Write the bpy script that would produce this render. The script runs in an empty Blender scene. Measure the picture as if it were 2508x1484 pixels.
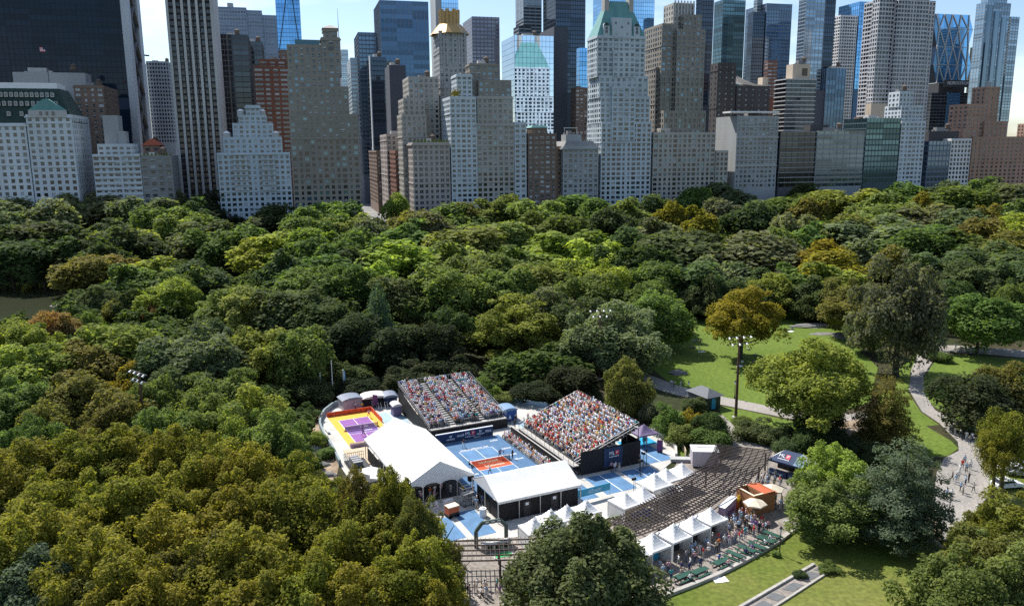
import bpy, math, random
import numpy as np
from mathutils import Vector, Matrix

random.seed(11)
SC = bpy.context.scene
COL = SC.collection

# ------------------------------------------------------------------ camera
# The photograph's frame is measured on a 2508 x 1484 grid; F is the focal length on it.
F, CX, CY, HY, ROLL, CAM_Z = 1950., 1254., 742., 366., .0083, 51.
TH = math.atan((CY - HY) / F)
_c, _s = math.cos(TH), math.sin(TH)
FW = Vector((0, _c, -_s)); R0 = Vector((1, 0, 0)); U0 = Vector((0, _s, _c))
RT = R0 * math.cos(ROLL) - U0 * math.sin(ROLL)
UP = R0 * math.sin(ROLL) + U0 * math.cos(ROLL)
cam = bpy.data.cameras.new('camera'); cam_o = bpy.data.objects.new('camera', cam); COL.objects.link(cam_o)
cam.sensor_fit = 'HORIZONTAL'; cam.sensor_width = 36.; cam.lens = F / 2508. * 36.
cam.clip_start = .5; cam.clip_end = 20000.
cam_o.matrix_world = Matrix(((RT.x, UP.x, -FW.x, 0), (RT.y, UP.y, -FW.y, 0), (RT.z, UP.z, -FW.z, CAM_Z), (0, 0, 0, 1)))
SC.camera = cam_o

# ------------------------------------------------------------------ sky, sun, exposure
SUN_AZ, SUN_EL = math.radians(-41), math.radians(51)      # azimuth from +Y (view direction), negative = towards -X
world = bpy.data.worlds.new('World'); SC.world = world; world.use_nodes = True
nt = world.node_tree; nt.nodes.clear()
sky = nt.nodes.new('ShaderNodeTexSky'); sky.sky_type = 'NISHITA'; sky.sun_disc = False
sky.sun_elevation = SUN_EL; sky.sun_rotation = SUN_AZ
sky.air_density = 1.0; sky.dust_density = .6; sky.ozone_density = 3.0; sky.altitude = 50
bg = nt.nodes.new('ShaderNodeBackground'); bg.inputs['Strength'].default_value = .098
wo = nt.nodes.new('ShaderNodeOutputWorld')
tc = nt.nodes.new('ShaderNodeTexCoord')
mp = nt.nodes.new('ShaderNodeMapping'); mp.inputs['Scale'].default_value = (2.2, 2.2, 7.5)
mp.inputs['Location'].default_value = (.35, .1, .2)
cn = nt.nodes.new('ShaderNodeTexNoise'); cn.inputs['Scale'].default_value = 1.6; cn.inputs['Detail'].default_value = 9
cn.inputs['Roughness'].default_value = .58
cr = nt.nodes.new('ShaderNodeValToRGB')
cr.color_ramp.elements[0].position = .50; cr.color_ramp.elements[0].color = (0, 0, 0, 1)
cr.color_ramp.elements[1].position = .80; cr.color_ramp.elements[1].color = (.75, .75, .75, 1)
mx = nt.nodes.new('ShaderNodeMixRGB'); mx.inputs['Color2'].default_value = (9.0, 9.4, 10.0, 1)
L = nt.links.new
L(tc.outputs['Generated'], mp.inputs['Vector']); L(mp.outputs['Vector'], cn.inputs['Vector'])
L(cn.outputs['Fac'], cr.inputs['Fac']); L(cr.outputs['Color'], mx.inputs['Fac'])
L(sky.outputs['Color'], mx.inputs['Color1']); L(mx.outputs['Color'], bg.inputs['Color']); L(bg.outputs['Background'], wo.inputs['Surface'])
sun = bpy.data.lights.new('sun', 'SUN'); sun.energy = 4.5; sun.angle = math.radians(.53); sun.color = (1, .955, .88)
sun_o = bpy.data.objects.new('sun', sun); COL.objects.link(sun_o); sun_o.location = (-300, 500, 900)
SUN_DIR = Vector((math.sin(SUN_AZ) * math.cos(SUN_EL), math.cos(SUN_AZ) * math.cos(SUN_EL), math.sin(SUN_EL)))
sun_o.rotation_euler = SUN_DIR.to_track_quat('Z', 'Y').to_euler()
SC.view_settings.view_transform = 'Standard'; SC.view_settings.look = 'None'
SC.view_settings.exposure = 0.72; SC.view_settings.gamma = 1.0; SC.view_settings.use_curve_mapping = False
SC.render.engine = 'CYCLES'
cy = SC.cycles
cy.max_bounces = 5; cy.diffuse_bounces = 3; cy.glossy_bounces = 3; cy.transmission_bounces = 3; cy.transparent_max_bounces = 6
cy.volume_bounces = 0; cy.sample_clamp_indirect = 6; cy.use_denoising = False; cy.caustics_reflective = False; cy.caustics_refractive = False

# ------------------------------------------------------------------ frame -> place helpers
def ray(x, y): return FW + RT * ((x - CX) / F) + UP * ((CY - y) / F)
def g(x, y, z=0.):
    d = ray(x, y); t = (z - CAM_Z) / d.z
    return (d.x * t, d.y * t)
YAW = math.atan((730 - CX) / F)                           # the avenues run this way
AV = (math.sin(YAW), math.cos(YAW)); ST = (math.cos(YAW), -math.sin(YAW))
GRID_ROT = -YAW
def onv(x, y, v):                                         # street-grid plane v metres down the avenue -> (u, z)
    d = ray(x, y); t = v / (d.x * AV[0] + d.y * AV[1])
    return t * (d.x * ST[0] + d.y * ST[1]), CAM_Z + t * d.z
def uv(u, v): return (u * ST[0] + v * AV[0], u * ST[1] + v * AV[1])
PH = math.radians(25.5); E1 = (math.cos(PH), math.sin(PH)); E2 = (-math.sin(PH), math.cos(PH)); VO = (-3.64, 124.36)
def W(p, q): return (VO[0] + p * E1[0] + q * E2[0], VO[1] + p * E1[1] + q * E2[1])   # rink frame -> world
def vf(x, y, z=0.):
    X, Y = g(x, y, z); dx, dy = X - VO[0], Y - VO[1]
    return (dx * E1[0] + dy * E1[1], dx * E2[0] + dy * E2[1])

# ------------------------------------------------------------------ materials
def _base(name):
    m = bpy.data.materials.new(name); m.use_nodes = True
    n = m.node_tree; return m, n, n.nodes['Principled BSDF']
def mat(name, col, rough=.75, var=.18, scale=.5, metal=0., spec=.4, detail=4, stretch=None, bump=0.):
    m, n, b = _base(name)
    b.inputs['Roughness'].default_value = rough; b.inputs['Metallic'].default_value = metal
    b.inputs['Specular IOR Level'].default_value = spec
    if var > 0:
        geo = n.nodes.new('ShaderNodeNewGeometry'); ns = n.nodes.new('ShaderNodeTexNoise')
        ns.inputs['Scale'].default_value = scale; ns.inputs['Detail'].default_value = detail
        src = geo.outputs['Position']
        if stretch:
            mpn = n.nodes.new('ShaderNodeMapping'); mpn.inputs['Scale'].default_value = stretch
            n.links.new(src, mpn.inputs['Vector']); src = mpn.outputs['Vector']
        n.links.new(src, ns.inputs['Vector'])
        rp = n.nodes.new('ShaderNodeMapRange'); rp.inputs['From Min'].default_value = .25; rp.inputs['From Max'].default_value = .75
        rp.inputs['To Min'].default_value = 1 - var; rp.inputs['To Max'].default_value = 1 + var
        n.links.new(ns.outputs['Fac'], rp.inputs['Value'])
        mu = n.nodes.new('ShaderNodeVectorMath'); mu.operation = 'SCALE'; mu.inputs[0].default_value = col[:3]
        n.links.new(rp.outputs['Result'], mu.inputs['Scale']); n.links.new(mu.outputs['Vector'], b.inputs['Base Color'])
        if bump:
            bp = n.nodes.new('ShaderNodeBump'); bp.inputs['Strength'].default_value = bump; bp.inputs['Distance'].default_value = .3
            n.links.new(ns.outputs['Fac'], bp.inputs['Height']); n.links.new(bp.outputs['Normal'], b.inputs['Normal'])
    else:
        b.inputs['Base Color'].default_value = (*col[:3], 1)
    return m
def glass(name, col, metal=.0, rough=.06, var=.35, spec=.8, wav=0.):
    """Window glass; each pane differs a little in tint through Object Info random."""
    m, n, b = _base(name)
    b.inputs['Roughness'].default_value = rough; b.inputs['Metallic'].default_value = metal; b.inputs['Specular IOR Level'].default_value = spec
    oi = n.nodes.new('ShaderNodeObjectInfo'); rp = n.nodes.new('ShaderNodeMapRange')
    rp.inputs['To Min'].default_value = 1 - var; rp.inputs['To Max'].default_value = 1 + var
    n.links.new(oi.outputs['Random'], rp.inputs['Value'])
    mu = n.nodes.new('ShaderNodeVectorMath'); mu.operation = 'SCALE'; mu.inputs[0].default_value = col[:3]
    n.links.new(rp.outputs['Result'], mu.inputs['Scale']); n.links.new(mu.outputs['Vector'], b.inputs['Base Color'])
    if wav:
        geo = n.nodes.new('ShaderNodeNewGeometry'); ns = n.nodes.new('ShaderNodeTexNoise'); ns.inputs['Scale'].default_value = .12
        n.links.new(geo.outputs['Position'], ns.inputs['Vector'])
        bp = n.nodes.new('ShaderNodeBump'); bp.inputs['Strength'].default_value = wav; bp.inputs['Distance'].default_value = .4
        n.links.new(ns.outputs['Fac'], bp.inputs['Height']); n.links.new(bp.outputs['Normal'], b.inputs['Normal'])
    return m
def objcol(name, rough=.8, var=.1, scale=3.):
    m, n, b = _base(name); b.inputs['Roughness'].default_value = rough; b.inputs['Specular IOR Level'].default_value = .25
    oi = n.nodes.new('ShaderNodeObjectInfo'); n.links.new(oi.outputs['Color'], b.inputs['Base Color'])
    return m
def attrcol(name, rough=.8):
    m, n, b = _base(name); b.inputs['Roughness'].default_value = rough; b.inputs['Specular IOR Level'].default_value = .25
    a = n.nodes.new('ShaderNodeAttribute'); a.attribute_name = 'Col'; n.links.new(a.outputs['Color'], b.inputs['Base Color'])
    return m
def pick(name, cols, use_alpha=False, rough=.7):
    """One of several flat colours per object (by its random number, or by the alpha of its object colour)."""
    m, n, b = _base(name); b.inputs['Roughness'].default_value = rough; b.inputs['Specular IOR Level'].default_value = .25
    oi = n.nodes.new('ShaderNodeObjectInfo'); r = n.nodes.new('ShaderNodeValToRGB'); r.color_ramp.interpolation = 'CONSTANT'
    e = r.color_ramp.elements; e[0].position = 0; e[0].color = (*cols[0], 1); e[1].position = 1 / len(cols); e[1].color = (*cols[1], 1)
    for i in range(2, len(cols)):
        k = e.new(i / len(cols)); k.color = (*cols[i], 1)
    n.links.new(oi.outputs['Alpha' if use_alpha else 'Random'], r.inputs['Fac']); n.links.new(r.outputs['Color'], b.inputs['Base Color'])
    return m

# ------------------------------------------------------------------ mesh builder
class MB:
    def __init__(s): s.v = []; s.f = []; s.m = []
    def quad(s, a, b, c, d, mi=0):
        i = len(s.v); s.v += [a, b, c, d]; s.f.append((i, i + 1, i + 2, i + 3)); s.m.append(mi)
    def poly(s, pts, mi=0):
        i = len(s.v); s.v += list(pts); s.f.append(tuple(range(i, i + len(pts)))); s.m.append(mi)
    def box(s, x0, y0, z0, x1, y1, z1, mi=0, bottom=True):
        i = len(s.v)
        s.v += [(x0, y0, z0), (x1, y0, z0), (x1, y1, z0), (x0, y1, z0), (x0, y0, z1), (x1, y0, z1), (x1, y1, z1), (x0, y1, z1)]
        fs = [(4, 5, 6, 7), (0, 1, 5, 4), (1, 2, 6, 5), (2, 3, 7, 6), (3, 0, 4, 7)] + ([(3, 2, 1, 0)] if bottom else [])
        s.f += [tuple(i + k for k in q) for q in fs]; s.m += [mi] * len(fs); return s
    def bar(s, a, b, w=.1, h=None, mi=0):
        """A square bar from point a to point b."""
        a = Vector(a); b = Vector(b); d = (b - a).normalized(); h = h or w
        side = d.cross(Vector((0, 0, 1)));
        if side.length < 1e-4: side = Vector((1, 0, 0))
        side.normalize(); up = side.cross(d).normalized(); side *= w / 2; up *= h / 2
        i = len(s.v)
        for p in (a, b):
            s.v += [tuple(p - side - up), tuple(p + side - up), tuple(p + side + up), tuple(p - side + up)]
        s.f += [tuple(i + k for k in q) for q in ((0, 1, 5, 4), (1, 2, 6, 5), (2, 3, 7, 6), (3, 0, 4, 7), (3, 2, 1, 0), (4, 5, 6, 7))]
        s.m += [mi] * 6; return s
    def tube(s, a, b, r0, r1=None, n=8, mi=0, cap=True):
        a = Vector(a); b = Vector(b); d = (b - a).normalized(); r1 = r0 if r1 is None else r1
        t = d.orthogonal().normalized(); u = d.cross(t); i = len(s.v)
        for p, r in ((a, r0), (b, r1)):
            for k in range(n):
                an = 2 * math.pi * k / n; s.v.append(tuple(p + t * (r * math.cos(an)) + u * (r * math.sin(an))))
        for k in range(n):
            s.f.append((i + k, i + (k + 1) % n, i + n + (k + 1) % n, i + n + k)); s.m.append(mi)
        if cap:
            s.f.append(tuple(i + n + k for k in range(n))); s.m.append(mi)
        return s
    def prism(s, pts, z0, z1, mi=0, top_scale=None, mi_top=None):
        n = len(pts); i = len(s.v); cx = sum(p[0] for p in pts) / n; cyy = sum(p[1] for p in pts) / n; k = top_scale if top_scale is not None else 1
        s.v += [(p[0], p[1], z0) for p in pts] + [(cx + (p[0] - cx) * k, cyy + (p[1] - cyy) * k, z1) for p in pts]
        for j in range(n):
            s.f.append((i + j, i + (j + 1) % n, i + n + (j + 1) % n, i + n + j)); s.m.append(mi)
        s.f.append(tuple(i + n + j for j in range(n))); s.m.append(mi if mi_top is None else mi_top)
        return s
    def mesh(s, name, mats):
        me = bpy.data.meshes.new(name); me.from_pydata(s.v, [], s.f)
        for m in (mats if isinstance(mats, (list, tuple)) else [mats]): me.materials.append(m)
        if any(s.m): me.polygons.foreach_set('material_index', s.m)
        me.update(); return me
    def build(s, name, mats, parent=None, loc=None, rz=0., smooth=False):
        me = s.mesh(name, mats)
        if smooth: me.polygons.foreach_set('use_smooth', [True] * len(me.polygons))
        return put(name, me, parent, loc, rz)
def put(name, me, parent=None, loc=None, rz=0., scale=None):
    o = bpy.data.objects.new(name, me); COL.objects.link(o)
    if parent: o.parent = parent
    if loc: o.location = loc
    if rz: o.rotation_euler = (0, 0, rz)
    if scale: o.scale = scale
    return o
def tag(o, label, cat, group=None):
    o['label'] = label; o['category'] = cat
    if group: o['group'] = group
    return o
def thing(name, label, cat, loc=(0, 0, 0), rz=0., group=None):
    o = bpy.data.objects.new(name, None); COL.objects.link(o); o.empty_display_size = .5
    o.location = loc if len(loc) == 3 else (*loc, 0); o.rotation_euler = (0, 0, rz)
    return tag(o, label, cat, group)
def vthing(name, label, cat, p, q, z=0., rz=0., group=None): return thing(name, label, cat, (*W(p, q), z), PH + rz, group)
def gthing(name, label, cat, x, y, rz=0., group=None): return thing(name, label, cat, (*g(x, y), 0), rz, group)
def copy_tree(o, parent=None):
    c = o.copy(); COL.objects.link(c); c.parent = parent
    for ch in o.children: copy_tree(ch, c)
    return c
def struct(o): o['kind'] = 'structure'; return o
def sheet(name, pts, z, m, world_pts=False):
    """A flat piece of ground from its outline."""
    P = pts if world_pts else [g(*p) for p in pts]
    import mathutils
    tri = mathutils.geometry.tessellate_polygon([[Vector((a, b, 0)) for a, b in P]])
    me = bpy.data.meshes.new(name); fs = []
    for t in tri:
        a, b, c = (P[k] for k in t)
        fs.append(t if (b[0] - a[0]) * (c[1] - a[1]) - (b[1] - a[1]) * (c[0] - a[0]) > 0 else t[::-1])
    me.from_pydata([(a, b, z) for a, b in P], [], fs); me.materials.append(m); me.update()
    return struct(put(name, me))
_fonts = {}
def lettering(text, size, m, parent, loc, rot, name='lettering', ext=.02, align='CENTER'):
    cu = bpy.data.curves.new('t', 'FONT'); cu.body = text; cu.size = size; cu.extrude = ext; cu.align_x = align; cu.align_y = 'CENTER'
    o = bpy.data.objects.new('t', cu); COL.objects.link(o); dg = bpy.context.evaluated_depsgraph_get()
    me = bpy.data.meshes.new_from_object(o.evaluated_get(dg)); bpy.data.objects.remove(o); me.materials.clear(); me.materials.append(m)
    t = put(name, me, parent, loc); t.rotation_euler = rot; return t
def smudge(parent, m, x0, x1, y, z, h, n, flat=False, name='printed_mark', seed=0):
    """Print that cannot be read in the photograph: a row of small letter-like strokes."""
    r = random.Random(seed); mb = MB(); w = (x1 - x0) / n
    for i in range(n):
        a = x0 + i * w; k = r.random(); hh = h * (.7 + .3 * r.random())
        def st(xa, za, xb, zb):
            if flat: mb.box(a + xa * w, y + za * hh, z, a + xb * w, y + zb * hh, z + .012)
            else: mb.box(a + xa * w, y - .012, z + za * hh, a + xb * w, y, z + zb * hh)
        st(.05, 0, .3, 1)
        if k < .6: st(.55, 0, .8, 1)
        if k > .3: st(.3, .7, .8, 1)
        if k > .5: st(.3, 0, .8, .28)
    return mb.build(name, m, parent)

# ------------------------------------------------------------------ shared materials
M = {}
def MM(k, *a, **kw): M[k] = mat(k, *a, **kw)
MM('white_fabric', (.78, .78, .77), .65, .05, .9, detail=8); MM('white_paint', (.8, .8, .8), .5, .04)
MM('dark_bench', (.16, .155, .15), .6, .15, 3.); MM('tent_pole', (.55, .55, .53), .4, .05, metal=.6); MM('black_fabric', (.012, .012, .014), .8, .3, .8)
MM('dark_metal', (.03, .03, .033), .5, .2, 2.); MM('steel', (.38, .39, .40), .4, .1, 2., metal=.7)
MM('aluminium', (.5, .5, .49), .45, .12, 2., metal=.3); MM('bench_grey', (.42, .40, .37), .6, .15, 3.)
MM('pergola_wood', (.065, .05, .043), .8, .3, 4.); MM('green_paint', (.02, .075, .05), .5, .15, 3.)
MM('navy_fabric', (.018, .04, .10), .7, .1); MM('blue_fabric', (.03, .10, .34), .7, .1); MM('teal_print', (.03, .30, .48), .5, .06)
MM('purple_fabric', (.16, .12, .22), .7, .1); MM('plum_print', (.14, .04, .13), .6, .15, 4.); MM('mauve_print', (.30, .22, .30), .6, .3, 2.)
MM('orange_paint', (.55, .12, .04), .6, .1, 1.5); MM('terracotta', (.50, .11, .045), .7, .1, 2.); MM('terracotta_wall', (.36, .17, .08), .8, .12, 2.)
MM('cream_fabric', (.62, .55, .43), .8, .08, 2.); MM('red_paint', (.45, .03, .03), .5, .1); MM('green_mat', (.04, .33, .09), .8, .2, 4.)
MM('court_blue', (.060, .14, .26), .8, .16, .8); MM('rink_blue', (.085, .19, .34), .8, .20, .6); MM('rink_pale', (.30, .42, .50), .8, .12, .5)
MM('court_orange', (.62, .075, .02), .75, .10, 1.2); MM('court_gold', (.72, .38, .04), .8, .06, .6); MM('court_purple', (.23, .085, .30), .8, .1, .6)
MM('court_line', (.78, .78, .78), .7, .05, 3.); MM('court_violet', (.16, .08, .28), .8, .1, .6)
MM('rink_concrete', (.47, .455, .42), .85, .20, .35, detail=8); MM('timber', (.50, .40, .28), .8, .12, 2.)
MM('red_print', (.6, .03, .05), .5, .05); MM('white_print', (.75, .77, .8), .5, .03); MM('pale_print', (.35, .55, .72), .5, .05)
MM('cream_print', (.80, .66, .48), .5, .03); MM('grey_box', (.42, .39, .43), .6, .08, 1.); MM('grey_plastic', (.28, .29, .30), .5, .12, 2.)
MM('roof_slate', (.10, .11, .125), .7, .15, 2.); MM('kiosk_green', (.02, .04, .035), .6, .15, 2.); MM('kiosk_shutter', (.16, .17, .18), .5, .1, 2.)
MM('bright_blue', (.02, .33, .58), .5, .05); MM('rust', (.10, .05, .035), .7, .2, 2.); MM('lamp_white', (.75, .75, .73), .4, .03)
MM('bark', (.055, .045, .036), .9, .35, 3., bump=.3); MM('rock', (.17, .165, .16), .9, .35, .9, detail=8, bump=.5)
MM('tyre', (.012, .012, .012), .8, .1); MM('car_white', (.72, .73, .74), .25, .02, spec=.6); MM('car_dark', (.03, .032, .04), .25, .05, spec=.6)
MM('car_yellow', (.70, .42, .02), .3, .03, spec=.6); MM('car_grey', (.25, .26, .28), .25, .04, spec=.6)
_n = M['white_fabric'].node_tree; _t = _n.nodes.new('ShaderNodeBsdfTranslucent'); _t.inputs['Color'].default_value = (.85, .85, .82, 1); _x = _n.nodes.new('ShaderNodeMixShader'); _x.inputs['Fac'].default_value = .10
_n.links.new(_n.nodes['Principled BSDF'].outputs['BSDF'], _x.inputs[1]); _n.links.new(_t.outputs['BSDF'], _x.inputs[2]); _n.links.new(_x.outputs['Shader'], _n.nodes['Material Output'].inputs['Surface'])
M['car_glass'] = glass('car_glass', (.015, .02, .025), rough=.05)

# ================================================================== the setting
def two_tone(name, c1, c2, s1, s2, lo=.42, hi=.6, rough=.95, bump=.0):
    m, n, b = _base(name); b.inputs['Roughness'].default_value = rough; b.inputs['Specular IOR Level'].default_value = .15
    geo = n.nodes.new('ShaderNodeNewGeometry')
    a = n.nodes.new('ShaderNodeTexNoise'); a.inputs['Scale'].default_value = s1; a.inputs['Detail'].default_value = 6
    d = n.nodes.new('ShaderNodeTexNoise'); d.inputs['Scale'].default_value = s2; d.inputs['Detail'].default_value = 5
    for q in (a, d): n.links.new(geo.outputs['Position'], q.inputs['Vector'])
    r = n.nodes.new('ShaderNodeMapRange'); r.inputs['From Min'].default_value = lo; r.inputs['From Max'].default_value = hi
    n.links.new(a.outputs['Fac'], r.inputs['Value'])
    mxn = n.nodes.new('ShaderNodeMixRGB'); mxn.inputs['Color1'].default_value = (*c1, 1); mxn.inputs['Color2'].default_value = (*c2, 1)
    n.links.new(r.outputs['Result'], mxn.inputs['Fac'])
    r2 = n.nodes.new('ShaderNodeMapRange'); r2.inputs['From Min'].default_value = .3; r2.inputs['From Max'].default_value = .7
    r2.inputs['To Min'].default_value = .72; r2.inputs['To Max'].default_value = 1.28
    n.links.new(d.outputs['Fac'], r2.inputs['Value'])
    mu = n.nodes.new('ShaderNodeVectorMath'); mu.operation = 'SCALE'
    n.links.new(mxn.outputs['Color'], mu.inputs[0]); n.links.new(r2.outputs['Result'], mu.inputs['Scale'])
    n.links.new(mu.outputs['Vector'], b.inputs['Base Color'])
    if bump:
        bp = n.nodes.new('ShaderNodeBump'); bp.inputs['Strength'].default_value = bump; bp.inputs['Distance'].default_value = .15
        n.links.new(d.outputs['Fac'], bp.inputs['Height']); n.links.new(bp.outputs['Normal'], b.inputs['Normal'])
    return m
M['park_floor'] = two_tone('park_floor', (.030, .036, .014), (.055, .045, .026), .05, .8, bump=.3)
M['lawn'] = two_tone('lawn', (.088, .138, .020), (.122, .168, .030), .045, 1.3, .35, .65, bump=.4)
M['lawn_dry'] = two_tone('lawn_dry', (.095, .130, .020), (.150, .158, .040), .09, 1.6, .35, .65, bump=.4)
M['path'] = two_tone('path', (.25, .235, .215), (.31, .285, .26), .12, 2.5)
M['plaza'] = two_tone('plaza', (.23, .205, .18), (.30, .265, .235), .16, 2.0)
M['earth'] = two_tone('earth', (.22, .165, .115), (.34, .265, .19), .25, 2.)
M['road'] = two_tone('road', (.20, .20, .20), (.27, .265, .26), .05, .6)
M['city_floor'] = two_tone('city_floor', (.12, .12, .12), (.17, .165, .16), .03, .5)
wm, wn, wb = _base('pond_water'); wb.inputs['Base Color'].default_value = (.040, .046, .026, 1); wb.inputs['Roughness'].default_value = .12
_n = wn.nodes.new('ShaderNodeTexNoise'); _n.inputs['Scale'].default_value = .9; _n.inputs['Detail'].default_value = 4
_b = wn.nodes.new('ShaderNodeBump'); _b.inputs['Strength'].default_value = .12; _b.inputs['Distance'].default_value = .2
_g = wn.nodes.new('ShaderNodeNewGeometry'); wn.links.new(_g.outputs['Position'], _n.inputs['Vector'])
wn.links.new(_n.outputs['Fac'], _b.inputs['Height']); wn.links.new(_b.outputs['Normal'], wb.inputs['Normal']); M['water'] = wm

sheet('ground', [(-3500, -200), (3500, -200), (5000, 9000), (-5000, 9000)], 0., M['park_floor'], True)
sheet('city_ground', [uv(-900, 500), uv(1300, 500), uv(3500, 6000), uv(-3000, 6000)], .02, M['city_floor'], True)
sheet('cross_street', [uv(-900, 497), uv(1300, 497), uv(1300, 516), uv(-900, 516)], .04, M['road'], True)
sheet('avenue_road', [uv(42, 516), uv(76, 516), uv(78, 3000), uv(40, 3000)], .04, M['road'], True)
mk = MB()
for k in range(60):                                        # dashed lane lines on the avenue
    for uu in (50.5, 59, 67.5): mk.box(uu - .1, 520 + k * 12, .05, uu + .1, 524 + k * 12, .062)
o = struct(mk.build('lane_marking', M['white_paint'], None, (0, 0, 0), GRID_ROT))
sheet('avenue_pavement', [uv(36, 517), uv(42, 517), uv(40, 2000), uv(36, 2000)], .16, M['path'], True)
sheet('pond', [(-420, 690), (0, 694), (60, 692), (175, 700), (182, 725), (176, 760), (150, 772), (60, 815), (-420, 830)], .03, M['water'])
# lawns
sheet('lawn', [(1600, 905), (1618, 860), (1640, 800), (1652, 774), (1720, 764), (1850, 762), (1975, 768), (2070, 792), (2090, 840), (2150, 900), (2130, 985), (2020, 1020),
               (1880, 1002), (1800, 982), (1700, 962), (1640, 938)], .03, M['lawn'])
sheet('lawn', [(1755, 992), (1830, 1006), (1960, 1036), (2060, 1070), (2040, 1112), (1900, 1104), (1832, 1096), (1800, 1050), (1768, 1016)], .03, M['lawn'])
sheet('lawn', [(1585, 1484), (1640, 1459), (1765, 1408), (1868, 1352), (1936, 1306), (2010, 1275), (2180, 1262), (2290, 1300), (2330, 1380), (2390, 1500), (2500, 1700), (1500, 1700)], .03, M['lawn_dry'])
sheet('lawn', [(2190, 1055), (2262, 1040), (2330, 1080), (2347, 1098), (2322, 1116), (2262, 1122), (2190, 1110)], .03, M['lawn'])
sheet('lawn', [(2262, 975), (2262, 925), (2290, 885), (2330, 880), (2400, 960), (2380, 1010), (2330, 1020)], .03, M['lawn'])
sheet('lawn', [(2200, 905), (2250, 862), (2262, 866), (2230, 905), (2226, 960), (2190, 960)], .03, M['lawn'])
sheet('lawn', [(2424, 1150), (2434, 1100), (2520, 1090), (2700, 1300), (2560, 1360), (2418, 1290)], .03, M['lawn_dry'])
sheet('lawn', [(1640, 1090), (1668, 1078), (1700, 1110), (1700, 1125), (1672, 1128)], .03, M['lawn'])
sheet('lawn', [(2150, 955), (2222, 958), (2256, 1010), (2300, 1040), (2262, 1044), (2150, 1060)], .028, M['lawn'])
sheet('lawn', [(2268, 978), (2266, 925), (2292, 888), (2334, 868), (2620, 886), (2620, 1064), (2440, 1042), (2352, 1030), (2294, 1000)], .026, M['lawn'])
# paths
sheet('footpath', [(1540, 905), (1600, 922), (1660, 945), (1752, 968), (1880, 994), (2010, 1016), (2140, 1010), (2146, 1030), (2012, 1042), (1868, 1012), (1752, 988), (1655, 967), (1592, 948), (1520, 925)], .045, M['path'])
sheet('footpath', [(1758, 1016), (1772, 1018), (1800, 1045), (1826, 1082), (1890, 1092), (1935, 1096), (1930, 1112), (1800, 1100), (1792, 1078), (1772, 1040)], .045, M['path'])
sheet('footpath', [(2248, 868), (2232, 905), (2226, 955), (2258, 1008), (2300, 1036), (2346, 1082), (2348, 1104), (2312, 1122), (2294, 1158), (2284, 1240), (2292, 1300), (2316, 1345), (2344, 1352),
                   (2376, 1292), (2418, 1214), (2426, 1152), (2430, 1112), (2448, 1074), (2560, 1090), (2560, 1068), (2440, 1046), (2352, 1034), (2290, 1004), (2262, 960), (2262, 920),
                   (2286, 882), (2330, 862), (2560, 880), (2560, 862), (2340, 846), (2290, 846)], .045, M['path'])
sheet('footpath', [(1900, 690), (1950, 722), (1985, 760), (2060, 778), (2060, 768), (2000, 745), (1970, 710), (1915, 680)], .045, M['path'])
sheet('bare_earth', [(2262, 1262), (2300, 1278), (2318, 1345), (2300, 1340), (2270, 1305)], .05, M['earth'])
sheet('bare_earth', [(2080, 1255), (2180, 1262), (2140, 1300), (2090, 1290)], .035, M['earth'])
sheet('bare_earth', [(2010, 1040), (2150, 1020), (2140, 1070), (2050, 1068)], .05, M['earth'])
sheet('bare_earth', [(740, 1060), (770, 1020), (790, 1018), (786, 1050), (796, 1075), (830, 1140), (820, 1190), (770, 1160), (750, 1110)], .05, M['earth'])
sheet('bare_earth', [(330, 1500), (380, 1360), (560, 1360), (620, 1500)], .05, M['earth'])
sheet('bare_earth', [(320, 1215), (420, 1170), (520, 1230), (420, 1270)], .05, M['path'])
sheet('bare_earth', [(880, 1330), (960, 1290), (1000, 1330), (930, 1390)], .05, M['plaza'])
# plaza and rink
sheet('plaza_paving', [(1090, 1380), (1110, 1326), (1260, 1318), (1480, 1300), (1600, 1230), (1660, 1130), (1700, 1105), (1765, 1088), (1905, 1100), (2010, 1160), (2000, 1240), (1936, 1308), (1868, 1352), (1764, 1408),
                       (1640, 1456), (1580, 1500), (1620, 1750), (1090, 1750)], .06, M['plaza'])
DECK = [(836, 988), (880, 974), (975, 962), (1100, 950), (1244, 986), (1330, 996), (1450, 1018), (1570, 1048), (1612, 1070), (1628, 1081), (1644, 1092), (1653, 1107), (1655, 1125), (1607, 1163), (1560, 1200),
        (1500, 1262), (1440, 1300), (1250, 1318), (1112, 1324), (1040, 1300), (960, 1262), (900, 1222), (858, 1180), (833, 1141), (814, 1102), (795, 1073), (785, 1049), (785, 1030), (796, 1014), (814, 1000)]
sheet('rink_deck', DECK, .10, M['rink_concrete'])
def vsheet(name, p0, q0, p1, q1, z, m): return sheet(name, [W(p0, q0), W(p1, q0), W(p1, q1), W(p0, q1)], z, m, True)
vsheet('court_apron', -7.5, -12.5, 6.6, 11.6, .115, M['court_blue'])
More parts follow.
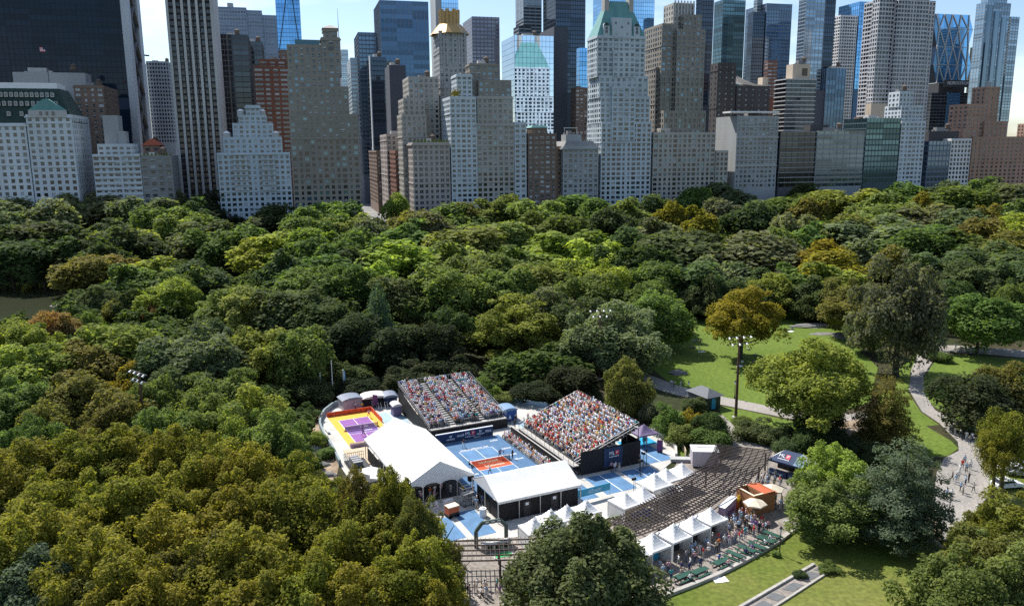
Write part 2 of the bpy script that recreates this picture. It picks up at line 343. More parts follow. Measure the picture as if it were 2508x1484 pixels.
# painted practice courts around the stands
for p0, q0, p1, q1 in ((-10.0, 19.5, -5.6, 33.0), (10.5, -19.0, 16.0, -12.2), (17.0, -19.6, 22.5, -12.6), (22.5, -12.0, 28.0, -5.0), (6.0, -19.2, 9.0, -12.0), (12, 10, 24, 16), (-19.5, -22, -13.5, -15.2), (-12.5, -22.5, -9.3, -14.5)):
    vsheet('painted_court', p0, q0, p1, q1, .112, M['rink_pale' if (p0 < -5 and q0 > 0) or q0 > 5 else 'rink_blue'])
vsheet('court_line', 13.2, -19.0, 13.35, -12.2, .125, M['court_line']); vsheet('court_line', 19.7, -19.6, 19.85, -12.6, .125, M['court_line'])
vsheet('court_line', -16.5, -22, -16.35, -15.2, .125, M['court_line']); vsheet('court_line', 25.2, -12, 25.35, -5, .125, M['court_line'])
vsheet('court_line', -7.9, 19.5, -7.75, 33, .125, M['court_line'])
vsheet('painted_court', 23.6, -5.0, 30, -1.2, .112, M['bright_blue'])

# low kerb wall round the plaza lawn, paved strip with slabs
KW = [(1600, 1474), (1640, 1457), (1700, 1434), (1765, 1407), (1820, 1379), (1868, 1352), (1905, 1330), (1936, 1306), (1960, 1290)]
kb = MB(); MM('kerb_stone', (.36, .34, .31), .85, .2, 1.5); pw = [Vector((*g(*k), 0)) for k in KW]
for a, b in zip(pw[:-1], pw[1:]):
    kb.bar(a + Vector((0, 0, .2)), b + Vector((0, 0, .2)), .55, .42)
tag(kb.build('kerb_wall', M['kerb_stone']), 'long pale stone kerb wall between the picnic plaza and the lawn', 'wall')
strip = thing('paved_strip', 'narrow paved strip with dark square slabs set in the grass', 'paving', (*g(1930, 1440), 0))
so = Vector(strip.location)
A0, A1, B0, B1 = (Vector((*g(*k), 0)) - so for k in ((1822, 1484), (1994, 1384), (1866, 1512), (2046, 1392)))
_d = (A1 - A0).normalized(); A0 -= _d * 9; B0 -= _d * 9
m_ = MB(); m_.quad(tuple(A0 + Vector((0, 0, .07))), tuple(B0 + Vector((0, 0, .07))), tuple(B1 + Vector((0, 0, .07))), tuple(A1 + Vector((0, 0, .07)))); m_.build('bed', M['plaza'], strip)
m_ = MB(); m_.bar(A0 + Vector((0, 0, .15)), A1 + Vector((0, 0, .15)), .35, .34); m_.build('edging', M['kerb_stone'], strip)
m_ = MB(); m_.bar(B0 + Vector((0, 0, .1)), B1 + Vector((0, 0, .1)), .25, .25); m_.build('edging', M['kerb_stone'], strip)
MM('slab', (.12, .125, .13), .8, .2, 2.)
for k, t in enumerate((.12, .28, .44, .56, .70, .86, .965)):
    c0 = A0.lerp(A1, t); c1 = B0.lerp(B1, t); ax = (A1 - A0).normalized() * (1.15 if k % 3 else .8)
    n0 = c0.lerp(c1, .22 if k % 2 else .3); n1 = c0.lerp(c1, .82); z = Vector((0, 0, .10))
    m_ = MB(); m_.quad(*(tuple(v + z) for v in (n0 - ax, n1 - ax, n1 + ax, n0 + ax))); m_.build('slab', M['slab'], strip)
# curved rink walls
def arc_wall(name, label, pts, h, m, w=.35, z=0.):
    mb = MB(); P = [Vector((*g(*k), 0)) for k in pts]
    for a, b in zip(P[:-1], P[1:]): mb.bar(a + Vector((0, 0, z + h / 2)), b + Vector((0, 0, z + h / 2)), w, h)
    return tag(mb.build(name, m), label, 'wall')
MM('rink_wall', (.20, .25, .27), .7, .12, 1.)
arc_wall('rink_wall', 'curved grey-green rink wall beside the purple and gold court', [(880, 972), (838, 988), (814, 1000), (796, 1014), (786, 1029), (784, 1048), (794, 1073), (814, 1103), (833, 1142)], 1.15, M['rink_wall'])
arc_wall('rink_wall', 'curved pale rink wall beside the purple canopy', [(1596, 1058), (1612, 1068), (1630, 1078), (1646, 1090), (1655, 1106), (1656, 1124)], 1.0, M['rink_concrete'])
arc_wall('railing_wall', 'outer curved cream railing wall beyond the purple canopy', [(1612, 1064), (1640, 1076), (1662, 1090), (1676, 1106), (1680, 1118)], 1.0, M['timber'], .12)
arc_wall('rink_wall', 'low blue-grey rink wall behind the two grandstands', [(1205, 985), (1244, 987), (1290, 992), (1340, 999)], 1.1, M['rink_pale'])
# rocks on the far lawn
def rock(label, x, y, sx, sy, sz, seed):
    r = random.Random(seed); mb = MB(); n, rows = 12, 4; i0 = 0
    for k in range(rows + 1):
        t = k / rows
        for j in range(n):
            an = 2 * math.pi * j / n; rr = math.cos(t * 1.35) * (.8 + .35 * r.random())
            mb.v.append((sx * rr * math.cos(an), sy * rr * math.sin(an), sz * (math.sin(t * 1.4) + .1 * r.random()) - .1))
    for k in range(rows):
        for j in range(n): mb.f.append((k * n + j, k * n + (j + 1) % n, (k + 1) * n + (j + 1) % n, (k + 1) * n + j)); mb.m.append(0)
    mb.f.append(tuple(rows * n + j for j in range(n))); mb.m.append(0)
    return tag(mb.build('rock_outcrop', M['rock'], None, (*g(x, y), 0)), label, 'rock')
rock('long low dark rock outcrop at the far edge of the lawn', 2000, 800, 8, 2.2, 1.0, 1)
rock('flat pale rock slab lying in the lawn before the dark outcrop', 2022, 818, 4.5, 2.0, .35, 2)
rock('grey rock ledge curving down the lawn edge under the pale tree', 2072, 825, 3., 5., .8, 3)
rock('small grey boulder beside the path near the dark grandstand tree', 1660, 915, 2.2, 1.5, .9, 4)
rock('pale flat rock shelf sticking out into the pond', 158, 748, 5, 3.2, .55, 5)
for k, (x, y) in enumerate(((770, 1100), (762, 1130), (785, 1140), (800, 1165))):
    rock(('tan boulder in the dug-up slope beside the rink wall, topmost', 'tan boulder in the dug-up slope beside the rink wall, second down', 'tan boulder in the dug-up slope beside the rink wall, third down', 'lowest tan boulder in the dug-up slope beside the rink wall')[k], x, y, 1.6, 1.1, .7, 20 + k)

# ================================================================== the city skyline
G = {}
G['dark'] = glass('window_dark', (.012, .019, .028), spec=.7); G['mid'] = glass('window_mid', (.045, .07, .09), spec=.8)
G['blue'] = glass('window_blue', (.09, .17, .23), metal=.5); G['blind'] = glass('window_blind', (.34, .37, .39), rough=.3, spec=.4)
G['brown'] = glass('window_brown', (.05, .035, .03), spec=.7)
M['win_frame_pale'] = mat('win_frame_pale', (.42, .43, .43), .6, .05); M['win_frame_dark'] = mat('win_frame_dark', (.05, .05, .055), .6, .05)
FACE_ROT = {'N': 0., 'E': -math.pi / 2, 'W': math.pi / 2, 'S': math.pi}
def win_mesh(gl, frame, split):
    mb = MB(); mb.quad((-.5, 0, -.5), (.5, 0, -.5), (.5, 0, .5), (-.5, 0, .5), 0)
    t = .07
    for x0, z0, x1, z1 in ((-.5, -.5, -.5 + t, .5), (.5 - t, -.5, .5, .5), (-.5 + t, -.5, .5 - t, -.5 + t), (-.5 + t, .5 - t, .5 - t, .5)): mb.box(x0, -.07, z0, x1, .0, z1, 1)
    if split == 'h': mb.box(-.5 + t, -.05, -.04, .5 - t, 0, .03, 1)
    if split == 'v': mb.box(-.03, -.05, -.5 + t, .03, 0, .5 - t, 1)
    if split == 'shade': mb.quad((-.5 + t, -.02, .05), (.5 - t, -.02, .05), (.5 - t, -.02, .5 - t), (-.5 + t, -.02, .5 - t), 2)
    return mb.mesh('window', [G[gl], M['win_frame_pale' if frame == 'p' else 'win_frame_dark'], G['blind']])
WM = {}
def wmesh(gl, fr, sp):
    k = (gl, fr, sp)
    if k not in WM: WM[k] = win_mesh(*k)
    return WM[k]
def strip_mesh(key, m):
    if key not in WM:
        mb = MB(); mb.box(-.5, -.5, -.5, .5, .5, .5); WM[key] = mb.mesh('pane', m)
    return WM[key]

def sty(**k):
    d = dict(kind='punch', bay=3.6, fl=3.5, fw=.42, fh=.55, rec=.35, gl=(('dark', .62), ('mid', .28), ('blind', .10)), fr='p', sp=('h', 'h', 'shade'))
    d.update(k); return d
def wmat(n, c, v=.16, s=.07): return mat(n, tuple(min(.72, q * 1.14) for q in c), .85, v, s, stretch=(1, 1, .35), detail=7)
S = {
 'white': sty(wall=wmat('limestone_white', (.49, .53, .555)), bay=4.0, fl=3.6, fw=.46, fh=.54),
 'whiteb': sty(wall=wmat('brick_white', (.45, .50, .535)), bay=3.6, fl=3.2, fw=.55, fh=.5, gl=(('dark', .6), ('mid', .3), ('blind', .1))),
 'grey': sty(wall=wmat('limestone_grey', (.30, .315, .32)), bay=3.5, fl=3.4, fw=.46, fh=.54),
 'greyd': sty(wall=wmat('stone_dark', (.20, .20, .20)), bay=4.6, fl=3.5, fw=.5, fh=.5),
 'blueg': sty(wall=wmat('brick_blue_grey', (.38, .45, .50)), bay=3.3, fl=3.2, fw=.5, fh=.52, gl=(('dark', .4), ('mid', .4), ('blind', .2))),
 'tan': sty(wall=wmat('brick_tan', (.235, .215, .185)), bay=3.7, fl=3.5, fw=.44, fh=.54, gl=(('dark', .62), ('mid', .16), ('blue', .22))),
 'tanl': sty(wall=wmat('stone_tan', (.34, .325, .295)), bay=3.6, fl=3.4, fw=.46, fh=.54, gl=(('dark', .6), ('mid', .2), ('blue', .14), ('blind', .06))),
 'brick': sty(wall=wmat('brick_red', (.17, .075, .05)), bay=5.2, fl=3.3, fw=.62, fh=.45, gl=(('mid', .3), ('blind', .4), ('dark', .3))),
 'brickb': sty(wall=wmat('brick_brown', (.165, .115, .09)), bay=4.2, fl=3.3, fw=.45, fh=.5, gl=(('dark', .5), ('mid', .2), ('blind', .3))),
 'bricko': sty(wall=wmat('brick_orange', (.34, .21, .15)), bay=4.6, fl=3.2, fw=.4, fh=.45, gl=(('dark', .7), ('mid', .3))),
 'pink': sty(wall=wmat('stone_pinkish', (.34, .30, .28)), bay=3.4, fl=3.6, fw=.48, fh=.58, gl=(('dark', .7), ('mid', .3)), sp=('v', 'h')),
 'fin': sty(wall=wmat('marble_fin', (.42, .42, .41)), bay=6.5, fl=3.9, fw=.84, fh=.6, gl=(('dark', 1),), fr='d', sp=('v',)),
 'dkblk': sty(wall=wmat('bronze_panel', (.035, .032, .032)), bay=4.0, fl=3.8, fw=.9, fh=.62, gl=(('brown', .55), ('dark', .3), ('mid', .15)), fr='d', sp=('v',)),
 'netted': sty(wall=wmat('netting_dark', (.055, .05, .05), .3), bay=6, fl=4, fw=.3, fh=.35, gl=(('dark', 1),), fr='d'),
 'concrete': sty(wall=wmat('concrete_grid', (.44, .44, .45)), bay=3.3, fl=3.6, fw=.6, fh=.55, gl=(('dark', .75), ('mid', .25)), fr='d', sp=('v',)),
 'whitegrid': sty(wall=wmat('white_grid', (.62, .61, .60)), bay=3.2, fl=3.3, fw=.55, fh=.55, gl=(('dark', .7), ('mid', .3)), fr='d', sp=('v',)),
 'bandgrey': sty(wall=wmat('precast_grey', (.30, .32, .345)), bay=2.6, fl=3.9, fw=.55, fh=.5, gl=(('dark', .8), ('mid', .2)), fr='d', sp=('v',)),
}
def curt(name, col, metal=.75, var=.22, fl=4.0, fin=1.6, fincol=(.05, .07, .09), finw=.12, band=.18, bandcol=None, wav=.035, rough=.05, finp=.16, spec=.8):
    return dict(kind='curtain', pane=glass(name + '_glass', col, metal, rough, var, spec, wav), wall=mat(name + '_frame', fincol, .5, .1), fl=fl, fin=fin, finw=finw, band=band,
                bandm=mat(name + '_band', bandcol or fincol, .6, .1), key=name, finp=finp)
S['black_glass'] = curt('black_tower', (.010, .022, .040), .10, .3, 3.9, 3.2, (.012, .018, .026), .25, .10, spec=.22)
S['blue_glass'] = curt('blue_tower', (.16, .38, .66), .85, .2, 4.0, 3.0, (.07, .16, .28), .2, .10)
S['blue_bright'] = curt('sky_tower', (.30, .55, .80), .9, .15, 4.2, 2.6, (.12, .26, .42), .15, .08)
S['navy_glass'] = curt('navy_tower', (.05, .10, .17), .7, .35, 4.0, 3.6, (.20, .26, .33), .35, .06, finp=.4)
S['slate_glass'] = curt('slate_tower', (.10, .15, .21), .7, .3, 3.9, 3.4, (.13, .17, .22), .5, .3)
S['teal_glass'] = curt('teal_tower', (.065, .125, .15), .75, .45, 4.0, 3.0, (.05, .09, .10), .2, .25, (.06, .10, .11))
S['dark_glass'] = curt('dark_tower', (.035, .055, .085), .65, .4, 4.0, 2.6, (.03, .045, .06), .25, .2)
S['mirror'] = curt('mirror_tower', (.60, .72, .86), 1., .05, 4.2, 3.2, (.10, .13, .17), .12, .05, wav=.05, rough=.015)
S['slat_white'] = curt('slat_white_tower', (.16, .22, .27), .6, .3, 3.7, 9., (.42, .44, .46), .3, .45, (.50, .52, .54))
S['slat_grey'] = curt('slat_grey_tower', (.10, .14, .17), .6, .4, 3.5, 6., (.26, .29, .31), .3, .34, (.30, .33, .35))
S['slat_dark'] = curt('slat_dark_tower', (.035, .045, .055), .5, .5, 3.7, 5., (.10, .10, .11), .3, .2, (.11, .11, .12))
S['silver'] = curt('silver_tower', (.20, .28, .36), .75, .4, 3.4, 4., (.24, .29, .33), .4, .28, (.30, .35, .39))
S['pale_far'] = curt('far_pale_tower', (.34, .42, .48), .6, .3, 4., 4., (.38, .43, .47), .5, .3, (.42, .47, .5))
S['purple_far'] = curt('far_plum_tower', (.16, .16, .20), .5, .25, 4., 4.5, (.20, .19, .22), .9, .4, (.21, .20, .23))
S['far_grid'] = curt('far_grid_tower', (.10, .13, .17), .5, .3, 3.9, 3., (.30, .34, .39), .9, .42, (.32, .36, .41))
S['blank_slate'] = dict(kind='blank', wall=wmat('slate_panel', (.055, .065, .085), .06))
S['blank_grey'] = dict(kind='blank', wall=wmat('blank_grey', (.30, .31, .32), .1))
S['blank_tan'] = dict(kind='blank', wall=wmat('blank_tan', (.46, .38, .29), .1))
S['blank_dark'] = dict(kind='blank', wall=wmat('blank_dark', (.05, .05, .055), .1))
MM('roof_gravel', (.22, .21, .20), .9, .2, .6); MM('copper_green', (.12, .28, .27), .7, .18, .25, stretch=(1, 1, .3)); MM('mansard_green', (.022, .05, .04), .7, .2, .5)
MM('gold_roof', (.46, .30, .12), .55, .15, .4, metal=.25); MM('cornice_stone', (.45, .45, .44), .8, .1); MM('tank_wood', (.13, .10, .08), .9, .2, 2.)
MM('roof_plant', (.10, .13, .03), .9, .35, 1.5)

N_PART_MAX = 300; colr = random.Random(8)
class Bld:
    """One building: an Empty in the street grid, wall part(s), windows as parts."""
    def __init__(s, name, label, v, x0, y0):
        s.v = v; s.u = onv(x0, y0, v)[0]; s.wins = []; s.bands = {}
        s.root = thing(name, label, 'building', (*uv(s.u, v), 0), GRID_ROT)
        s.cx = x0; s.tops = []
    def face(s, mb, f, X0, Y0, X1, Y1, z0, z1, st, zv):
        def P(a, z, d):
            return {'N': (X0 + a, Y0 + d, z), 'S': (X0 + a, Y1 - d, z), 'E': (X0 + d, Y0 + a, z), 'W': (X1 - d, Y0 + a, z)}[f]
        Wd = (X1 - X0) if f in 'NS' else (Y1 - Y0)
        def Q(a0, za, a1, zb, d0=0., d1=None, mi=0):
            mb.quad(P(a0, za, d0), P(a1, za, d0), P(a1, zb, d0), P(a0, zb, d0), mi)
        if st['kind'] != 'punch' or Wd < 2.2 or z1 - zv < 2.5:
            Q(0, z0, Wd, z1); return
        zb0 = max(z0, zv)
        if zb0 > z0 + .1: Q(0, z0, Wd, zb0)
        nz = max(1, round((z1 - zb0) / st['fl'])); fh = (z1 - zb0) / nz; nx = max(1, round(Wd / st['bay'])); cw = Wd / nx
        w = cw * st['fw'] * 1.12; h = fh * min(.72, st['fh'] * 1.12); b = (fh - h) * .45; r = st['rec']
        cf = [colr.choice((.78, 1., 1., 1., 1.25, 1.4)) for _ in range(nx)]; cf = cf[:(nx + 1) // 2] + cf[:nx // 2][::-1]; w0 = w
        Q(0, zb0, Wd, zb0 + b)
        for j in range(nz):
            zz = zb0 + j * fh + b
            Q(0, zz + h, Wd, min(z1, zz + fh) if j < nz - 1 else z1)
            x = 0.
            for i in range(nx):
                w = min(w0 * cf[i], cw * .92); a = i * cw + (cw - w) / 2
                Q(x, zz, a, zz + h); x = a + w
                for p in ((P(a, zz, 0), P(a, zz, r), P(a, zz + h, r), P(a, zz + h, 0)), (P(a + w, zz, 0), P(a + w, zz, r), P(a + w, zz + h, r), P(a + w, zz + h, 0)),
                          (P(a, zz, 0), P(a + w, zz, 0), P(a + w, zz, r), P(a, zz, r)), (P(a, zz + h, 0), P(a + w, zz + h, 0), P(a + w, zz + h, r), P(a, zz + h, r))): mb.quad(*p)
                c = P(a + w / 2, zz + h / 2, r); s.wins.append((f, c, w, h, st))
                if j % 2 == 0 or st['bay'] > 4: mb.quad(P(a - .12, zz - .16, -.12), P(a + w + .12, zz - .16, -.12), P(a + w + .12, zz - .01, -.14), P(a - .12, zz - .01, -.14), 2)
            Q(x, zz, Wd, zz + h)
            if j % 7 == 5 and st.get('belt', 1) and f in 'NE':
                a0, a1 = P(-.15, zz + h + .25, -.30), P(Wd + .15, zz + h + .25, -.30); top = (fh - h) * .3 + .25; mb.quad(a0, a1, (a1[0], a1[1], a1[2] + top), (a0[0], a0[1], a0[2] + top), 2); b0, b1 = P(-.15, zz + h + .25 + top, 0), P(Wd + .15, zz + h + .25 + top, 0); mb.quad((a0[0], a0[1], a0[2] + top), (a1[0], a1[1], a1[2] + top), b1, b0, 2); mb.quad(a0, a1, (b1[0], b1[1], a1[2]), (b0[0], b0[1], a0[2]), 2)
    def tier(s, x0, x1, yt, sk, dv=0., dep=28., yb=None, z0=0., roof=True, faces=None, zt=None, cornice=0., fs=False):
        st = S[sk]; v = s.v + dv
        if v >= 560 and x0 > 1050 and not fs:                  # x0 is the far end of the visible side wall
            dep = max(7., min(dep, v * .30 * (x1 - x0) / (x0 - 730))); x0 = 730 + (x0 - 730) * (v + dep) / v
        u0, za = onv(x0, yt, v); u1, zb = onv(x1, yt, v); z1 = zt if zt is not None else (za + zb) / 2
        zv = 0. if yb is None else onv((x0 + x1) / 2, yb, v)[1]
        X0, X1, Y0, Y1 = u0 - s.u, u1 - s.u, dv, dv + dep
        vis = faces or ('NE' if (x0 + x1) / 2 > 730 else 'NW')
        mb = MB()
        for f in 'NSEW':
            if f in vis: s.face(mb, f, X0, Y0, X1, Y1, z0, z1, st, zv)
            else:
                P = {'N': ((X0, Y0), (X1, Y0)), 'S': ((X0, Y1), (X1, Y1)), 'E': ((X0, Y0), (X0, Y1)), 'W': ((X1, Y0), (X1, Y1))}[f]
                (ax, ay), (bx_, by) = P; mb.quad((ax, ay, z0), (bx_, by, z0), (bx_, by, z1), (ax, ay, z1))
        mb.quad((X0, Y0, z1), (X1, Y0, z1), (X1, Y1, z1), (X0, Y1, z1), 1)
        if roof and st['kind'] == 'punch':                     # parapet
            t = .35; hgt = 1.0
            for q in ((X0, Y0, X1, Y0 + t), (X0, Y1 - t, X1, Y1), (X0, Y0 + t, X0 + t, Y1 - t), (X1 - t, Y0 + t, X1, Y1 - t)): mb.box(q[0], q[1], z1, q[2], q[3], z1 + hgt, 0, False)
        if cornice: mb.box(X0 - cornice, Y0 - cornice, z1 - .9, X1 + cornice, Y0 - .02, z1 + .1, 0); mb.box(X0 - cornice, Y0, z1 - .9, X0 - .02, Y1, z1 + .1, 0)
        mb.build('wall', [st['wall'], M['roof_gravel'], st.get('trim', st['wall'])], s.root)
        if st['kind'] == 'curtain': s.curtain(X0, Y0, X1, Y1, max(z0, zv), z1, st, vis)
        s.tops.append((X0, Y0, X1, Y1, z1)); return (X0, Y0, X1, Y1, z0, z1)
    def curtain(s, X0, Y0, X1, Y1, z0, z1, st, vis):
        n = max(1, round((z1 - z0) / st['fl'])); fh = (z1 - z0) / n; pm = strip_mesh(st['key'], st['pane']); fm = MB()
        bh = fh * st['band']
        for f in vis:
            Wd = (X1 - X0) if f in 'NS' else (Y1 - Y0); cx_, cy_ = {'N': ((X0 + X1) / 2, Y0 - .06), 'S': ((X0 + X1) / 2, Y1 + .06), 'E': (X0 - .06, (Y0 + Y1) / 2), 'W': (X1 + .06, (Y0 + Y1) / 2)}[f]
            nseg = max(1, round(Wd / 14.)) if n < 60 else max(1, round(Wd / 22.))
            for j in range(n):
                for k in range(nseg):
                    a = (k + .5) / nseg - .5
                    px, py = (cx_ + a * Wd, cy_) if f in 'NS' else (cx_, cy_ + a * Wd)
                    s.bands.setdefault(st['key'], []).append((pm, (px, py, z0 + (j + .5) * fh + bh * .5), (Wd / nseg - .04, .1, fh - bh - .02) if f in 'NS' else (.1, Wd / nseg - .04, fh - bh - .02)))
                if bh > .3:
                    zz = z0 + j * fh; e = .10
                    if f == 'N': fm.box(X0, Y0 - e - .08, zz + .01, X1, Y0 - .005, zz + bh, 1)
                    elif f == 'E': fm.box(X0 - e - .08, Y0, zz + .01, X0 - .005, Y1, zz + bh, 1)
                    elif f == 'W': fm.box(X1 + .005, Y0, zz + .01, X1 + e + .08, Y1, zz + bh, 1)
            nf = max(2, round(Wd / st['fin'])); fw = st['finw'] / 2; pr = st['finp']
            for k in range(nf + 1):
                a = k / nf
                if f == 'N': xx = X0 + a * Wd; fm.box(xx - fw, Y0 - .12 - pr, z0, xx + fw, Y0 - .115, z1, 0)
                elif f == 'E': yy = Y0 + a * Wd; fm.box(X0 - .12 - pr, yy - fw, z0, X0 - .115, yy + fw, z1, 0)
                elif f == 'W': yy = Y0 + a * Wd; fm.box(X1 + .115, yy - fw, z0, X1 + .12 + pr, yy + fw, z1, 0)
        o = fm.build('mullion_grid', [st['wall'], st['bandm']], s.root); o['kind'] = 'stuff'
    def balconies(s, t, fl, proud, mk, zv=0., sides='NE', railh=.0):
        X0, Y0, X1, Y1, z0, z1 = t; z = max(z0, zv); n = max(1, round((z1 - z) / fl)); fh = (z1 - z) / n
        for j in range(1, n + 1):
            mb = MB(); mb.box(X0 - (proud if 'E' in sides else 0), Y0 - proud, z + j * fh - .55, X1 + (proud if 'W' in sides else 0), Y1 if sides != 'N' else Y0 + .2, z + j * fh + railh)
            mb.build('balcony_slab', M[mk], s.root)
    def box(s, name, x0, x1, yt, dv, dep, m, z0=None, inset=0.):
        v = s.v + dv; u0, za = onv(x0, yt, v); u1, zb = onv(x1, yt, v)
        mb = MB(); mb.box(u0 - s.u, dv, z0 if z0 is not None else max(t[4] for t in s.tops if True) - .0, u1 - s.u, dv + dep, (za + zb) / 2)
        return mb.build(name, m, s.root)
    def done(s, clutter=True, seed=0):
        r = random.Random(hash(s.root['label']) % 9999 if False else len(s.root['label']) * 31 + int(abs(s.u)) + seed)
        def gls(st):
            k = r.random(); a = 0
            for n_, w_ in st['gl']:
                a += w_
                if k <= a: return n_
            return st['gl'][-1][0]
        order = sorted(s.wins, key=lambda w: (w[0] == 'S', -w[1][2]))
        for f, c, w, h, st in order[:N_PART_MAX]:
            put('window', wmesh(gls(st), st['fr'], r.choice(st['sp'])), s.root, c, FACE_ROT[f], (w, 1, h))
        ac = MB(); na = 0
        for f, c, w, h, st in order:
            if f == 'N' and st['fr'] == 'p' and r.random() < .16: ac.box(c[0] - .45, c[1] - .62, c[2] - h / 2 + .02, c[0] + .45, c[1] - .08, c[2] - h / 2 + .5); na += 1
        if na: o = ac.build('air_conditioners', M['cornice_stone'], s.root); o['kind'] = 'stuff'
        rest = order[N_PART_MAX:]
        if rest:
            mb = MB(); keys = ['dark', 'mid', 'blue', 'blind', 'brown']
            for f, c, w, h, st in rest:
                mi = keys.index(gls(st)); x, y, z = c
                if f in 'NS': mb.quad((x - w / 2, y, z - h / 2), (x + w / 2, y, z - h / 2), (x + w / 2, y, z + h / 2), (x - w / 2, y, z + h / 2), mi)
                else: mb.quad((x, y - w / 2, z - h / 2), (x, y + w / 2, z - h / 2), (x, y + w / 2, z + h / 2), (x, y - w / 2, z + h / 2), mi)
            o = mb.build('lower_windows', [G[k] for k in keys], s.root); o['kind'] = 'stuff'
        for key, lst in s.bands.items():
            for pm, c, sc in lst[::-1][:N_PART_MAX]: put('pane', pm, s.root, c, 0, sc)
            if len(lst) > N_PART_MAX:
                mb = MB()
                for pm, c, sc in lst[::-1][N_PART_MAX:]: mb.box(c[0] - sc[0] / 2, c[1] - sc[1] / 2, c[2] - sc[2] / 2, c[0] + sc[0] / 2, c[1] + sc[1] / 2, c[2] + sc[2] / 2)
                o = mb.build('lower_panes', lst[0][0].materials[0], s.root); o['kind'] = 'stuff'
        if clutter is not None:
            for X0, Y0, X1, Y1, z1 in s.tops[-2:]:
                if X1 - X0 < 9 or Y1 - Y0 < 9 or z1 > 150: continue
                w = (X1 - X0) * .26; x = X0 + (X1 - X0) * r.uniform(.15, .5); d_ = min(6, (Y1 - Y0) * .3); y = Y0 + (Y1 - Y0) * .4
                mb = MB(); mb.box(x, y, z1 + .01, x + w, y + d_, z1 + r.uniform(2.6, 4)); mb.box(x + w * 1.1, y, z1 + .01, x + w * 1.1 + 2.2, y + 2, z1 + 1.6); mb.box(x - 2.4, y + 1, z1 + .01, x - .6, y + 2.4, z1 + 1.2)
                mb.build('roof_bulkhead', S['greyd']['wall'] if r.random() < .5 else M['cornice_stone'], s.root)
                mb = MB(); mb.tube((x + .6, y + 1, z1 + 2), (x + .6, y + 1, z1 + r.uniform(6, 9)), .10, .05, 5); mb.build('aerial', M['dark_metal'], s.root)
                if r.random() < .6:
                    tx, ty = X0 + (X1 - X0) * r.uniform(.6, .85), y + 1.5; mb = MB()
                    for k in range(4): mb.bar((tx + (k % 2 - .5) * 2.2, ty + (k // 2 - .5) * 2.2, z1), (tx + (k % 2 - .5) * 2.2, ty + (k // 2 - .5) * 2.2, z1 + 2.4), .2)
                    mb.tube((tx, ty, z1 + 2.4), (tx, ty, z1 + 5.2), 1.9, 1.8, 12); mb.prism([(tx + 2.1 * math.cos(a), ty + 2.1 * math.sin(a)) for a in np.linspace(0, 5.76, 12)], z1 + 5.21, z1 + 6.6, 0, .05); mb.build('water_tank', M['tank_wood'], s.root)
        return s.root
def simple(name, label, v, x0, x1, yt, sk, dep=30., yb=None, **k):
    b = Bld(name, label, v, x0, yt); b.tier(x0, x1, yt, sk, dep=dep, yb=yb, **k); return b
V0 = 520.

# --- left part of the frame -------------------------------------------------
b = Bld('grand_hotel', 'white stone hotel with dark green mansard roof, dormers and teal gable', V0, -70, 290)
t0 = b.tier(-70, 62, 306, 'white', dep=40, yb=500, cornice=.6); t1 = b.tier(62.4, 174, 285, 'white', dep=42, yb=500, z0=0, cornice=.6)
def mansard(b, x0, x1, yb_, yt, dv, dep, m, ins):
    u0, z0 = onv(x0, yb_, b.v + dv); u1, _ = onv(x1, yb_, b.v + dv); z1 = onv((x0 + x1) / 2, yt, b.v + dv + ins)[1]; u0 -= b.u; u1 -= b.u
    mb = MB(); P = [(u0, dv), (u1, dv), (u1, dv + dep), (u0, dv + dep)]; T = [(u0 + ins, dv + ins), (u1 - ins, dv + ins), (u1 - ins, dv + dep - ins), (u0 + ins, dv + dep - ins)]
    for k in range(4): a, c = P[k], P[(k + 1) % 4]; ta, tcc = T[k], T[(k + 1) % 4]; mb.quad((*a, z0), (*c, z0), (*tcc, z1), (*ta, z1))
    mb.quad(*((*q, z1) for q in T)); o = mb.build('roof', m, b.root); return (u0, u1, z0, z1, ins, dv, o)
u0, u1, z0, z1, ins, dv, ro = mansard(b, -72, 178, 300, 217, 1.5, 36, M['mansard_green'], 7)
mb = MB(); mb.box(u0 + ins + 1, dv + ins + .5, z1 + .01, u1 - ins - 1, dv + 26, z1 + 3.2); mb.build('roof_terrace', M['white_paint'], b.root)
for row, t in enumerate((.18, .48, .74)):
    n = 13
    for k in range(n):
        if row == 0 and k % 2: continue
        xx = u0 + ins * t + 5 + (u1 - u0 - 2 * ins * t - 10) * k / (n - 1); zz = z0 + (z1 - z0) * t; yy = dv + ins * t
        mb = MB(); mb.box(xx - .9, yy - 1.2, zz, xx + .9, yy + 2.2, zz + 2.6); mb.prism([(xx - 1.1, yy - 1.3), (xx + 1.1, yy - 1.3), (xx + 1.1, yy + 2), (xx - 1.1, yy + 2)], zz + 2.61, zz + 3.4, 2, .3)
        dm = mb.build('dormer', [M['cornice_stone'], G['dark'], M['mansard_green']], b.root); put('window', wmesh('dark', 'p', 'h'), dm, (xx, yy - 1.22, zz + 1.3), 0, (1.2, .3, 1.8))
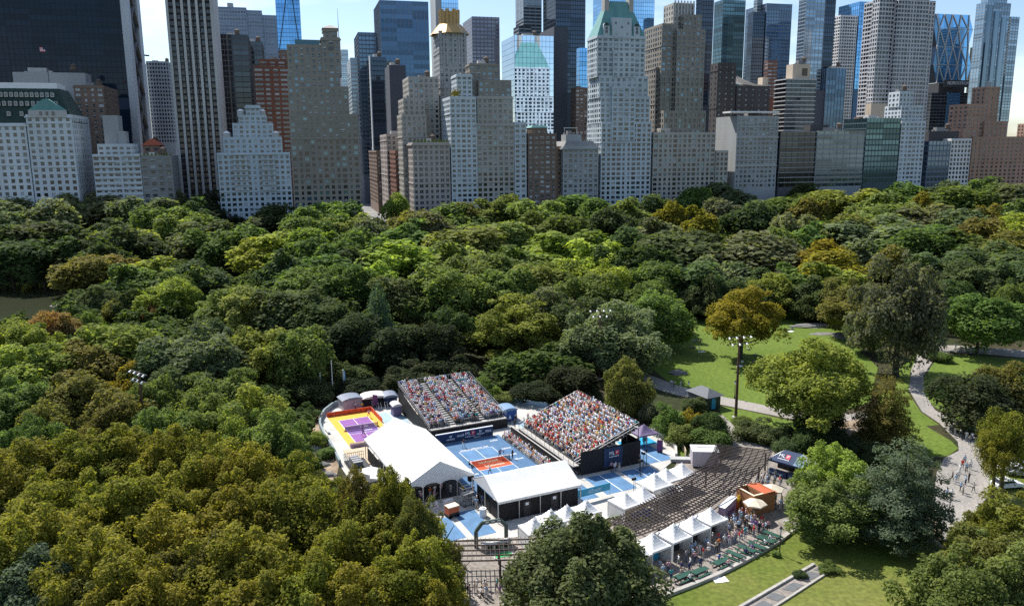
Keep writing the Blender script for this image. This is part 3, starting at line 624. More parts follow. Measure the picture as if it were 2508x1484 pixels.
# teal gable on the corner pavilion
ug, zg = onv(117, 286, V0); ug -= b.u; zt_ = onv(117, 243, V0)[1]
mb = MB(); hw = 9.5; mb.box(ug - hw, -1.0, zg - .5, ug + hw, 2.2, zg + 3.5, 1)
mb.poly([(ug - hw, -1.0, zg + 3.51), (ug + hw, -1.0, zg + 3.51), (ug + 1.2, -1.0, zt_), (ug - 1.2, -1.0, zt_)]); mb.poly([(ug - hw, 5., zg + 3.51), (ug + hw, 5., zg + 3.51), (ug + 1.2, 5., zt_), (ug - 1.2, 5., zt_)])
mb.quad((ug - hw, -1, zg + 3.51), (ug - 1.2, -1, zt_), (ug - 1.2, 5, zt_), (ug - hw, 5, zg + 3.51)); mb.quad((ug + hw, -1, zg + 3.51), (ug + 1.2, -1, zt_), (ug + 1.2, 5, zt_), (ug + hw, 5, zg + 3.51))
mb.tube((ug, 1, zt_ - .5), (ug, 1, zt_ + 4), .35, .05, 6)
gab = mb.build('gable', [M['copper_green'], M['cornice_stone']], b.root)
for k in (-1, 0, 1): put('window', wmesh('dark', 'p', 'v'), gab, (ug + k * 3.2, -1.06, zg + 1.7), 0, (1.6, 1, 2.6))
b.done(None)
uf, zf0 = onv(121, 208, V0 + 12); zf1 = onv(118, 112, V0 + 12)[1]
fl = thing('flag_pole', 'tall flagpole with a small striped flag on the hotel roof', 'flag', (*uv(uf, V0 + 12), 0), GRID_ROT)
mb = MB(); mb.tube((0, 0, zf0 - 3.5), (0, 0, zf1), .22, .1, 8); mb.build('pole', M['dark_metal'], fl)
mb = MB()
for k in range(7): mb.box(-2.9, -.03 + .02 * (k % 2), zf1 - 3.6 + k * .36, -.12, .03, zf1 - 3.6 + k * .36 + .35, k % 2)
mb.box(-1.3, -.06, zf1 - 2.3, -.12, .05, zf1 - 1.0, 2); mb.build('flag', [M['red_print'], M['white_print'], M['navy_fabric']], fl)

b = Bld('apartment_block', 'brown-grey stone block rising behind the white mansard hotel', 575, 178, 212)
b.tier(180, 252, 213, 'brickb', dep=45, yb=470, cornice=.5); b.tier(252.3, 262, 226, 'brickb', dv=8, dep=34, yb=470); b.done()
b = Bld('office_tower', 'huge sloping black glass office tower with white travertine side frame', 650, -60, 0)
t = b.tier(-120, 288, -60, 'black_glass', dep=52, yb=300, faces='N', zt=215)
X0, Y0, X1, Y1, z0, z1 = t
mb = MB()                                                   # white end wall with dark slot and diagonal bracing
mb.box(X1 + .01, Y0 - 1.5, 0, X1 + 4.6, Y0 + 10, 215); mb.box(X1 + .01, Y1 - 12, 0, X1 + 4.6, Y1 + 1.5, 215); mb.build('end_frame', S['white']['wall'], b.root)
mb = MB(); mb.box(X1 + .02, Y0 + 10.02, 0, X1 + 3.2, Y1 - 12.02, 214); mb.build('end_glazing', G['dark'], b.root)
mb = MB()
for k in range(8):
    za, zb = 20 + k * 25, 45 + k * 25
    mb.bar((X1 + 4, Y0 + 10, za), (X1 + 4, Y1 - 12, zb), 1.6, .8); mb.bar((X1 + 4, Y1 - 12, za), (X1 + 4, Y0 + 10, zb), 1.6, .8)
mb.build('brace', S['greyd']['wall'], b.root)
mb = MB(); mb.quad((X0, Y0 - .5, 90), (X1, Y0 - .5, 90), (X1, Y0 - 16, 0), (X0, Y0 - 16, 0)); mb.quad((X1, Y0 - .5, 90), (X1, Y0 - 16, 0), (X1, Y0 + 3, 0), (X1, Y0 + 3, 90)); mb.build('sloping_skirt', S['black_glass']['pane'], b.root)
b.done(None)
simple('penthouse_block', 'long pale grey rooftop block behind the hotel mansard', 600, 30, 208, 178, 'blank_grey', dep=16).done(False)
b = Bld('small_hotel', 'low white balconied building with stepped terraces and blank white tower', V0, 226, 381)
t = b.tier(226, 342, 382, 'whiteb', dep=30, yb=500); b.tier(238, 322, 357, 'whiteb', dv=4, dep=22, z0=t[5]); t2 = b.tier(250, 288, 283, 'blank_grey', dv=10, dep=12, z0=t[5]); b.tier(288.3, 306, 322, 'blank_grey', dv=9, dep=10, z0=t[5])
b.balconies((t[0], t[1], t[0] + 12, t[3], 0, t[5]), 3.2, 1.0, 'cornice_stone', 20, 'N'); b.balconies((t[2] - 9, t[1], t[2], t[3], 0, t[5]), 3.2, 1.0, 'cornice_stone', 20, 'N'); b.done(False)
b = simple('low_block', 'low dark grey stone block with planted roof beside the striped black tower', V0, 343, 420, 386, 'greyd', dep=30, yb=500)
for k in range(9):
    mb = MB(); mb.prism([(k * 2.1 + .8 * math.cos(a), 1.6 + .8 * math.sin(a)) for a in np.linspace(0, 5.4, 7)], b.tops[0][4] + 1.0, b.tops[0][4] + 2.2 + (k * 7 % 5) * .25, 0, .4); mb.build('roof_shrub', M['roof_plant'], b.root)
b.done(False)
b = Bld('red_roofed_house', 'small red-roofed rooftop house peeking behind the low dark block', 575, 355, 350)
t = b.tier(350, 392, 360, 'bricko', dep=18, yb=400); X0, Y0, X1, Y1, z0, z1 = t; mb = MB(); mb.prism([(X0 - 1, Y0 - 1), (X1 + 1, Y0 - 1), (X1 + 1, Y1), (X0 - 1, Y1)], z1 + 1.01, z1 + 5, 0, .25); mb.build('roof', M['terracotta'], b.root); b.done(False)
simple('glass_tower', 'slim pale faceted glass tower with a roof crane, between two dark towers', 900, 321, 345, 150, 'pale_far', dep=26, yb=350).done(False)
bb = Bld('grey_tower', 'ribbed grey stone tower just beside the slim pale glass one', 930, 362, 152)
bb.tier(357, 412, 153, 'bandgrey', dep=40, yb=350); bb.done()
uc, zc = onv(335, 148, 905)
cr_ = thing('tower_crane', 'small dark luffing crane on top of the slim pale tower', 'crane', (*uv(uc, 905), 0), GRID_ROT)
mb = MB(); mb.tube((0, 0, zc - 3), (0, 0, zc + 6), .8, .8, 6); mb.build('mast', M['dark_metal'], cr_); mb = MB(); mb.bar((-14, 0, zc + 6.5), (12, 0, zc + 4.5), 1.4); mb.bar((-14, 0, zc + 6.5), (-11, 0, zc + 9), .6); mb.build('jib', M['dark_metal'], cr_)
b = Bld('striped_tower', 'tall black tower with white marble fins and dark window bands', 560, 410, 0)
t = b.tier(404, 513, -40, 'dkblk', dep=45, yb=480, zt=185, faces='N'); X0, Y0, X1, Y1, z0, z1 = t; n = 6
for k in range(n + 1):
    xx = X0 + (X1 - X0) * k / n; mb = MB(); mb.box(xx - .75, Y0 - 1.3, 0, xx + .75, Y0 - .02, z1); mb.build('marble_fin', S['fin']['wall'], b.root)
for j in range(int(z1 / 3.9)):
    if j * 3.9 < 15: continue
    mb = MB(); mb.box(X0, Y0 - .5, j * 3.9, X1, Y0 - .01, j * 3.9 + .6); mb.build('spandrel', S['slat_dark']['bandm'], b.root)
mb = MB(); mb.box(X1 + .01, Y0, 0, X1 + .9, Y1, z1); mb.build('side_wall', S['fin']['wall'], b.root); b.done(False)
b = Bld('stepped_apartments', 'pale blue-grey apartment house stepping up to a small pavilion', V0, 533, 378)
t = b.tier(531, 710, 378, 'blueg', dep=34, yb=545); t2 = b.tier(546, 690, 340, 'blueg', dv=3, dep=28, z0=t[5]); t3 = b.tier(569, 668, 306, 'blueg', dv=6, dep=22, z0=t2[5]); t4 = b.tier(584, 652, 286, 'blueg', dv=8, dep=17, z0=t3[5]); t5 = b.tier(601, 636, 262, 'blueg', dv=9, dep=10, z0=t4[5], cornice=.7)
for tt, xs in ((t2, (.06, .9)), (t4, (.08, .85))):
    for k in xs:
        X0, Y0, X1, Y1, z0, z1 = tt; xx = X0 + (X1 - X0) * k; mb = MB(); mb.prism([(xx + 2.2 * math.cos(a), Y0 + 4 + 2.2 * math.sin(a)) for a in np.linspace(0, 5.5, 9)], z1 + .02, z1 + 3.4, 0, None); mb.prism([(xx + 2.4 * math.cos(a), Y0 + 4 + 2.4 * math.sin(a)) for a in np.linspace(0, 5.5, 9)], z1 + 3.41, z1 + 4.6, 1, .3); mb.build('turret', [M['cornice_stone'], M['white_paint']], b.root)
b.balconies((t[0] + 9, t[1], t[0] + 18, t[3], 0, t[5]), 3.2, 1.1, 'cornice_stone', 25, 'N'); b.balconies((t[2] - 18, t[1], t[2] - 9, t[3], 0, t[5]), 3.2, 1.1, 'cornice_stone', 25, 'N'); b.done(False)
simple('bronze_tower', 'dark bronze office tower with floor bands behind the stepped apartments', 640, 527, 606, 85, 'slat_dark', dep=40, yb=330).done(False)
bx = simple('bronze_annex', 'narrow dark bronze tower beside the wider bronze one', 690, 596, 641, 102, 'slat_dark', dep=40, yb=160); bx.done(False)
b = Bld('corporate_tower', 'broad blue-grey office block with fine window grid and stepped roof', 1000, 527, 20)
b.tier(524, 602, 18, 'far_grid', dep=50, yb=160); b.tier(602.3, 640, 26, 'far_grid', dv=1, dep=45, yb=160); b.tier(640.3, 682, 38, 'far_grid', dv=3, dep=45, yb=200); b.box('roof_plant_room', 556, 570, 8, 12, 10, S['bandgrey']['wall'], z0=b.tops[0][4]); b.done(False)
b = Bld('blue_skyscraper', 'slender blue glass skyscraper with diagonal bracing, running out of the top of the picture', 900, 668, 0)
t = b.tier(671, 730, -60, 'blue_glass', dep=32, yb=180, faces='NE', zt=245); X0, Y0, X1, Y1, z0, z1 = t
mb = MB(); mb.bar((X0, Y0 - .5, 150), (X0 + 14, Y0 - .5, 225), .9); mb.bar((X1, Y0 - .5, 130), (X1 - 9, Y0 - .5, 225), .9); mb.bar((X0 + 14, Y0 - .5, 110), (X0, Y0 - .5, 150), .9); mb.build('diagonal_brace', M['dark_metal'], b.root); b.done(False)
b = Bld('red_brick_tower', 'red brick tower with rows of pale windows between grey neighbours', 600, 620, 165)
t = b.tier(622, 706, 166, 'brick', dep=30, yb=420); b.tier(634, 700, 149, 'brick', dv=3, dep=20, z0=t[5]); b.tier(684, 704, 126, 'brickb', dv=6, dep=9, z0=t[5]); b.done(False)
b = Bld('tan_hotel', 'tan brick hotel stepping up to a clock-like lantern tower with pale hipped roof', V0, 706, 284)
t = b.tier(708, 876, 284, 'tan', dep=36, yb=520); t2 = b.tier(705, 853, 216, 'tan', dv=3, dep=30, z0=t[5]); t3 = b.tier(703, 833, 186, 'tan', dv=5, dep=25, z0=t2[5]); t4 = b.tier(702, 788, 114, 'tan', dv=7, dep=20, z0=t3[5]); t5 = b.tier(786, 833, 96, 'tan', dv=6.5, dep=16, z0=t3[5], cornice=.5)
t6 = b.tier(792, 826, 74, 'tan', dv=8, dep=12, z0=t5[5], cornice=.6); X0, Y0, X1, Y1, z0, z1 = t6
mb = MB(); mb.prism([(X0 - .8, Y0 - .8), (X1 + .8, Y0 - .8), (X1 + .8, Y1 + .8), (X0 - .8, Y1 + .8)], z1 + 1.01, z1 + 3.6, 0, .12); mb.build('hipped_roof', S['pink']['wall'], b.root)
X0, Y0, X1, Y1, z0, z1 = t4; mb = MB(); mb.box(X0 + 5, Y0 + 2, z1 + .01, X1 - 1, Y0 + 9, z1 + 4.2); mb.build('greenhouse', S['teal_glass']['pane'], b.root)
X0, Y0, X1, Y1, z0, z1 = t5; mb = MB(); mb.tube(((X0 + X1) / 2, Y0 - .3, z1 - 4.6), ((X0 + X1) / 2, Y0 + .2, z1 - 4.6), 2.1, 2.1, 16); mb.v = [(a, bq, c) for a, bq, c in mb.v]; mb.build('round_window', G['dark'], b.root); b.done(False)
# --- beyond the avenue --------------------------------------------------------
b = simple('far_glass_tower', 'far pale glass tower with slanted top and needle spire', 1600, 834, 862, 150, 'pale_far', dep=60, yb=260); b.tier(836, 852, 122, 'pale_far', dv=3, dep=40, z0=b.tops[0][4])
us, zs = onv(831, 118, 1620); zt_ = onv(829.5, 22, 1620)[1]; mb = MB(); mb.tube((us - b.u, 20, zs - 40), (us - b.u, 20, zt_), 1.6, .3, 6); mb.build('spire', M['steel'], b.root); b.done(False)
simple('white_slab', 'white banded office slab at the avenue, behind the tan hotel', 800, 858, 880, 142, 'slat_white', dep=50, yb=340).done(False)
simple('grey_glass_tower', 'blue-grey glass tower beside the big navy tower on the avenue', 790, 877, 921, 80, 'slate_glass', dep=50, yb=430).done(False)
b = simple('thin_edge_tower', 'dark narrow tower with one bright sunlit edge beside the avenue', 730, 908, 945, 140, 'dark_glass', dep=34, yb=360); X0, Y0, X1, Y1, z1 = b.tops[0]; mb = MB(); mb.box(X0 - 1.2, Y0 - .4, 0, X0 - .35, Y0 + 6, z1 + 1); mb.build('sunlit_edge_strip', S['white']['wall'], b.root); b.done(False)  # white strip: the sunlit edge is put into the wall colour
simple('navy_tower', 'broad navy glass tower with pale vertical fins', 760, 930, 1048, 3, 'navy_glass', dep=52, yb=330).done(False)
b = simple('stone_edge_tower', 'bright blue glass tower with grey stone edge behind the gold crown', 820, 1062, 1121, -40, 'blue_bright', dep=45, yb=120, zt=215); X0, Y0, X1, Y1, z1 = b.tops[0]; mb = MB(); mb.box(X0 - 6, Y0 - .3, 0, X0 - .4, Y0 + 30, z1); mb.build('stone_pier', S['grey']['wall'], b.root); b.done(False)
simple('plum_tower', 'square plum-grey office tower beside the gold crowned building', 900, 1134, 1222, 42, 'purple_far', dep=50, yb=200).done(False)
b = Bld('gold_crowned_tower', 'grey stone tower with fluted gold crown', 575, 1078, 80)
t = b.tier(1061, 1142, 80, 'grey', dep=24, yb=370, z0=0); X0, Y0, X1, Y1, z0, z1 = t; mx_, my_ = (X0 + X1) / 2, (Y0 + Y1) / 2
zc = onv(1100, 20, 575)[1]; n = 16
mb = MB(); ring0 = [((X1 - X0) * .66 * (1 + .12 * (k % 2)) * math.cos(2 * math.pi * k / n), (Y1 - Y0) * .66 * (1 + .12 * (k % 2)) * math.sin(2 * math.pi * k / n)) for k in range(n)]
mb.prism([(mx_ + a, my_ + c) for a, c in ring0], z1 - .6, z1 + 6.5, 0, .58); mb.build('flared_roof', M['gold_roof'], b.root)
mb = MB()
for k in range(n): a = 2 * math.pi * k / n; mb.tube((mx_ + 6.1 * math.cos(a), my_ + 6.1 * math.sin(a), z1 + 4), (mx_ + 6.3 * math.cos(a), my_ + 6.3 * math.sin(a), zc - 1.2 + 1.6 * (k % 2)), 1.45, 1.5, 8)
mb.tube((mx_, my_, z1 + 4), (mx_, my_, zc - 2), 5.6, 5.6, 16); mb.build('gold_crown', M['gold_roof'], b.root, smooth=False)
mb = MB()
for k in range(5):
    xx = X0 + 1.2 + (X1 - X0 - 2.4) * k / 4; mb.box(xx - .5, Y0 - .7, z1 - 22, xx + .5, Y0 - .01, z1 - .7)
mb.build('buttress', S['grey']['wall'], b.root)
b.tier(1000, 1074, 192, 'tanl', dv=-16, dep=30, yb=340, z0=0); b.tier(988, 1040, 245, 'tanl', dv=-26, dep=28, yb=360, z0=0); b.done(True)
for k, (x, w_) in enumerate(((1002, 20), (1030, 14))):
    pass
b = Bld('corner_block', 'pinkish grey corner building with roof garden, at the foot of the avenue', V0, 1010, 352)
t = b.tier(1010, 1101, 353, 'pink', dep=26, yb=530, cornice=.7)
for k in range(10):
    X0, Y0, X1, Y1, z0, z1 = t; xx = X0 + 1.5 + k * (X1 - X0 - 3) / 9; mb = MB(); mb.prism([(xx + 1.1 * math.cos(a), Y0 + 2.2 + .9 * math.sin(a)) for a in np.linspace(0, 5.4, 7)], z1 + 1, z1 + 2.4 + (k * 5 % 4) * .4, 0, .45); mb.build('roof_shrub', M['roof_plant'], b.root)
b.done(False)
for k, (nm, lab, v, dep, yt, sk, x) in enumerate((
    ('avenue_block', 'tall tan stepped apartment house right behind the corner building on the avenue', 547, 26, 284, 'tanl', 984),
    ('avenue_block', 'brown brick block on the avenue behind the tan stepped house', 576, 36, 372, 'brick', 968),
    ('avenue_block', 'cream banded hotel on the avenue next to the brown brick block', 615, 46, 332, 'pink', 946),
    ('avenue_block', 'dark brown block farthest down the avenue with awning', 665, 70, 372, 'brickb', 922))):
    b = Bld(nm, lab, v, x, yt); t = b.tier(x, x + 60, yt, sk, dep=dep, yb=500, faces='NE'); b.done(k < 3)
simple('grey_shaft', 'dark blank slate shaft rising between navy tower and stepped tan house', 640, 953, 993, 160, 'blank_slate', dep=30).done(False)
simple('avenue_end_block', 'low tan block closing the avenue far away', 1150, 878, 901, 425, 'greyd', dep=60, yb=470).done(False)
b = Bld('white_apartments', 'white brick apartment building with window strips and yellow roof tree', V0, 1102, 240)
t = b.tier(1102, 1166, 241, 'whiteb', dep=32, yb=520); t2 = b.tier(1118, 1156, 186, 'whiteb', dv=5, dep=18, z0=t[5], cornice=.4)
X0, Y0, X1, Y1, z0, z1 = t; mb = MB()
rr = random.Random(3)
for k in range(60): a, c, d = rr.gauss(X0 + 4, 1.5), rr.gauss(Y0 + 2.5, 1), z1 + 1 + abs(rr.gauss(1.6, 1)); mb.poly([(a, c, d), (a + .9, c + .3, d + .3), (a + .5, c - .4, d + .9), (a - .3, c + .2, d + .8)])
MM('yellow_leaf', (.32, .27, .03), .8, .3, 2.); mb.build('roof_tree', M['yellow_leaf'], b.root); b.done()
b = Bld('tan_apartments', 'broad tan stone apartment house with arched top windows and terraces', V0, 1167, 305)
t = b.tier(1167, 1259, 306, 'tanl', dep=34, yb=520, cornice=.5); t2 = b.tier(1168.5, 1256, 240, 'tanl', dv=2, dep=28, z0=t[5], cornice=.3); t3 = b.tier(1172, 1252, 200, 'tan', dv=6, dep=20, z0=t2[5]); t4 = b.tier(1150, 1222, 160, 'tan', dv=10, dep=14, z0=t2[5]); b.done()
simple('narrow_white_block', 'narrow pale blue-white building wedged before the mirror tower', V0, 1260, 1289, 303, 'whiteb', dep=26, yb=510).done(False)
b = Bld('brown_brick_block', 'brown brick building with teal-roofed penthouse under the mirror tower', V0, 1293, 330)
t = b.tier(1293, 1363, 331, 'brickb', dep=24, yb=510); t2 = b.tier(1302, 1340, 317, 'brickb', dv=4, dep=12, z0=t[5]); X0, Y0, X1, Y1, z0, z1 = t2; mb = MB(); mb.prism([(X0 - .5, Y0 - .5), (X1 + .5, Y0 - .5), (X1 + .5, Y1), (X0 - .5, Y1)], z1 + 1.01, z1 + 2.6, 0, .75); mb.build('penthouse_roof', M['copper_green'], b.root); b.done(False)
simple('brown_brick_wing', 'small brown brick wing between the brown block and the grey stone house', V0 + 6, 1363, 1379, 362, 'bricko', dep=20, yb=510).done(False)
b = Bld('grey_stone_house', 'grey stone apartment house with mansard attic and rooftop frame', V0, 1379, 362)
t = b.tier(1379, 1466, 363, 'grey', dep=32, yb=510, cornice=.9); mansard(b, 1380, 1465, 361, 346, .6, 28, S['greyd']['wall'], 3); t2 = b.tier(1386, 1424, 330, 'blank_grey', dv=7, dep=10, z0=t[5])
X0, Y0, X1, Y1, z0, z1 = t2; mb = MB()
for a in (0, 9): mb.bar((X0 + a, Y0 + 3, z1), (X0 + a, Y0 + 3, z1 + 4.5), .3)
mb.bar((X0 - .5, Y0 + 3, z1 + 4.5), (X0 + 9.5, Y0 + 3, z1 + 4.5), .5); mb.build('roof_frame', M['steel'], b.root); b.done(False)
b = simple('mirror_tower', 'mirror glass tower reflecting a pale sunlit building', 640, 1229, 1356, 88, 'mirror', dep=40, yb=330, faces='NE'); b.done(False)
b = simple('slate_slab', 'blank dark slate slab standing right beside the mirror tower', 655, 1357, 1390, 66, 'blank_slate', dep=40, fs=True); b.done(False)
b = simple('striped_glass_tower', 'grey-green banded glass tower rising behind the mirror tower', 850, 1263, 1326, -40, 'slat_grey', dep=45, yb=110, zt=215); b.tier(1258, 1300, 64, 'slat_grey', dv=-4, dep=20, yb=110, z0=0); b.done(False)
simple('black_blue_tower', 'very dark blue gridded tower between the mirror tower and the copper roof', 780, 1330, 1434, -40, 'dark_glass', dep=50, yb=230, zt=205).done(False)
simple('curved_blue_tower', 'narrow blue glass tower with sloping shoulder before the dark gridded one', 700, 1412, 1440, 118, 'blue_glass', dep=30, yb=230).done(False)
simple('brown_rear_block', 'brown rear block with stair ledges between slate slab and copper roofed tower', 640, 1398, 1440, 218, 'brickb', dep=40, yb=350).done(False)
simple('sky_blue_tower', 'very broad bright blue glass skyscraper behind the copper roof', 840, 1452, 1604, -50, 'blue_bright', dep=50, yb=190, zt=222).done(False)

# copper roofed tower
b = Bld('copper_roofed_tower', 'pale blue-grey terraced apartment tower with steep green copper roof', V0, 1470, 300)
S['hamp'] = sty(wall=wmat('brick_pale_blue', (.42, .475, .505)), bay=3.8, fl=3.3, fw=.5, fh=.54, gl=(('dark', .55), ('mid', .3), ('blind', .15)))
t = b.tier(1473, 1596, 302, 'hamp', dep=28, yb=500, faces='NES'); t2 = b.tier(1471, 1592, 240, 'hamp', dv=1.5, dep=25, z0=t[5], faces='NES'); t3 = b.tier(1468, 1588, 190, 'hamp', dv=2.6, dep=22, z0=t2[5], faces='NES'); t4 = b.tier(1463, 1581, 92, 'hamp', dv=3.6, dep=19, z0=t3[5], faces='NES', cornice=.4)
ta = b.tier(1500, 1557, 215, 'hamp', dv=-.6, dep=3, z0=t[5] - 12, roof=True); tb = b.tier(1502, 1556, 128, 'hamp', dv=2.2, dep=3, z0=t3[5])
X0, Y0, X1, Y1, z0, z1 = t4; zr = onv(1515, 6, V0 + 12)[1]
mb = MB(); i1, i2 = 9.6, 7.2; P = [(X0 + .2, Y0 + .2), (X1 - .2, Y0 + .2), (X1 - .2, Y1 - .2), (X0 + .2, Y1 - .2)]; T = [(X0 + i1, Y0 + i2), (X1 - i1, Y0 + i2), (X1 - i1, Y1 - i2), (X0 + i1, Y1 - i2)]
for k in range(4): a, c = P[k], P[(k + 1) % 4]; ta_, tc_ = T[k], T[(k + 1) % 4]; mb.quad((*a, z1 + 1.0), (*c, z1 + 1.0), (*tc_, zr), (*ta_, zr))
mb.quad(*((*q, zr) for q in T)); mb.build('copper_roof', M['copper_green'], b.root)
for xx in (X0 + i1 - 1, X1 - i1 + 1): mb = MB(); mb.box(xx - 1.6, Y0 + 5.2, zr - 14, xx + 1.6, Y0 + 11, zr + 9); mb.build('chimney', S['tanl']['wall'], b.root)
mb = MB(); w_ = 7.; xm = (X0 + X1) / 2; mb.box(xm - w_, Y0 - .4, z1 - .3, xm + w_, Y0 + 7, z1 + 12.5); cd_ = mb.build('central_dormer', S['hamp']['wall'], b.root)
for k, (a, c) in enumerate(((-4.5, 9), (4.5, 9), (0, 6.5), (-4, 2), (4, 2))): put('window', wmesh('blind' if k > 2 else 'dark', 'p', 'v'), cd_, (xm + a, Y0 - .46, z1 + c), 0, (1.3, 1, 1.6))
for sx in (-1, 1): mb = MB(); xx = xm + sx * 11; mb.box(xx - 2.2, Y0 - .3, z1, xx + 2.2, Y0 + 5, z1 + 7); mb.tube((xx, Y0 - .3, z1 + 7), (xx, Y0 + 5, z1 + 7), 2.2, 2.2, 14); ad_ = mb.build('arched_dormer', S['hamp']['wall'], b.root); put('window', wmesh('dark', 'p', 'h'), ad_, (xx, Y0 - .36, z1 + 4.4), 0, (1.9, 1, 4.6))
b.done(None)

# tan twin-stepped tower (long letters sign tower in life)
b = Bld('tan_deco_tower', 'tan brick deco tower with stepped crown and lower wings', V0, 1601, 325)
t = b.tier(1601, 1753, 328, 'tanl', dep=30, yb=490); b.tier(1753.3, 1784, 372, 'tanl', dv=1, dep=26, yb=490, z0=0); tw = b.tier(1626, 1729, 275, 'tan', dv=10, dep=26, z0=0, yb=330); tw2 = b.tier(1659, 1728, 76, 'tan', dv=12, dep=22, z0=tw[5]); tw3 = b.tier(1675, 1719, 40, 'tan', dv=14, dep=18, z0=tw2[5]); tw4 = b.tier(1650, 1702, 12, 'tanl', dv=20, dep=16, z0=tw2[5])
b.tier(1622, 1660, 62, 'tan', dv=16, dep=30, z0=tw[5]); b.tier(1606, 1624, 168, 'tan', dv=20, dep=26, z0=0, yb=330); b.tier(1618, 1642, 318, 'tanl', dv=6, dep=6, z0=t[5])
X0, Y0, X1, Y1, z0, z1 = tw4
for k in range(7): mb = MB(); xx = X0 + 1 + (X1 - X0 - 2) * k / 6; mb.box(xx - .5, Y0 - .6, z1 - 9, xx + .5, Y0 - .02, z1 + 2.5); mb.build('crown_fin', M['cornice_stone'], b.root)
b.done()
simple('dark_slab_tower', 'nearly black glass tower immediately beside the tan deco tower', 770, 1706, 1750, -40, 'dark_glass', dep=45, yb=260, zt=200).done(False)
simple('teal_office_tower', 'dark teal gridded office tower with lit floors', 800, 1750, 1828, -40, 'teal_glass', dep=50, yb=260, zt=205).done(False)
b = Bld('split_glass_tower', 'twin slab of dark and blue glass reflecting neighbours, open sky beside it', 850, 1835, 12)
b.tier(1832, 1878, 30, 'dark_glass', dep=40, yb=240); b.tier(1878.4, 1940, 10, 'slate_glass', fs=True, dv=-1.5, dep=44, yb=240, z0=0); b.tier(1846, 1868, 0, 'slat_grey', dv=10, dep=20, yb=60, z0=0); b.done(False)
b = Bld('netted_block', 'dark brown building wrapped in netting with sagging white roof sheet', 585, 1746, 158)
t = b.tier(1739, 1804, 158, 'netted', dep=40, yb=340); t2 = b.tier(1804.5, 1886, 214, 'netted', fs=True, dv=1.5, dep=34, yb=340, z0=0); X0, Y0, X1, Y1, z0, z1 = t2
mb = MB(); n = 8
for k in range(n): a, c = k / n, (k + 1) / n; f_ = lambda q: z1 + 1.5 + 7 * (1 - q) ** 2.5; mb.quad((X0 + (X1 - X0) * a, Y0 - .5, f_(a)), (X0 + (X1 - X0) * c, Y0 - .5, f_(c)), (X0 + (X1 - X0) * c, Y0 + 20, f_(c) + .6), (X0 + (X1 - X0) * a, Y0 + 20, f_(a) + .6))
mb.build('roof_sheet', M['white_fabric'], b.root); b.tier(1855, 1882, 190, 'blank_tan', dv=16, dep=9, z0=t2[5]); b.done(False)
simple('red_brick_rear_block', 'dark red brick block in the gap between twin glass slab and cream tower', 700, 1870, 1905, 152, 'brick', dep=30, yb=240).done(False)
b = Bld('grey_club_house', 'plain grey stone club house with white roof canopy', V0, 1802, 284)
t = b.tier(1806, 1908, 288, 'grey', dep=30, yb=460, faces='N'); X0, Y0, X1, Y1, z0, z1 = t; mb = MB(); mb.box(X0 - 5, Y0 + .5, z1 + 3.2, X1 + .5, Y0 + 12, z1 + 4.3); mb.build('roof_canopy', M['white_paint'], b.root)
for k in range(9): mb = MB(); xx = X0 - 3 + (X1 - X0 + 2) * k / 8; mb.tube((xx, Y0 + 1.2, z1 + .9), (xx, Y0 + 1.2, z1 + 3.2), .2, .2, 6); mb.build('canopy_post', M['dark_metal'], b.root)
for zz in (z1 * .52, z1 * .8): mb = MB(); mb.box(X0 - .3, Y0 - .45, zz, X1 + .3, Y0 - .01, zz + .6); mb.build('string_course', M['cornice_stone'], b.root)
b.done(False)
b = Bld('cream_balcony_tower', 'cream apartment tower with wrap-round balcony bands and tan penthouse', 600, 1935, 195)
t = b.tier(1896, 1998, 195, 'slat_dark', dep=34, yb=330); b.balconies(t, 3.5, 1.3, 'cornice_stone', onv(1960, 330, 600)[1], 'NE', .3); t2 = b.tier(1924, 1986, 158, 'blank_tan', dv=5, dep=16, z0=t[5] + .4); X0, Y0, X1, Y1, z0, z1 = t2; mb = MB(); mb.box(X0 + 9, Y0 - .25, z0 + 3, X0 + 14, Y0 - .01, z0 + 9); mb.build('vent_louvre', M['tank_wood'], b.root); b.done(False)
MM('slab_edge', (.40, .40, .39), .8, .1)
b = Bld('banded_apartments', 'long low dark apartment block striped with pale balcony slabs', V0, 1912, 322)
t = b.tier(1912, 2002, 323, 'slat_dark', dep=30, yb=460); t2 = b.tier(2002.4, 2118, 321, 'slat_grey', dv=-1, dep=30, yb=460, z0=0)
b.balconies(t, 3.6, 1.6, 'slab_edge', 22, 'N', -.25); b.balconies(t2, 3.6, 1.4, 'slab_edge', 22, 'N', -.25); b.tier(1985, 2030, 306, 'blank_dark', dv=12, dep=8, z0=t[5]); b.done(False)
b = Bld('corner_glass_tower', 'sky reflecting glass tower with horizontal lines and dark corner shaft', 720, 1962, 0)
b.tier(1958, 2024, -40, 'silver', dep=40, yb=330, zt=200); b.tier(2024.4, 2050, -40, 'dark_glass', fs=True, dv=2, dep=36, yb=250, z0=0, zt=198); b.tier(2026, 2072, 168, 'navy_glass', fs=True, dv=-8, dep=9.5, yb=330, z0=0); b.tier(1998, 2024, 222, 'blank_slate', fs=True, dv=-7, dep=6.5, z0=0); b.done(False)
b = Bld('white_grid_tower', 'white gridded tower with blue glass edge strip', 760, 2050, 0)
b.tier(2046, 2106, -30, 'whitegrid', dep=40, yb=320, zt=186); b.tier(2106.4, 2131, 5, 'blue_glass', fs=True, dv=1, dep=34, yb=220, z0=0); b.done(False)
b = Bld('pale_concrete_tower', 'very tall pale grey gridded tower with notched corners', 610, 2150, 0)
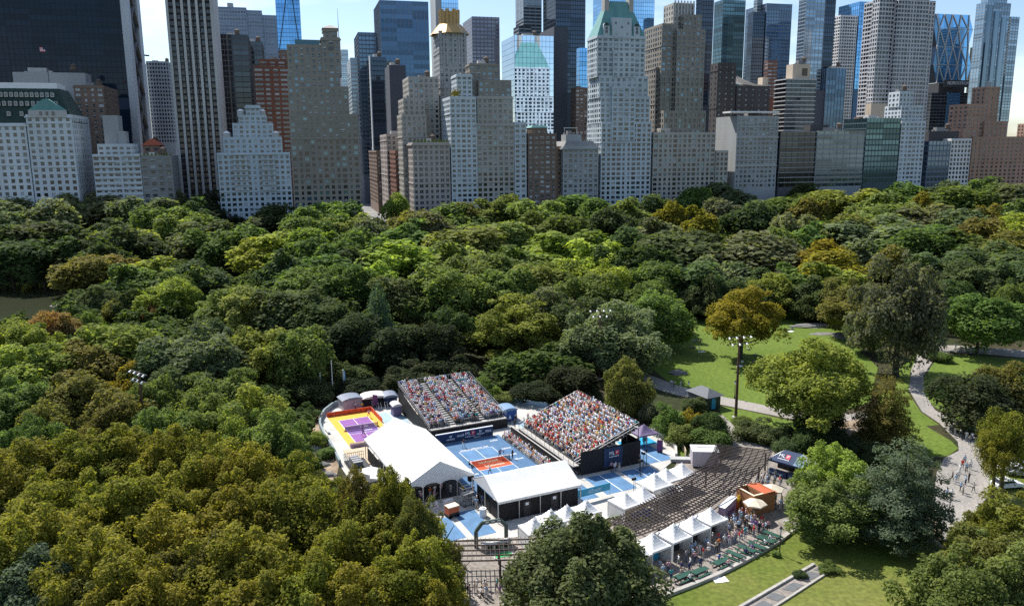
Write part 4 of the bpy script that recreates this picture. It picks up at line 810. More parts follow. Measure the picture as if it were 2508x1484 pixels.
b.tier(2140, 2206, -60, 'concrete', dv=4, dep=38, yb=330, zt=176); b.tier(2206.4, 2282, -60, 'concrete', fs=True, dep=44, yb=330, z0=0, zt=178); b.tier(2282.4, 2298, -60, 'concrete', fs=True, dv=5, dep=34, yb=330, z0=0, zt=175); b.done(False)
b = Bld('diagrid_tower', 'faceted blue glass tower with white diamond lattice', 860, 2290, 40)
ub = b.u
def dg(x, y): u_, z_ = onv(x, y, 860); return u_ - ub, z_
lv = [(36, 2293, 2374), (72, 2288, 2383), (116, 2294, 2371), (160, 2286, 2378), (204, 2293, 2366)]
mb = MB(); D_ = 14.; rows = []
for y, xa, xb in lv: (ua, za), (uq, zq) = dg(xa, y), dg(xb, y); rows.append((ua, uq, (za + zq) / 2))
pm = S['blue_glass']['pane']
for (a0, a1, az), (c0, c1, cz) in zip(rows[:-1], rows[1:]):
    for k in range(4):
        f0, f1 = k / 4, (k + 1) / 4; q = MB(); q.quad((a0 + (a1 - a0) * f0, 0, az), (a0 + (a1 - a0) * f1, 0, az), (c0 + (c1 - c0) * f1, 0, cz), (c0 + (c1 - c0) * f0, 0, cz)); q.build('pane', pm, b.root)
    for x_a, x_c in ((a0, c0), (a1, c1)): q = MB(); q.quad((x_a, 0, az), (x_a, D_, az), (x_c, D_, cz), (x_c, 0, cz)); q.build('side_glazing', S['dark_glass']['pane'], b.root)
q = MB(); q.quad((rows[0][0], 0, rows[0][2]), (rows[0][1], 0, rows[0][2]), (rows[0][1], D_, rows[0][2]), (rows[0][0], D_, rows[0][2])); q.build('roof', M['roof_gravel'], b.root)
for j, ((a0, a1, az), (c0, c1, cz)) in enumerate(zip(rows[:-1], rows[1:])):
    for k in range(4):
        top = lambda i: (a0 + (a1 - a0) * i / 4, -.5, az); bot = lambda i: (c0 + (c1 - c0) * i / 4, -.5, cz)
        q = MB()
        if j % 2 == 0: q.bar(top(k), bot(k + .5), 1.1); q.bar(top(k + 1), bot(k + .5), 1.1)
        else: q.bar(top(k + .5), bot(k), 1.1); q.bar(top(k + .5), bot(k + 1), 1.1)
        q.build('lattice_strut', M['aluminium'], b.root)
    q = MB(); q.bar((c0, -.45, cz), (c1, -.45, cz), .6); q.build('lattice_ring', M['aluminium'], b.root)
b.tier(2300, 2364, 204, 'blank_dark', fs=True, dv=2, dep=34, z0=0); b.tier(2282, 2322, 228, 'slat_dark', fs=True, dv=-8, dep=9, yb=320, z0=0); b.tier(2322.5, 2352, 228, 'blue_bright', fs=True, dv=-9, dep=10, yb=320, z0=0); b.tier(2352.5, 2372, 228, 'slat_dark', fs=True, dv=-8, dep=9, yb=320, z0=0)
un, zn = dg(2333, 203); lettering('NORDSTROM', 5.4, M['white_print'], b.root, (un, -9.6, zn - 1.6), (math.pi / 2, 0, 0), 'sign_lettering', .1); b.done(None)
q = MB(); ua, za = dg(2299, 199); uc_, zc_ = dg(2367, 216); q.box(ua, -9.4, zc_, uc_, -8.1, za + .5); q.build('sign_band', S['blank_dark']['wall'], b.root)
b = Bld('silver_tower', 'silvery glass tower with rounded bays against open sky', 800, 2403, 20)
t = b.tier(2388, 2476, 8, 'silver', dep=40, yb=300); b.tier(2476.4, 2497, 42, 'silver', fs=True, dv=3, dep=34, yb=300, z0=0); b.tier(2402, 2468, -14, 'silver', dv=3, dep=30, z0=t[5]); X0, Y0, X1, Y1, z0, z1 = t
for k in range(3): mb = MB(); xx = X0 + (X1 - X0) * (.18 + .3 * k); mb.tube((xx, Y0 + 1.2, 20), (xx, Y0 + 1.2, z1 - 4 - 6 * k), 4.2, 4.2, 12); mb.build('rounded_bay', S['silver']['pane'], b.root)
b.done(False)
simple('dark_brick_slab', 'dark brick slab in the gap between lattice tower and silver tower', 900, 2374, 2398, 118, 'dkblk', dep=40, yb=250).done(False)
simple('tan_rear_block', 'tan blank rear block in front of the pale gridded tower', 640, 2117, 2136, 217, 'blank_tan', dep=20).done(False)
simple('tan_stepped_rear_block', 'low tan stepped rear block behind the teal gridded building', 600, 2118, 2172, 254, 'blank_tan', dep=20).done(False)
simple('brick_rear_block', 'plain brown brick block behind the banded apartments roof', 580, 2088, 2126, 290, 'brickb', dep=24, yb=330).done(False)
b = simple('teal_gridded_block', 'teal gridded glass building beside the long banded apartments', V0, 2124, 2206, 290, 'teal_glass', dep=26, yb=450); b.done(False)
b = Bld('slim_white_tower', 'slim pale blue stone building with planted terraces before the tall gridded tower', V0, 2212, 300)
t = b.tier(2209, 2268, 300, 'whiteb', dep=24, yb=450); t2 = b.tier(2208, 2262, 262, 'whiteb', dv=4, dep=18, z0=t[5]); t3 = b.tier(2204, 2238, 228, 'whiteb', dv=6, dep=12, z0=t2[5]); b.done(False)
b = Bld('blue_panel_block', 'blue-grey panelled building with white window grid half', V0, 2276, 345)
t = b.tier(2276, 2330, 346, 'slate_glass', dep=26, yb=460); b.tier(2330.4, 2380, 343, 'whitegrid', dv=-.6, dep=26, yb=460, z0=0); b.tier(2276, 2350, 322, 'blank_dark', dv=8, dep=12, z0=t[5]); b.done(False)
b = Bld('brown_brick_complex', 'large brown brick apartment complex with sunlit orange tower and water tank', 545, 2366, 335)
t = b.tier(2384, 2520, 338, 'bricko', dep=30, yb=450); t2 = b.tier(2372, 2412, 258, 'bricko', dv=6, dep=20, z0=0, yb=340); t3 = b.tier(2415, 2450, 216, 'bricko', dv=8, dep=14, z0=0, yb=340); b.tier(2412, 2468, 300, 'bricko', dv=4, dep=18, z0=t[5]); b.tier(2360, 2395, 318, 'bricko', dv=3, dep=12, z0=0, yb=400)
X0, Y0, X1, Y1, z0, z1 = t3; mb = MB(); mb.tube(((X0 + X1) / 2, Y0 + 5, z1 + .9), ((X0 + X1) / 2, Y0 + 5, z1 + 4.5), 2.2, 2.2, 12); mb.prism([((X0 + X1) / 2 + 2.4 * math.cos(a), Y0 + 5 + 2.4 * math.sin(a)) for a in np.linspace(0, 5.8, 12)], z1 + 4.51, z1 + 6, 0, .1); mb.build('water_tank', S['grey']['wall'], b.root); b.done(False)
simple('far_brick_block', 'dim brown brick block at the very edge of the skyline by open sky', 640, 2488, 2560, 306, 'bricko', dep=30, yb=440).done()

# ================================================================== trees
def leaf_material(name, trans=.46):
    m, n, b = _base(name); b.inputs['Roughness'].default_value = .75; b.inputs['Specular IOR Level'].default_value = .08
    oi = n.nodes.new('ShaderNodeObjectInfo'); at = n.nodes.new('ShaderNodeAttribute'); at.attribute_name = 'tint'
    r = n.nodes.new('ShaderNodeMapRange'); r.inputs['To Min'].default_value = .62; r.inputs['To Max'].default_value = 1.42; n.links.new(at.outputs['Fac'], r.inputs['Value'])
    mu = n.nodes.new('ShaderNodeVectorMath'); mu.operation = 'SCALE'; n.links.new(oi.outputs['Color'], mu.inputs[0]); n.links.new(r.outputs['Result'], mu.inputs['Scale'])
    hs = n.nodes.new('ShaderNodeHueSaturation'); n.links.new(mu.outputs['Vector'], hs.inputs['Color'])
    hr = n.nodes.new('ShaderNodeMapRange'); hr.inputs['To Min'].default_value = .512; hr.inputs['To Max'].default_value = .488; n.links.new(at.outputs['Fac'], hr.inputs['Value']); n.links.new(hr.outputs['Result'], hs.inputs['Hue'])
    n.links.new(hs.outputs['Color'], b.inputs['Base Color'])
    tr = n.nodes.new('ShaderNodeBsdfTranslucent'); mxs = n.nodes.new('ShaderNodeMixShader'); mxs.inputs['Fac'].default_value = trans
    g2 = n.nodes.new('ShaderNodeVectorMath'); g2.operation = 'MULTIPLY'; g2.inputs[1].default_value = (1.35, 1.4, .6); n.links.new(hs.outputs['Color'], g2.inputs[0]); n.links.new(g2.outputs['Vector'], tr.inputs['Color'])
    out = n.nodes['Material Output']; n.links.new(b.outputs['BSDF'], mxs.inputs[1]); n.links.new(tr.outputs['BSDF'], mxs.inputs[2]); n.links.new(mxs.outputs['Shader'], out.inputs['Surface'])
    return m
LEAF = leaf_material('foliage')
def _quads(name, pos, nrm, size, aspect, tint, rng):
    N = len(pos); nrm = nrm / np.linalg.norm(nrm, axis=1, keepdims=True)
    t = rng.normal(size=(N, 3)); t -= (t * nrm).sum(1, keepdims=True) * nrm; t /= np.linalg.norm(t, axis=1, keepdims=True); bq = np.cross(nrm, t)
    l = (size * rng.uniform(.65, 1.35, N))[:, None] * .5; w = l * aspect
    V = np.stack([pos - t * l, pos + bq * w + nrm * w * .25, pos + t * l, pos - bq * w + nrm * w * .25], 1).reshape(-1, 3)
    me = bpy.data.meshes.new(name); me.vertices.add(4 * N); me.vertices.foreach_set('co', V.astype(np.float32).ravel())
    me.loops.add(4 * N); me.loops.foreach_set('vertex_index', np.arange(4 * N, dtype=np.int32)); me.polygons.add(N)
    me.polygons.foreach_set('loop_start', np.arange(0, 4 * N, 4, dtype=np.int32))
    a = me.attributes.new('tint', 'FLOAT', 'FACE'); a.data.foreach_set('value', np.clip(tint, 0, 1).astype(np.float32))
    me.materials.append(LEAF); me.update(calc_edges=True); return me
def crown(name, seed, npuff, nleaf, leaf, pr=(.10, .20), flat=.45, up=.55, rag=1., dome=0.):
    """Broadleaf crown in a unit box (width 1, height 1): leaves on the shells of many overlapping clumps, denser on top of each clump."""
    rng = np.random.default_rng(seed)
    d = rng.normal(size=(npuff, 3)); d /= np.linalg.norm(d, axis=1, keepdims=True); d[:, 2] = np.where(d[:, 2] < -.4, -d[:, 2] * .5, d[:, 2])
    rr = rng.uniform(.40, 1.06 if rag > .6 else .98, npuff)[:, None] ** .7; R = rng.uniform(*pr, npuff) * (1.15 - .3 * rr[:, 0])
    az = np.arctan2(d[:, 1], d[:, 0]); lob = 1 + rag * (.17 * np.sin(az * 3 + seed) + .13 * np.sin(az * 5 + 2 * seed) + .10 * np.sin(d[:, 2] * 5 + seed))
    c = d * rr * lob[:, None] * (np.array([.5, .5, flat]) - R[:, None] * .7)
    c = np.vstack([c, [[0, 0, -.08]]]); R = np.append(R, .22)
    P, Nn, T = [], [], []; tot = 0; pt = rng.uniform(.2, .8, len(R)); sq = rng.uniform(.75, 1.3, (len(R), 3)) * np.array([1.08, 1.08, .8])
    while tot < nleaf:
        k = rng.choice(len(R), nleaf * 2, p=R ** 2 / (R ** 2).sum()); v = rng.normal(size=(len(k), 3)); v /= np.linalg.norm(v, axis=1, keepdims=True)
        p = c[k] + v * (R[k] * (rng.uniform(.60, 1.05, len(k)) + np.abs(rng.normal(size=len(k))) * .09))[:, None] * sq[k] + rng.normal(size=(len(k), 3)) * .006
        inside = np.zeros(len(k), bool)
        for j in range(len(R)): inside |= (np.linalg.norm(p - c[j], axis=1) < R[j] * .66) & (k != j)
        keep = ~inside | (rng.random(len(k)) < .05); keep &= rng.random(len(k)) < np.clip(.62 + up * v[:, 2], .12, 1)
        P.append(p[keep]); Nn.append(v[keep] * .8 + rng.normal(size=(keep.sum(), 3)) * .6 + np.array([0, 0, .65])); T.append(pt[k[keep]] + rng.normal(size=keep.sum()) * .32); tot += keep.sum()
    P, Nn, T = np.vstack(P)[:nleaf], np.vstack(Nn)[:nleaf], np.concatenate(T)[:nleaf]
    zmin, zmax = np.percentile(P[:, 2], .5), np.percentile(P[:, 2], 99.7); P[:, 2] = (P[:, 2] - zmin) / (zmax - zmin)
    w = np.percentile(np.abs(P[:, :2]), 98.5) * 2; P[:, :2] /= w
    if dome: P[:, :2] *= (1.06 - dome * np.clip(P[:, 2:3], 0, 1) ** 1.6)
    return _quads(name, P, Nn, leaf, .62, T, rng)
def conifer(name, seed, nleaf, leaf, tiers=16, droop=.12, cone=1.25, plate=.05, blunt=.12):
    """Needle tree: tiers of drooping branches thinning to the top."""
    rng = np.random.default_rng(seed); P, Nn, T = [], [], []
    nb = 0; brs = []
    for i in range(tiers):
        z = i / tiers; r = .5 * ((1 - z) ** (1 / cone) * (1 - blunt) + blunt * (1 - z) ** .3) * rng.uniform(.82, 1.1)
        k = max(4, int(11 * (1 - z) + 4)); a0 = rng.uniform(0, 6)
        for j in range(k): brs.append((z, a0 + 2 * math.pi * (j + rng.uniform(-.3, .3)) / k, r * rng.uniform(.6, 1.12), rng.uniform(.3, .7)))
    wts = np.array([b[2] ** 1.5 for b in brs]); cnt = (wts / wts.sum() * nleaf).astype(int) + 3
    for (z, a, r, tt), n in zip(brs, cnt):
        s = rng.uniform(.12, 1, n) ** .7; wd = r * .34 * (1.15 - s) + .02
        x = s * r; y = rng.normal(size=n) * wd * .55; zz = z + .04 - droop * s ** 1.6 * r * 2 + np.abs(rng.normal(size=n)) * plate
        P.append(np.stack([x * math.cos(a) - y * math.sin(a), x * math.sin(a) + y * math.cos(a), zz], 1))
        Nn.append(np.stack([math.cos(a) * .35 + rng.normal(size=n) * .4, math.sin(a) * .35 + rng.normal(size=n) * .4, np.ones(n)], 1)); T.append(tt + rng.normal(size=n) * .18)
    P, Nn, T = np.vstack(P), np.vstack(Nn), np.concatenate(T)
    zmin, zmax = np.percentile(P[:, 2], .5), P[:, 2].max(); P[:, 2] = (P[:, 2] - zmin) / (zmax - zmin); P[:, :2] /= np.percentile(np.abs(P[:, :2]), 99) * 2
    return _quads(name, P, Nn, leaf, .5, T, rng)
CR = {
 'far': [crown('crown', 100 + k, 30, 4800, .078, (.11, .23)) for k in range(6)],
 'mid': [crown('crown', 200 + k, 52, 11500, .051, (.07, .19)) for k in range(6)],
 'near': [crown('crown', 300 + k, 130, 27000, .034, (.04, .13)) for k in range(5)],
 'dense': [crown('crown', 360, 150, 34000, .030, (.045, .13), .45, .45, .3, .42)],
 'loose': [crown('crown', 400 + k, 44, 13000, .032, (.07, .14)) for k in range(3)],
 'shrub': [crown('crown', 500 + k, 30, 8000, .052, (.12, .22), .5) for k in range(3)],
 'conifer': [conifer('crown', 600 + k, 12000, .046) for k in range(2)],
 'cedar': [conifer('crown', 650 + k, 30000, .030, 12, .06, 1.9, .035, .35) for k in range(2)],
}
def trunk_mesh(seed, limbs=7, straight=False):
    r = random.Random(seed); mb = MB(); pts = [(0, 0, -.01, .030), (.004, .003, .02, .022), (.008 * r.uniform(-1, 1), .008 * r.uniform(-1, 1), .28, .017), (.015 * r.uniform(-1, 1), .015 * r.uniform(-1, 1), .55, .011), (0, 0, .86 if straight else .72, .004)]
    for a, c in zip(pts[:-1], pts[1:]): mb.tube(a[:3], c[:3], a[3], c[3], 8, cap=False)
    if not straight:
        for k in range(limbs):
            z0 = r.uniform(.26, .5); an = 2 * math.pi * (k + r.random()) / limbs; l1 = r.uniform(.1, .16)
            m1 = (l1 * math.cos(an), l1 * math.sin(an), z0 + r.uniform(.1, .17)); m2 = (l1 * 1.9 * math.cos(an + .3), l1 * 1.9 * math.sin(an + .3), m1[2] + r.uniform(.1, .2))
            mb.tube((0, 0, z0), m1, .010, .007, 6, cap=False); mb.tube(m1, m2, .007, .002, 6, cap=False)
    me = mb.mesh('trunk', M['bark']); me.polygons.foreach_set('use_smooth', [True] * len(me.polygons)); return me
TR = {'b': [trunk_mesh(k) for k in range(4)], 'c': [trunk_mesh(9, straight=True)]}
TC = {  # leaf colours
 'G': ((0.132, 0.185, 0.052), 'mid green'), 'D': ((0.068, 0.099, 0.035), 'dark green'), 'B': ((0.284, 0.334, 0.063), 'bright yellow-green'), 'L': ((0.179, 0.219, 0.067), 'light green'),
 'O': ((.200, .198, .034), 'olive-gold'), 'Y': ((0.224, 0.198, 0.028), 'golden yellow'), 'P': ((0.164, 0.188, 0.098), 'grey-green'), 'Q': ((0.109, 0.130, 0.080), 'silvery pale green'),
 'K': ((0.094, 0.124, 0.053), 'deep green'), 'R': ((0.267, 0.173, 0.066), 'brownish thin'), 'V': ((0.165, 0.156, 0.045), 'dull olive'), 'C': ((0.114, 0.158, 0.099), 'blue-green'), 'E': ((0.217, 0.264, 0.057), 'fresh green'),
 'H': ((0.048, 0.063, 0.030), 'nearly black-green')}  # H also serves foliage standing in shade, the shade put into its leaf colour
KINDW = {'far': 'tree', 'mid': 'tree', 'near': 'tree', 'dense': 'tree', 'loose': 'loose-crowned tree', 'shrub': 'shrub', 'conifer': 'conifer', 'cedar': 'spreading cedar-like tree', 'willow': 'weeping tree'}
_tn = [0]; TREES = []
def tree(x, yt, w, H, ck, kind=None, base=None, cb=None, label=None, aspect=1.):
    r = random.Random(_tn[0] * 7 + 3); _tn[0] += 1
    d = ray(x, yt)
    if base is not None:
        X, Y = g(x, base); t = math.hypot(X, Y) / math.hypot(d.x, d.y); H = CAM_Z + t * d.z
    else: X, Y = g(x, yt, H)
    depth = X * FW.x + Y * FW.y + (H * .6 - CAM_Z) * FW.z; wm = w * depth / F * ((1.30 if depth < 112 or 195 < depth < 360 else 1.17) if base is None else 1.04)
    if kind is None: kind = 'far' if depth > 250 else ('mid' if depth > 125 else 'near')
    col = TC[ck][0]; jit = 1 + r.uniform(-.18, .20); hue = r.uniform(-.12, .12)
    c0 = {'conifer': .08, 'cedar': .10, 'shrub': -.02, 'willow': .02}.get(kind, .20) if cb is None else cb
    if cb is None and kind in ('far', 'mid', 'near'): c0 = min(.5, max(.18, 1 - r.uniform(.95, 1.25) * wm / H))
    TREES.append((x, yt, X, Y, H, wm, ck, kind, depth, label))
    root = thing({'shrub': 'shrub', 'conifer': 'conifer_tree', 'cedar': 'cedar_tree', 'willow': 'weeping_tree'}.get(kind, 'broadleaf_tree'), '', 'shrub' if kind == 'shrub' else 'tree', (X, Y, 0), r.uniform(0, 6.28))
    tk = put('trunk', TR['c' if kind in ('conifer', 'cedar') else 'b'][r.randrange(1 if kind in ('conifer', 'cedar') else 4)], root, None, 0, (H * (1.25 if kind != 'shrub' else .8),) * 2 + (H,))
    co = put('crown', r.choice(CR[kind]), root, (0, 0, H * c0), 0, (wm, wm * aspect, H * (1 - c0)))
    co.color = (min(1, col[0] * jit * (1 + hue)), col[1] * jit, col[2] * jit, 1)
    TREES[-1] += (root,)
    return root
T_ = '''
30,486,150,27,P 110,490,140,27,P 190,480,150,27,P 270,475,150,27,P 340,481,140,27,P 415,466,110,28,P 495,470,150,27,H 460,486,120,26,D
60,548,150,22,K 150,545,150,22,K 235,540,150,22,K 310,552,130,21,K 0,555,140,22,K -40,500,150,26,P 95,585,130,19,D 200,580,140,19,D 20,592,130,18,D 255,590,100,18,D
304,563,130,18,E 409,507,130,24,G 445,516,120,23,G 497,543,160,20,K 585,553,110,19,G 540,560,120,19,G 203,630,110,14,V 262,622,110,14,V 360,630,140,15,E 320,645,120,15,G 300,660,110,13,D 409,684,115,14,B 460,640,120,16,K 275,738,52,8,V 320,710,70,11,D 365,745,55,8,R 440,660,100,15,G 235,700,80,11,K
670,502,118,22,K 663,573,150,18,B 630,585,110,17,B 761,507,120,22,G 810,495,115,23,G 781,530,130,21,G 846,528,115,21,L 900,536,95,20,P 968,474,58,24,E 990,540,140,20,G 951,590,130,19,G 892,605,120,18,K 1056,522,115,22,P 1108,500,130,23,G 1138,497,90,23,V 1010,515,100,22,V
1210,489,100,23,L 1243,477,105,24,L 1154,556,180,20,L 1220,543,150,20,L 985,590,200,19,B 925,630,120,18,B 1121,589,160,20,L 794,625,155,18,G 745,660,165,17,G 843,650,125,17,G 700,610,110,18,K 740,560,120,20,E 820,575,120,20,G 880,560,120,20,G 725,535,110,21,L
1023,664,145,17,K 1089,651,155,19,G 1165,625,150,19,L 1236,660,135,17,G 617,707,135,16,L 712,710,170,16,K 794,743,155,14,D 647,806,170,14,E 729,808,135,14,G 1056,789,115,12,H 1105,753,95,13,D 860,770,140,13,H 960,800,130,11,H 566,707,150,15,G 507,782,100,12,P 540,830,120,12,K
1353,454,88,25,H 1523,432,92,26,G 1549,445,82,26,G 1241,481,90,24,L 1304,487,122,24,L 1408,478,150,24,G 1457,488,95,23,G 1359,520,132,22,G 1507,507,102,22,K 1539,484,122,24,G 1598,477,92,24,K 1654,447,112,26,P 1700,460,92,25,G 1637,494,72,23,Y 1713,506,88,22,Y 1768,488,98,23,Q 1775,450,122,26,P 1834,496,112,23,K 1844,437,102,26,H
1392,566,195,20,E 1464,588,125,19,B 1270,600,150,18,G 1523,559,112,20,D 1618,533,155,20,P 1654,572,185,19,K 1742,576,82,18,D 1827,572,205,19,P 1228,628,160,18,G 1441,674,132,16,G 1340,708,135,16,P 1392,722,115,15,K 1533,687,92,11,D 1598,690,122,15,G 1620,716,120,15,G 1300,650,140,17,L 1370,640,150,17,E 1480,640,110,17,B 1580,600,100,18,D 1500,600,90,18,D
1933,434,112,26,G 1868,440,90,25,D 1992,451,95,25,D 2123,439,122,26,G 2048,464,172,24,E 2163,473,132,24,L 2195,448,122,25,G 2254,434,112,26,L 2257,471,52,23,Y 2372,419,122,27,L 2398,434,122,26,G 2477,415,122,27,G 2474,452,132,25,P 2343,457,152,25,G 2310,445,110,26,K 2425,450,110,25,G
1917,481,132,23,G 1973,484,82,23,V 1943,521,92,21,P 2064,527,132,21,V 2163,504,182,22,L 2277,506,172,22,P 2366,514,132,22,P 2425,504,82,22,V 2474,490,122,23,L 2485,525,112,21,B 2163,534,185,20,P 2392,536,132,20,V 2474,569,132,19,V 2310,556,155,19,G 2376,569,155,18,G 2441,600,155,17,K 2107,586,122,18,P 2182,602,85,17,V 2240,560,130,19,G 2500,640,120,16,K
2019,587,92,18,Y 2032,616,135,17,Y 2038,646,150,15,E 1890,560,110,19,G 2084,682,102,14,V 2078,728,112,11,V 2487,685,65,14,G 1975,545,110,20,G 2300,620,140,17,K 2390,640,140,16,K 2330,690,110,14,D
20,789,135,13,E 62,792,120,13,E 98,764,75,12,R 157,768,85,11,R 215,765,45,10,G 278,792,215,15,E 475,804,205,16,P 33,850,185,13,E 115,842,175,13,E 213,842,165,13,V 400,850,150,13,K 321,887,95,11,Y 30,930,150,12,G 560,905,150,12,G 430,905,140,12,K
189,918,155,13,V 118,985,115,11,V 34,955,155,12,G 295,956,155,13,V 370,931,125,13,G 484,956,135,13,G 610,944,155,14,E 526,986,205,13,G 652,1005,170,14,G 694,1048,105,12,G 580,1010,150,13,E 250,1000,140,12,V 60,1030,130,12,G 400,1000,150,12,G
101,1070,185,14,O 13,1112,155,14,O 210,1064,165,14,O 295,1049,175,14,O 379,1060,150,14,O 442,1052,135,14,O 497,1076,155,14,O 623,1095,155,14,O 732,1114,115,13,O 560,1110,140,13,O
253,1175,205,14,O 120,1160,190,14,O 547,1194,205,14,O 421,1236,205,14,O 63,1238,205,14,O 737,1186,185,14,O 340,1150,180,14,O 650,1190,170,14,O 180,1260,200,13,O
232,1314,205,14,O 695,1354,205,14,O 745,1405,205,13,O 84,1362,215,12,C 560,1300,200,14,O 480,1330,170,12,V 620,1440,200,12,O 20,1300,170,13,O 330,1400,180,12,O 860,1400,190,13,O 180,1440,190,11,V
870,1147,72,16,V 944,1146,92,16,O 1018,1208,84,15,V 1044,1303,145,13,O 1098,1330,62,9,V 970,1213,165,12,O 805,1188,165,13,O 890,1250,180,13,O 960,1330,170,12,O 830,1290,160,13,O 1060,1420,140,10,O 960,1410,170,11,O
'''
for tok in T_.split():
    q = tok.split(','); tree(float(q[0]), float(q[1]), float(q[2]), float(q[3]), q[4])
for q in ((1690, 640, 150, 16, 'K'), (1600, 642, 120, 16, 'G'), (1760, 636, 115, 15, 'P'), (1850, 650, 110, 14, 'K'), (1930, 648, 100, 14, 'G'), (1995, 676, 100, 13, 'K'), (1650, 688, 100, 11, 'D'), (1705, 700, 90, 10, 'K'), (1780, 690, 100, 11, 'D'), (1850, 700, 90, 10, 'K'), (2040, 690, 90, 12, 'D'), (1570, 660, 80, 13, 'D'), (1980, 725, 70, 8, 'D'), (2120, 770, 90, 10, 'K')): tree(*q)
# trees that stand free enough to be placed by their foot
tree(1261, 729, 190, 15, 'E', 'near', None, .15, 'rounded yellow-green tree just behind the rear grandstand')
tree(1507, 746, 225, 16, 'P', 'near', None, .08, 'broad dark grey-green tree towering behind the side grandstand')
tree(1533, 880, 112, 0, 'V', 'near', 1012, .02, 'dull olive tree right behind the side grandstand')
tree(1814, 706, 170, 0, 'Y', 'near', 878, .26, 'golden tree standing alone on the lawn')
tree(1737, 668, 78, 0, 'K', 'conifer', 786, .2, 'dark conifer on a bare trunk at the top of the lawn')
tree(1884, 672, 98, 13, 'E', 'mid', None, .2, 'smaller yellowish green tree behind the golden lawn tree')
tree(932, 687, 95, 0, 'C', 'conifer', 880, .03, 'tall blue-green conifer before the bright yellow-green tree')
tree(2195, 629, 205, 0, 'Q', 'near', 921, .12, 'tall silvery pale green tree with dark trunk above the winding path')
tree(2392, 724, 200, 0, 'G', 'mid', 868, .16, 'wide mid green tree over the upper path crossing')
tree(1972, 826, 262, 0, 'E', 'near', 1066, .24, 'big yellow-green spreading tree beside the tall light mast')
tree(2160, 914, 150, 0, 'V', 'cedar', 1092, .05, 'feathery olive cedar behind the big yellow-green tree')
tree(2200, 1064, 238, 0, 'C', 'cedar', 1336, .12, 'large dark blue-green cedar beside the wide footpath')
tree(2040, 1095, 165, 0, 'E', 'near', 1262, .08, 'yellow-green tree crowding behind the blue canopy')
tree(2030, 1172, 215, 0, 'L', 'near', 1322, .10, 'broad green tree shading the edge of the food plaza')
tree(2372, 918, 185, 0, 'H', 'shrub', 1046, 0, 'huge dark rounded bush inside the bend of the path')
tree(2462, 892, 150, 0, 'V', 'shrub', 1030, 0, 'brownish olive bush beside the huge dark one')
tree(2525, 900, 140, 0, 'D', 'shrub', 1040, 0, 'dark bush at the picture edge beside the brownish olive one')
tree(2476, 1000, 125, 13, 'O', 'loose', None, .2, 'thin olive tree leaning over the path junction')
tree(2448, 1060, 80, 10, 'O', 'loose', None, .3, 'small thin olive tree just above the parked cars')
tree(2468, 1212, 175, 12, 'O', 'near', None, .2, 'olive tree below the parked white cars')
tree(2436, 1300, 165, 10, 'V', 'near', None, .2, 'dull olive tree at the lower end of the footpath')
tree(2356, 1372, 205, 10, 'G', 'near', None, .1, 'green tree at the lower picture edge beside the dry lawn')
tree(2470, 1330, 210, 11, 'L', 'near', None, .1, 'light green tree in the lower picture corner')
tree(1428, 1258, 292, 12.5, 'K', 'dense', None, .0, 'large dark green tree in front of the small white tents')
for x, yt, w, base, ck, lab in ((1640, 990, 85, 1068, 'G', 'green shrub beside the purple canopy'), (1690, 1005, 62, 1072, 'Y', 'golden yellow shrub beside the park kiosk'), (1738, 1012, 85, 1085, 'D', 'dark shrub between golden shrub and winding path'), (1735, 1050, 105, 1100, 'G', 'leafy shrub behind the grey box trailer'),
        (1665, 1040, 70, 1090, 'L', 'low light green shrub above the outer rink railing'), (1700, 975, 60, 1012, 'K', 'deep green shrub in front of the kiosk'), (1985, 1055, 95, 1110, 'D', 'dark undergrowth shrub behind the blue canopy'), (1930, 1075, 70, 1112, 'K', 'low deep green shrub behind the pergola end'), (2060, 1050, 90, 1120, 'H', 'shadowy shrub under the spreading yellow-green tree'),
        (2005, 1000, 120, 1060, 'D', 'dark shrub at the foot of the spreading yellow-green tree'), (1852, 1030, 105, 1075, 'K', 'low juniper mound beside the light mast'), (1905, 1042, 90, 1088, 'K', 'second low juniper mound nearer the spreading tree'), (1820, 1022, 60, 1052, 'G', 'small green mound at the foot of the light mast'),
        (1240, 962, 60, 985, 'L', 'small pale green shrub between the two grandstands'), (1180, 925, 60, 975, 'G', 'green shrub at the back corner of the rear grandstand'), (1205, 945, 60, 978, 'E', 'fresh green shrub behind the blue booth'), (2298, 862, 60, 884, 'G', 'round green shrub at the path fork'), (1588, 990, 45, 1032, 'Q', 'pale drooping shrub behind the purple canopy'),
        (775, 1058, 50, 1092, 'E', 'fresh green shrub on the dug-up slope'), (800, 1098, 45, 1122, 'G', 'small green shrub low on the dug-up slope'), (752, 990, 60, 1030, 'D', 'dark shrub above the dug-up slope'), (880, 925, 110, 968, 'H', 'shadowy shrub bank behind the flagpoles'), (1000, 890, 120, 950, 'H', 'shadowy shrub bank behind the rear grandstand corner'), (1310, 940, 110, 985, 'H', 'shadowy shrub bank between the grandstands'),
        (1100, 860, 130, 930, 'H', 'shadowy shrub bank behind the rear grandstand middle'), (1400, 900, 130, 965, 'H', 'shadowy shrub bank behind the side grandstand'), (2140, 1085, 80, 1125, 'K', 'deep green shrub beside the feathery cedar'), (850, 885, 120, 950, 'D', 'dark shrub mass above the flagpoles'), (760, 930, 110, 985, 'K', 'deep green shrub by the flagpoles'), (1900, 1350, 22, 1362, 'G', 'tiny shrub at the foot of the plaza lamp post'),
        (2030, 1378, 50, 1398, 'G', 'small shrub at the top end of the paved strip'), (1960, 1398, 34, 1414, 'K', 'tiny deep green shrub on the paved strip edge')):
    tree(x, yt, w, 0, ck, 'shrub', base, -.02, lab)
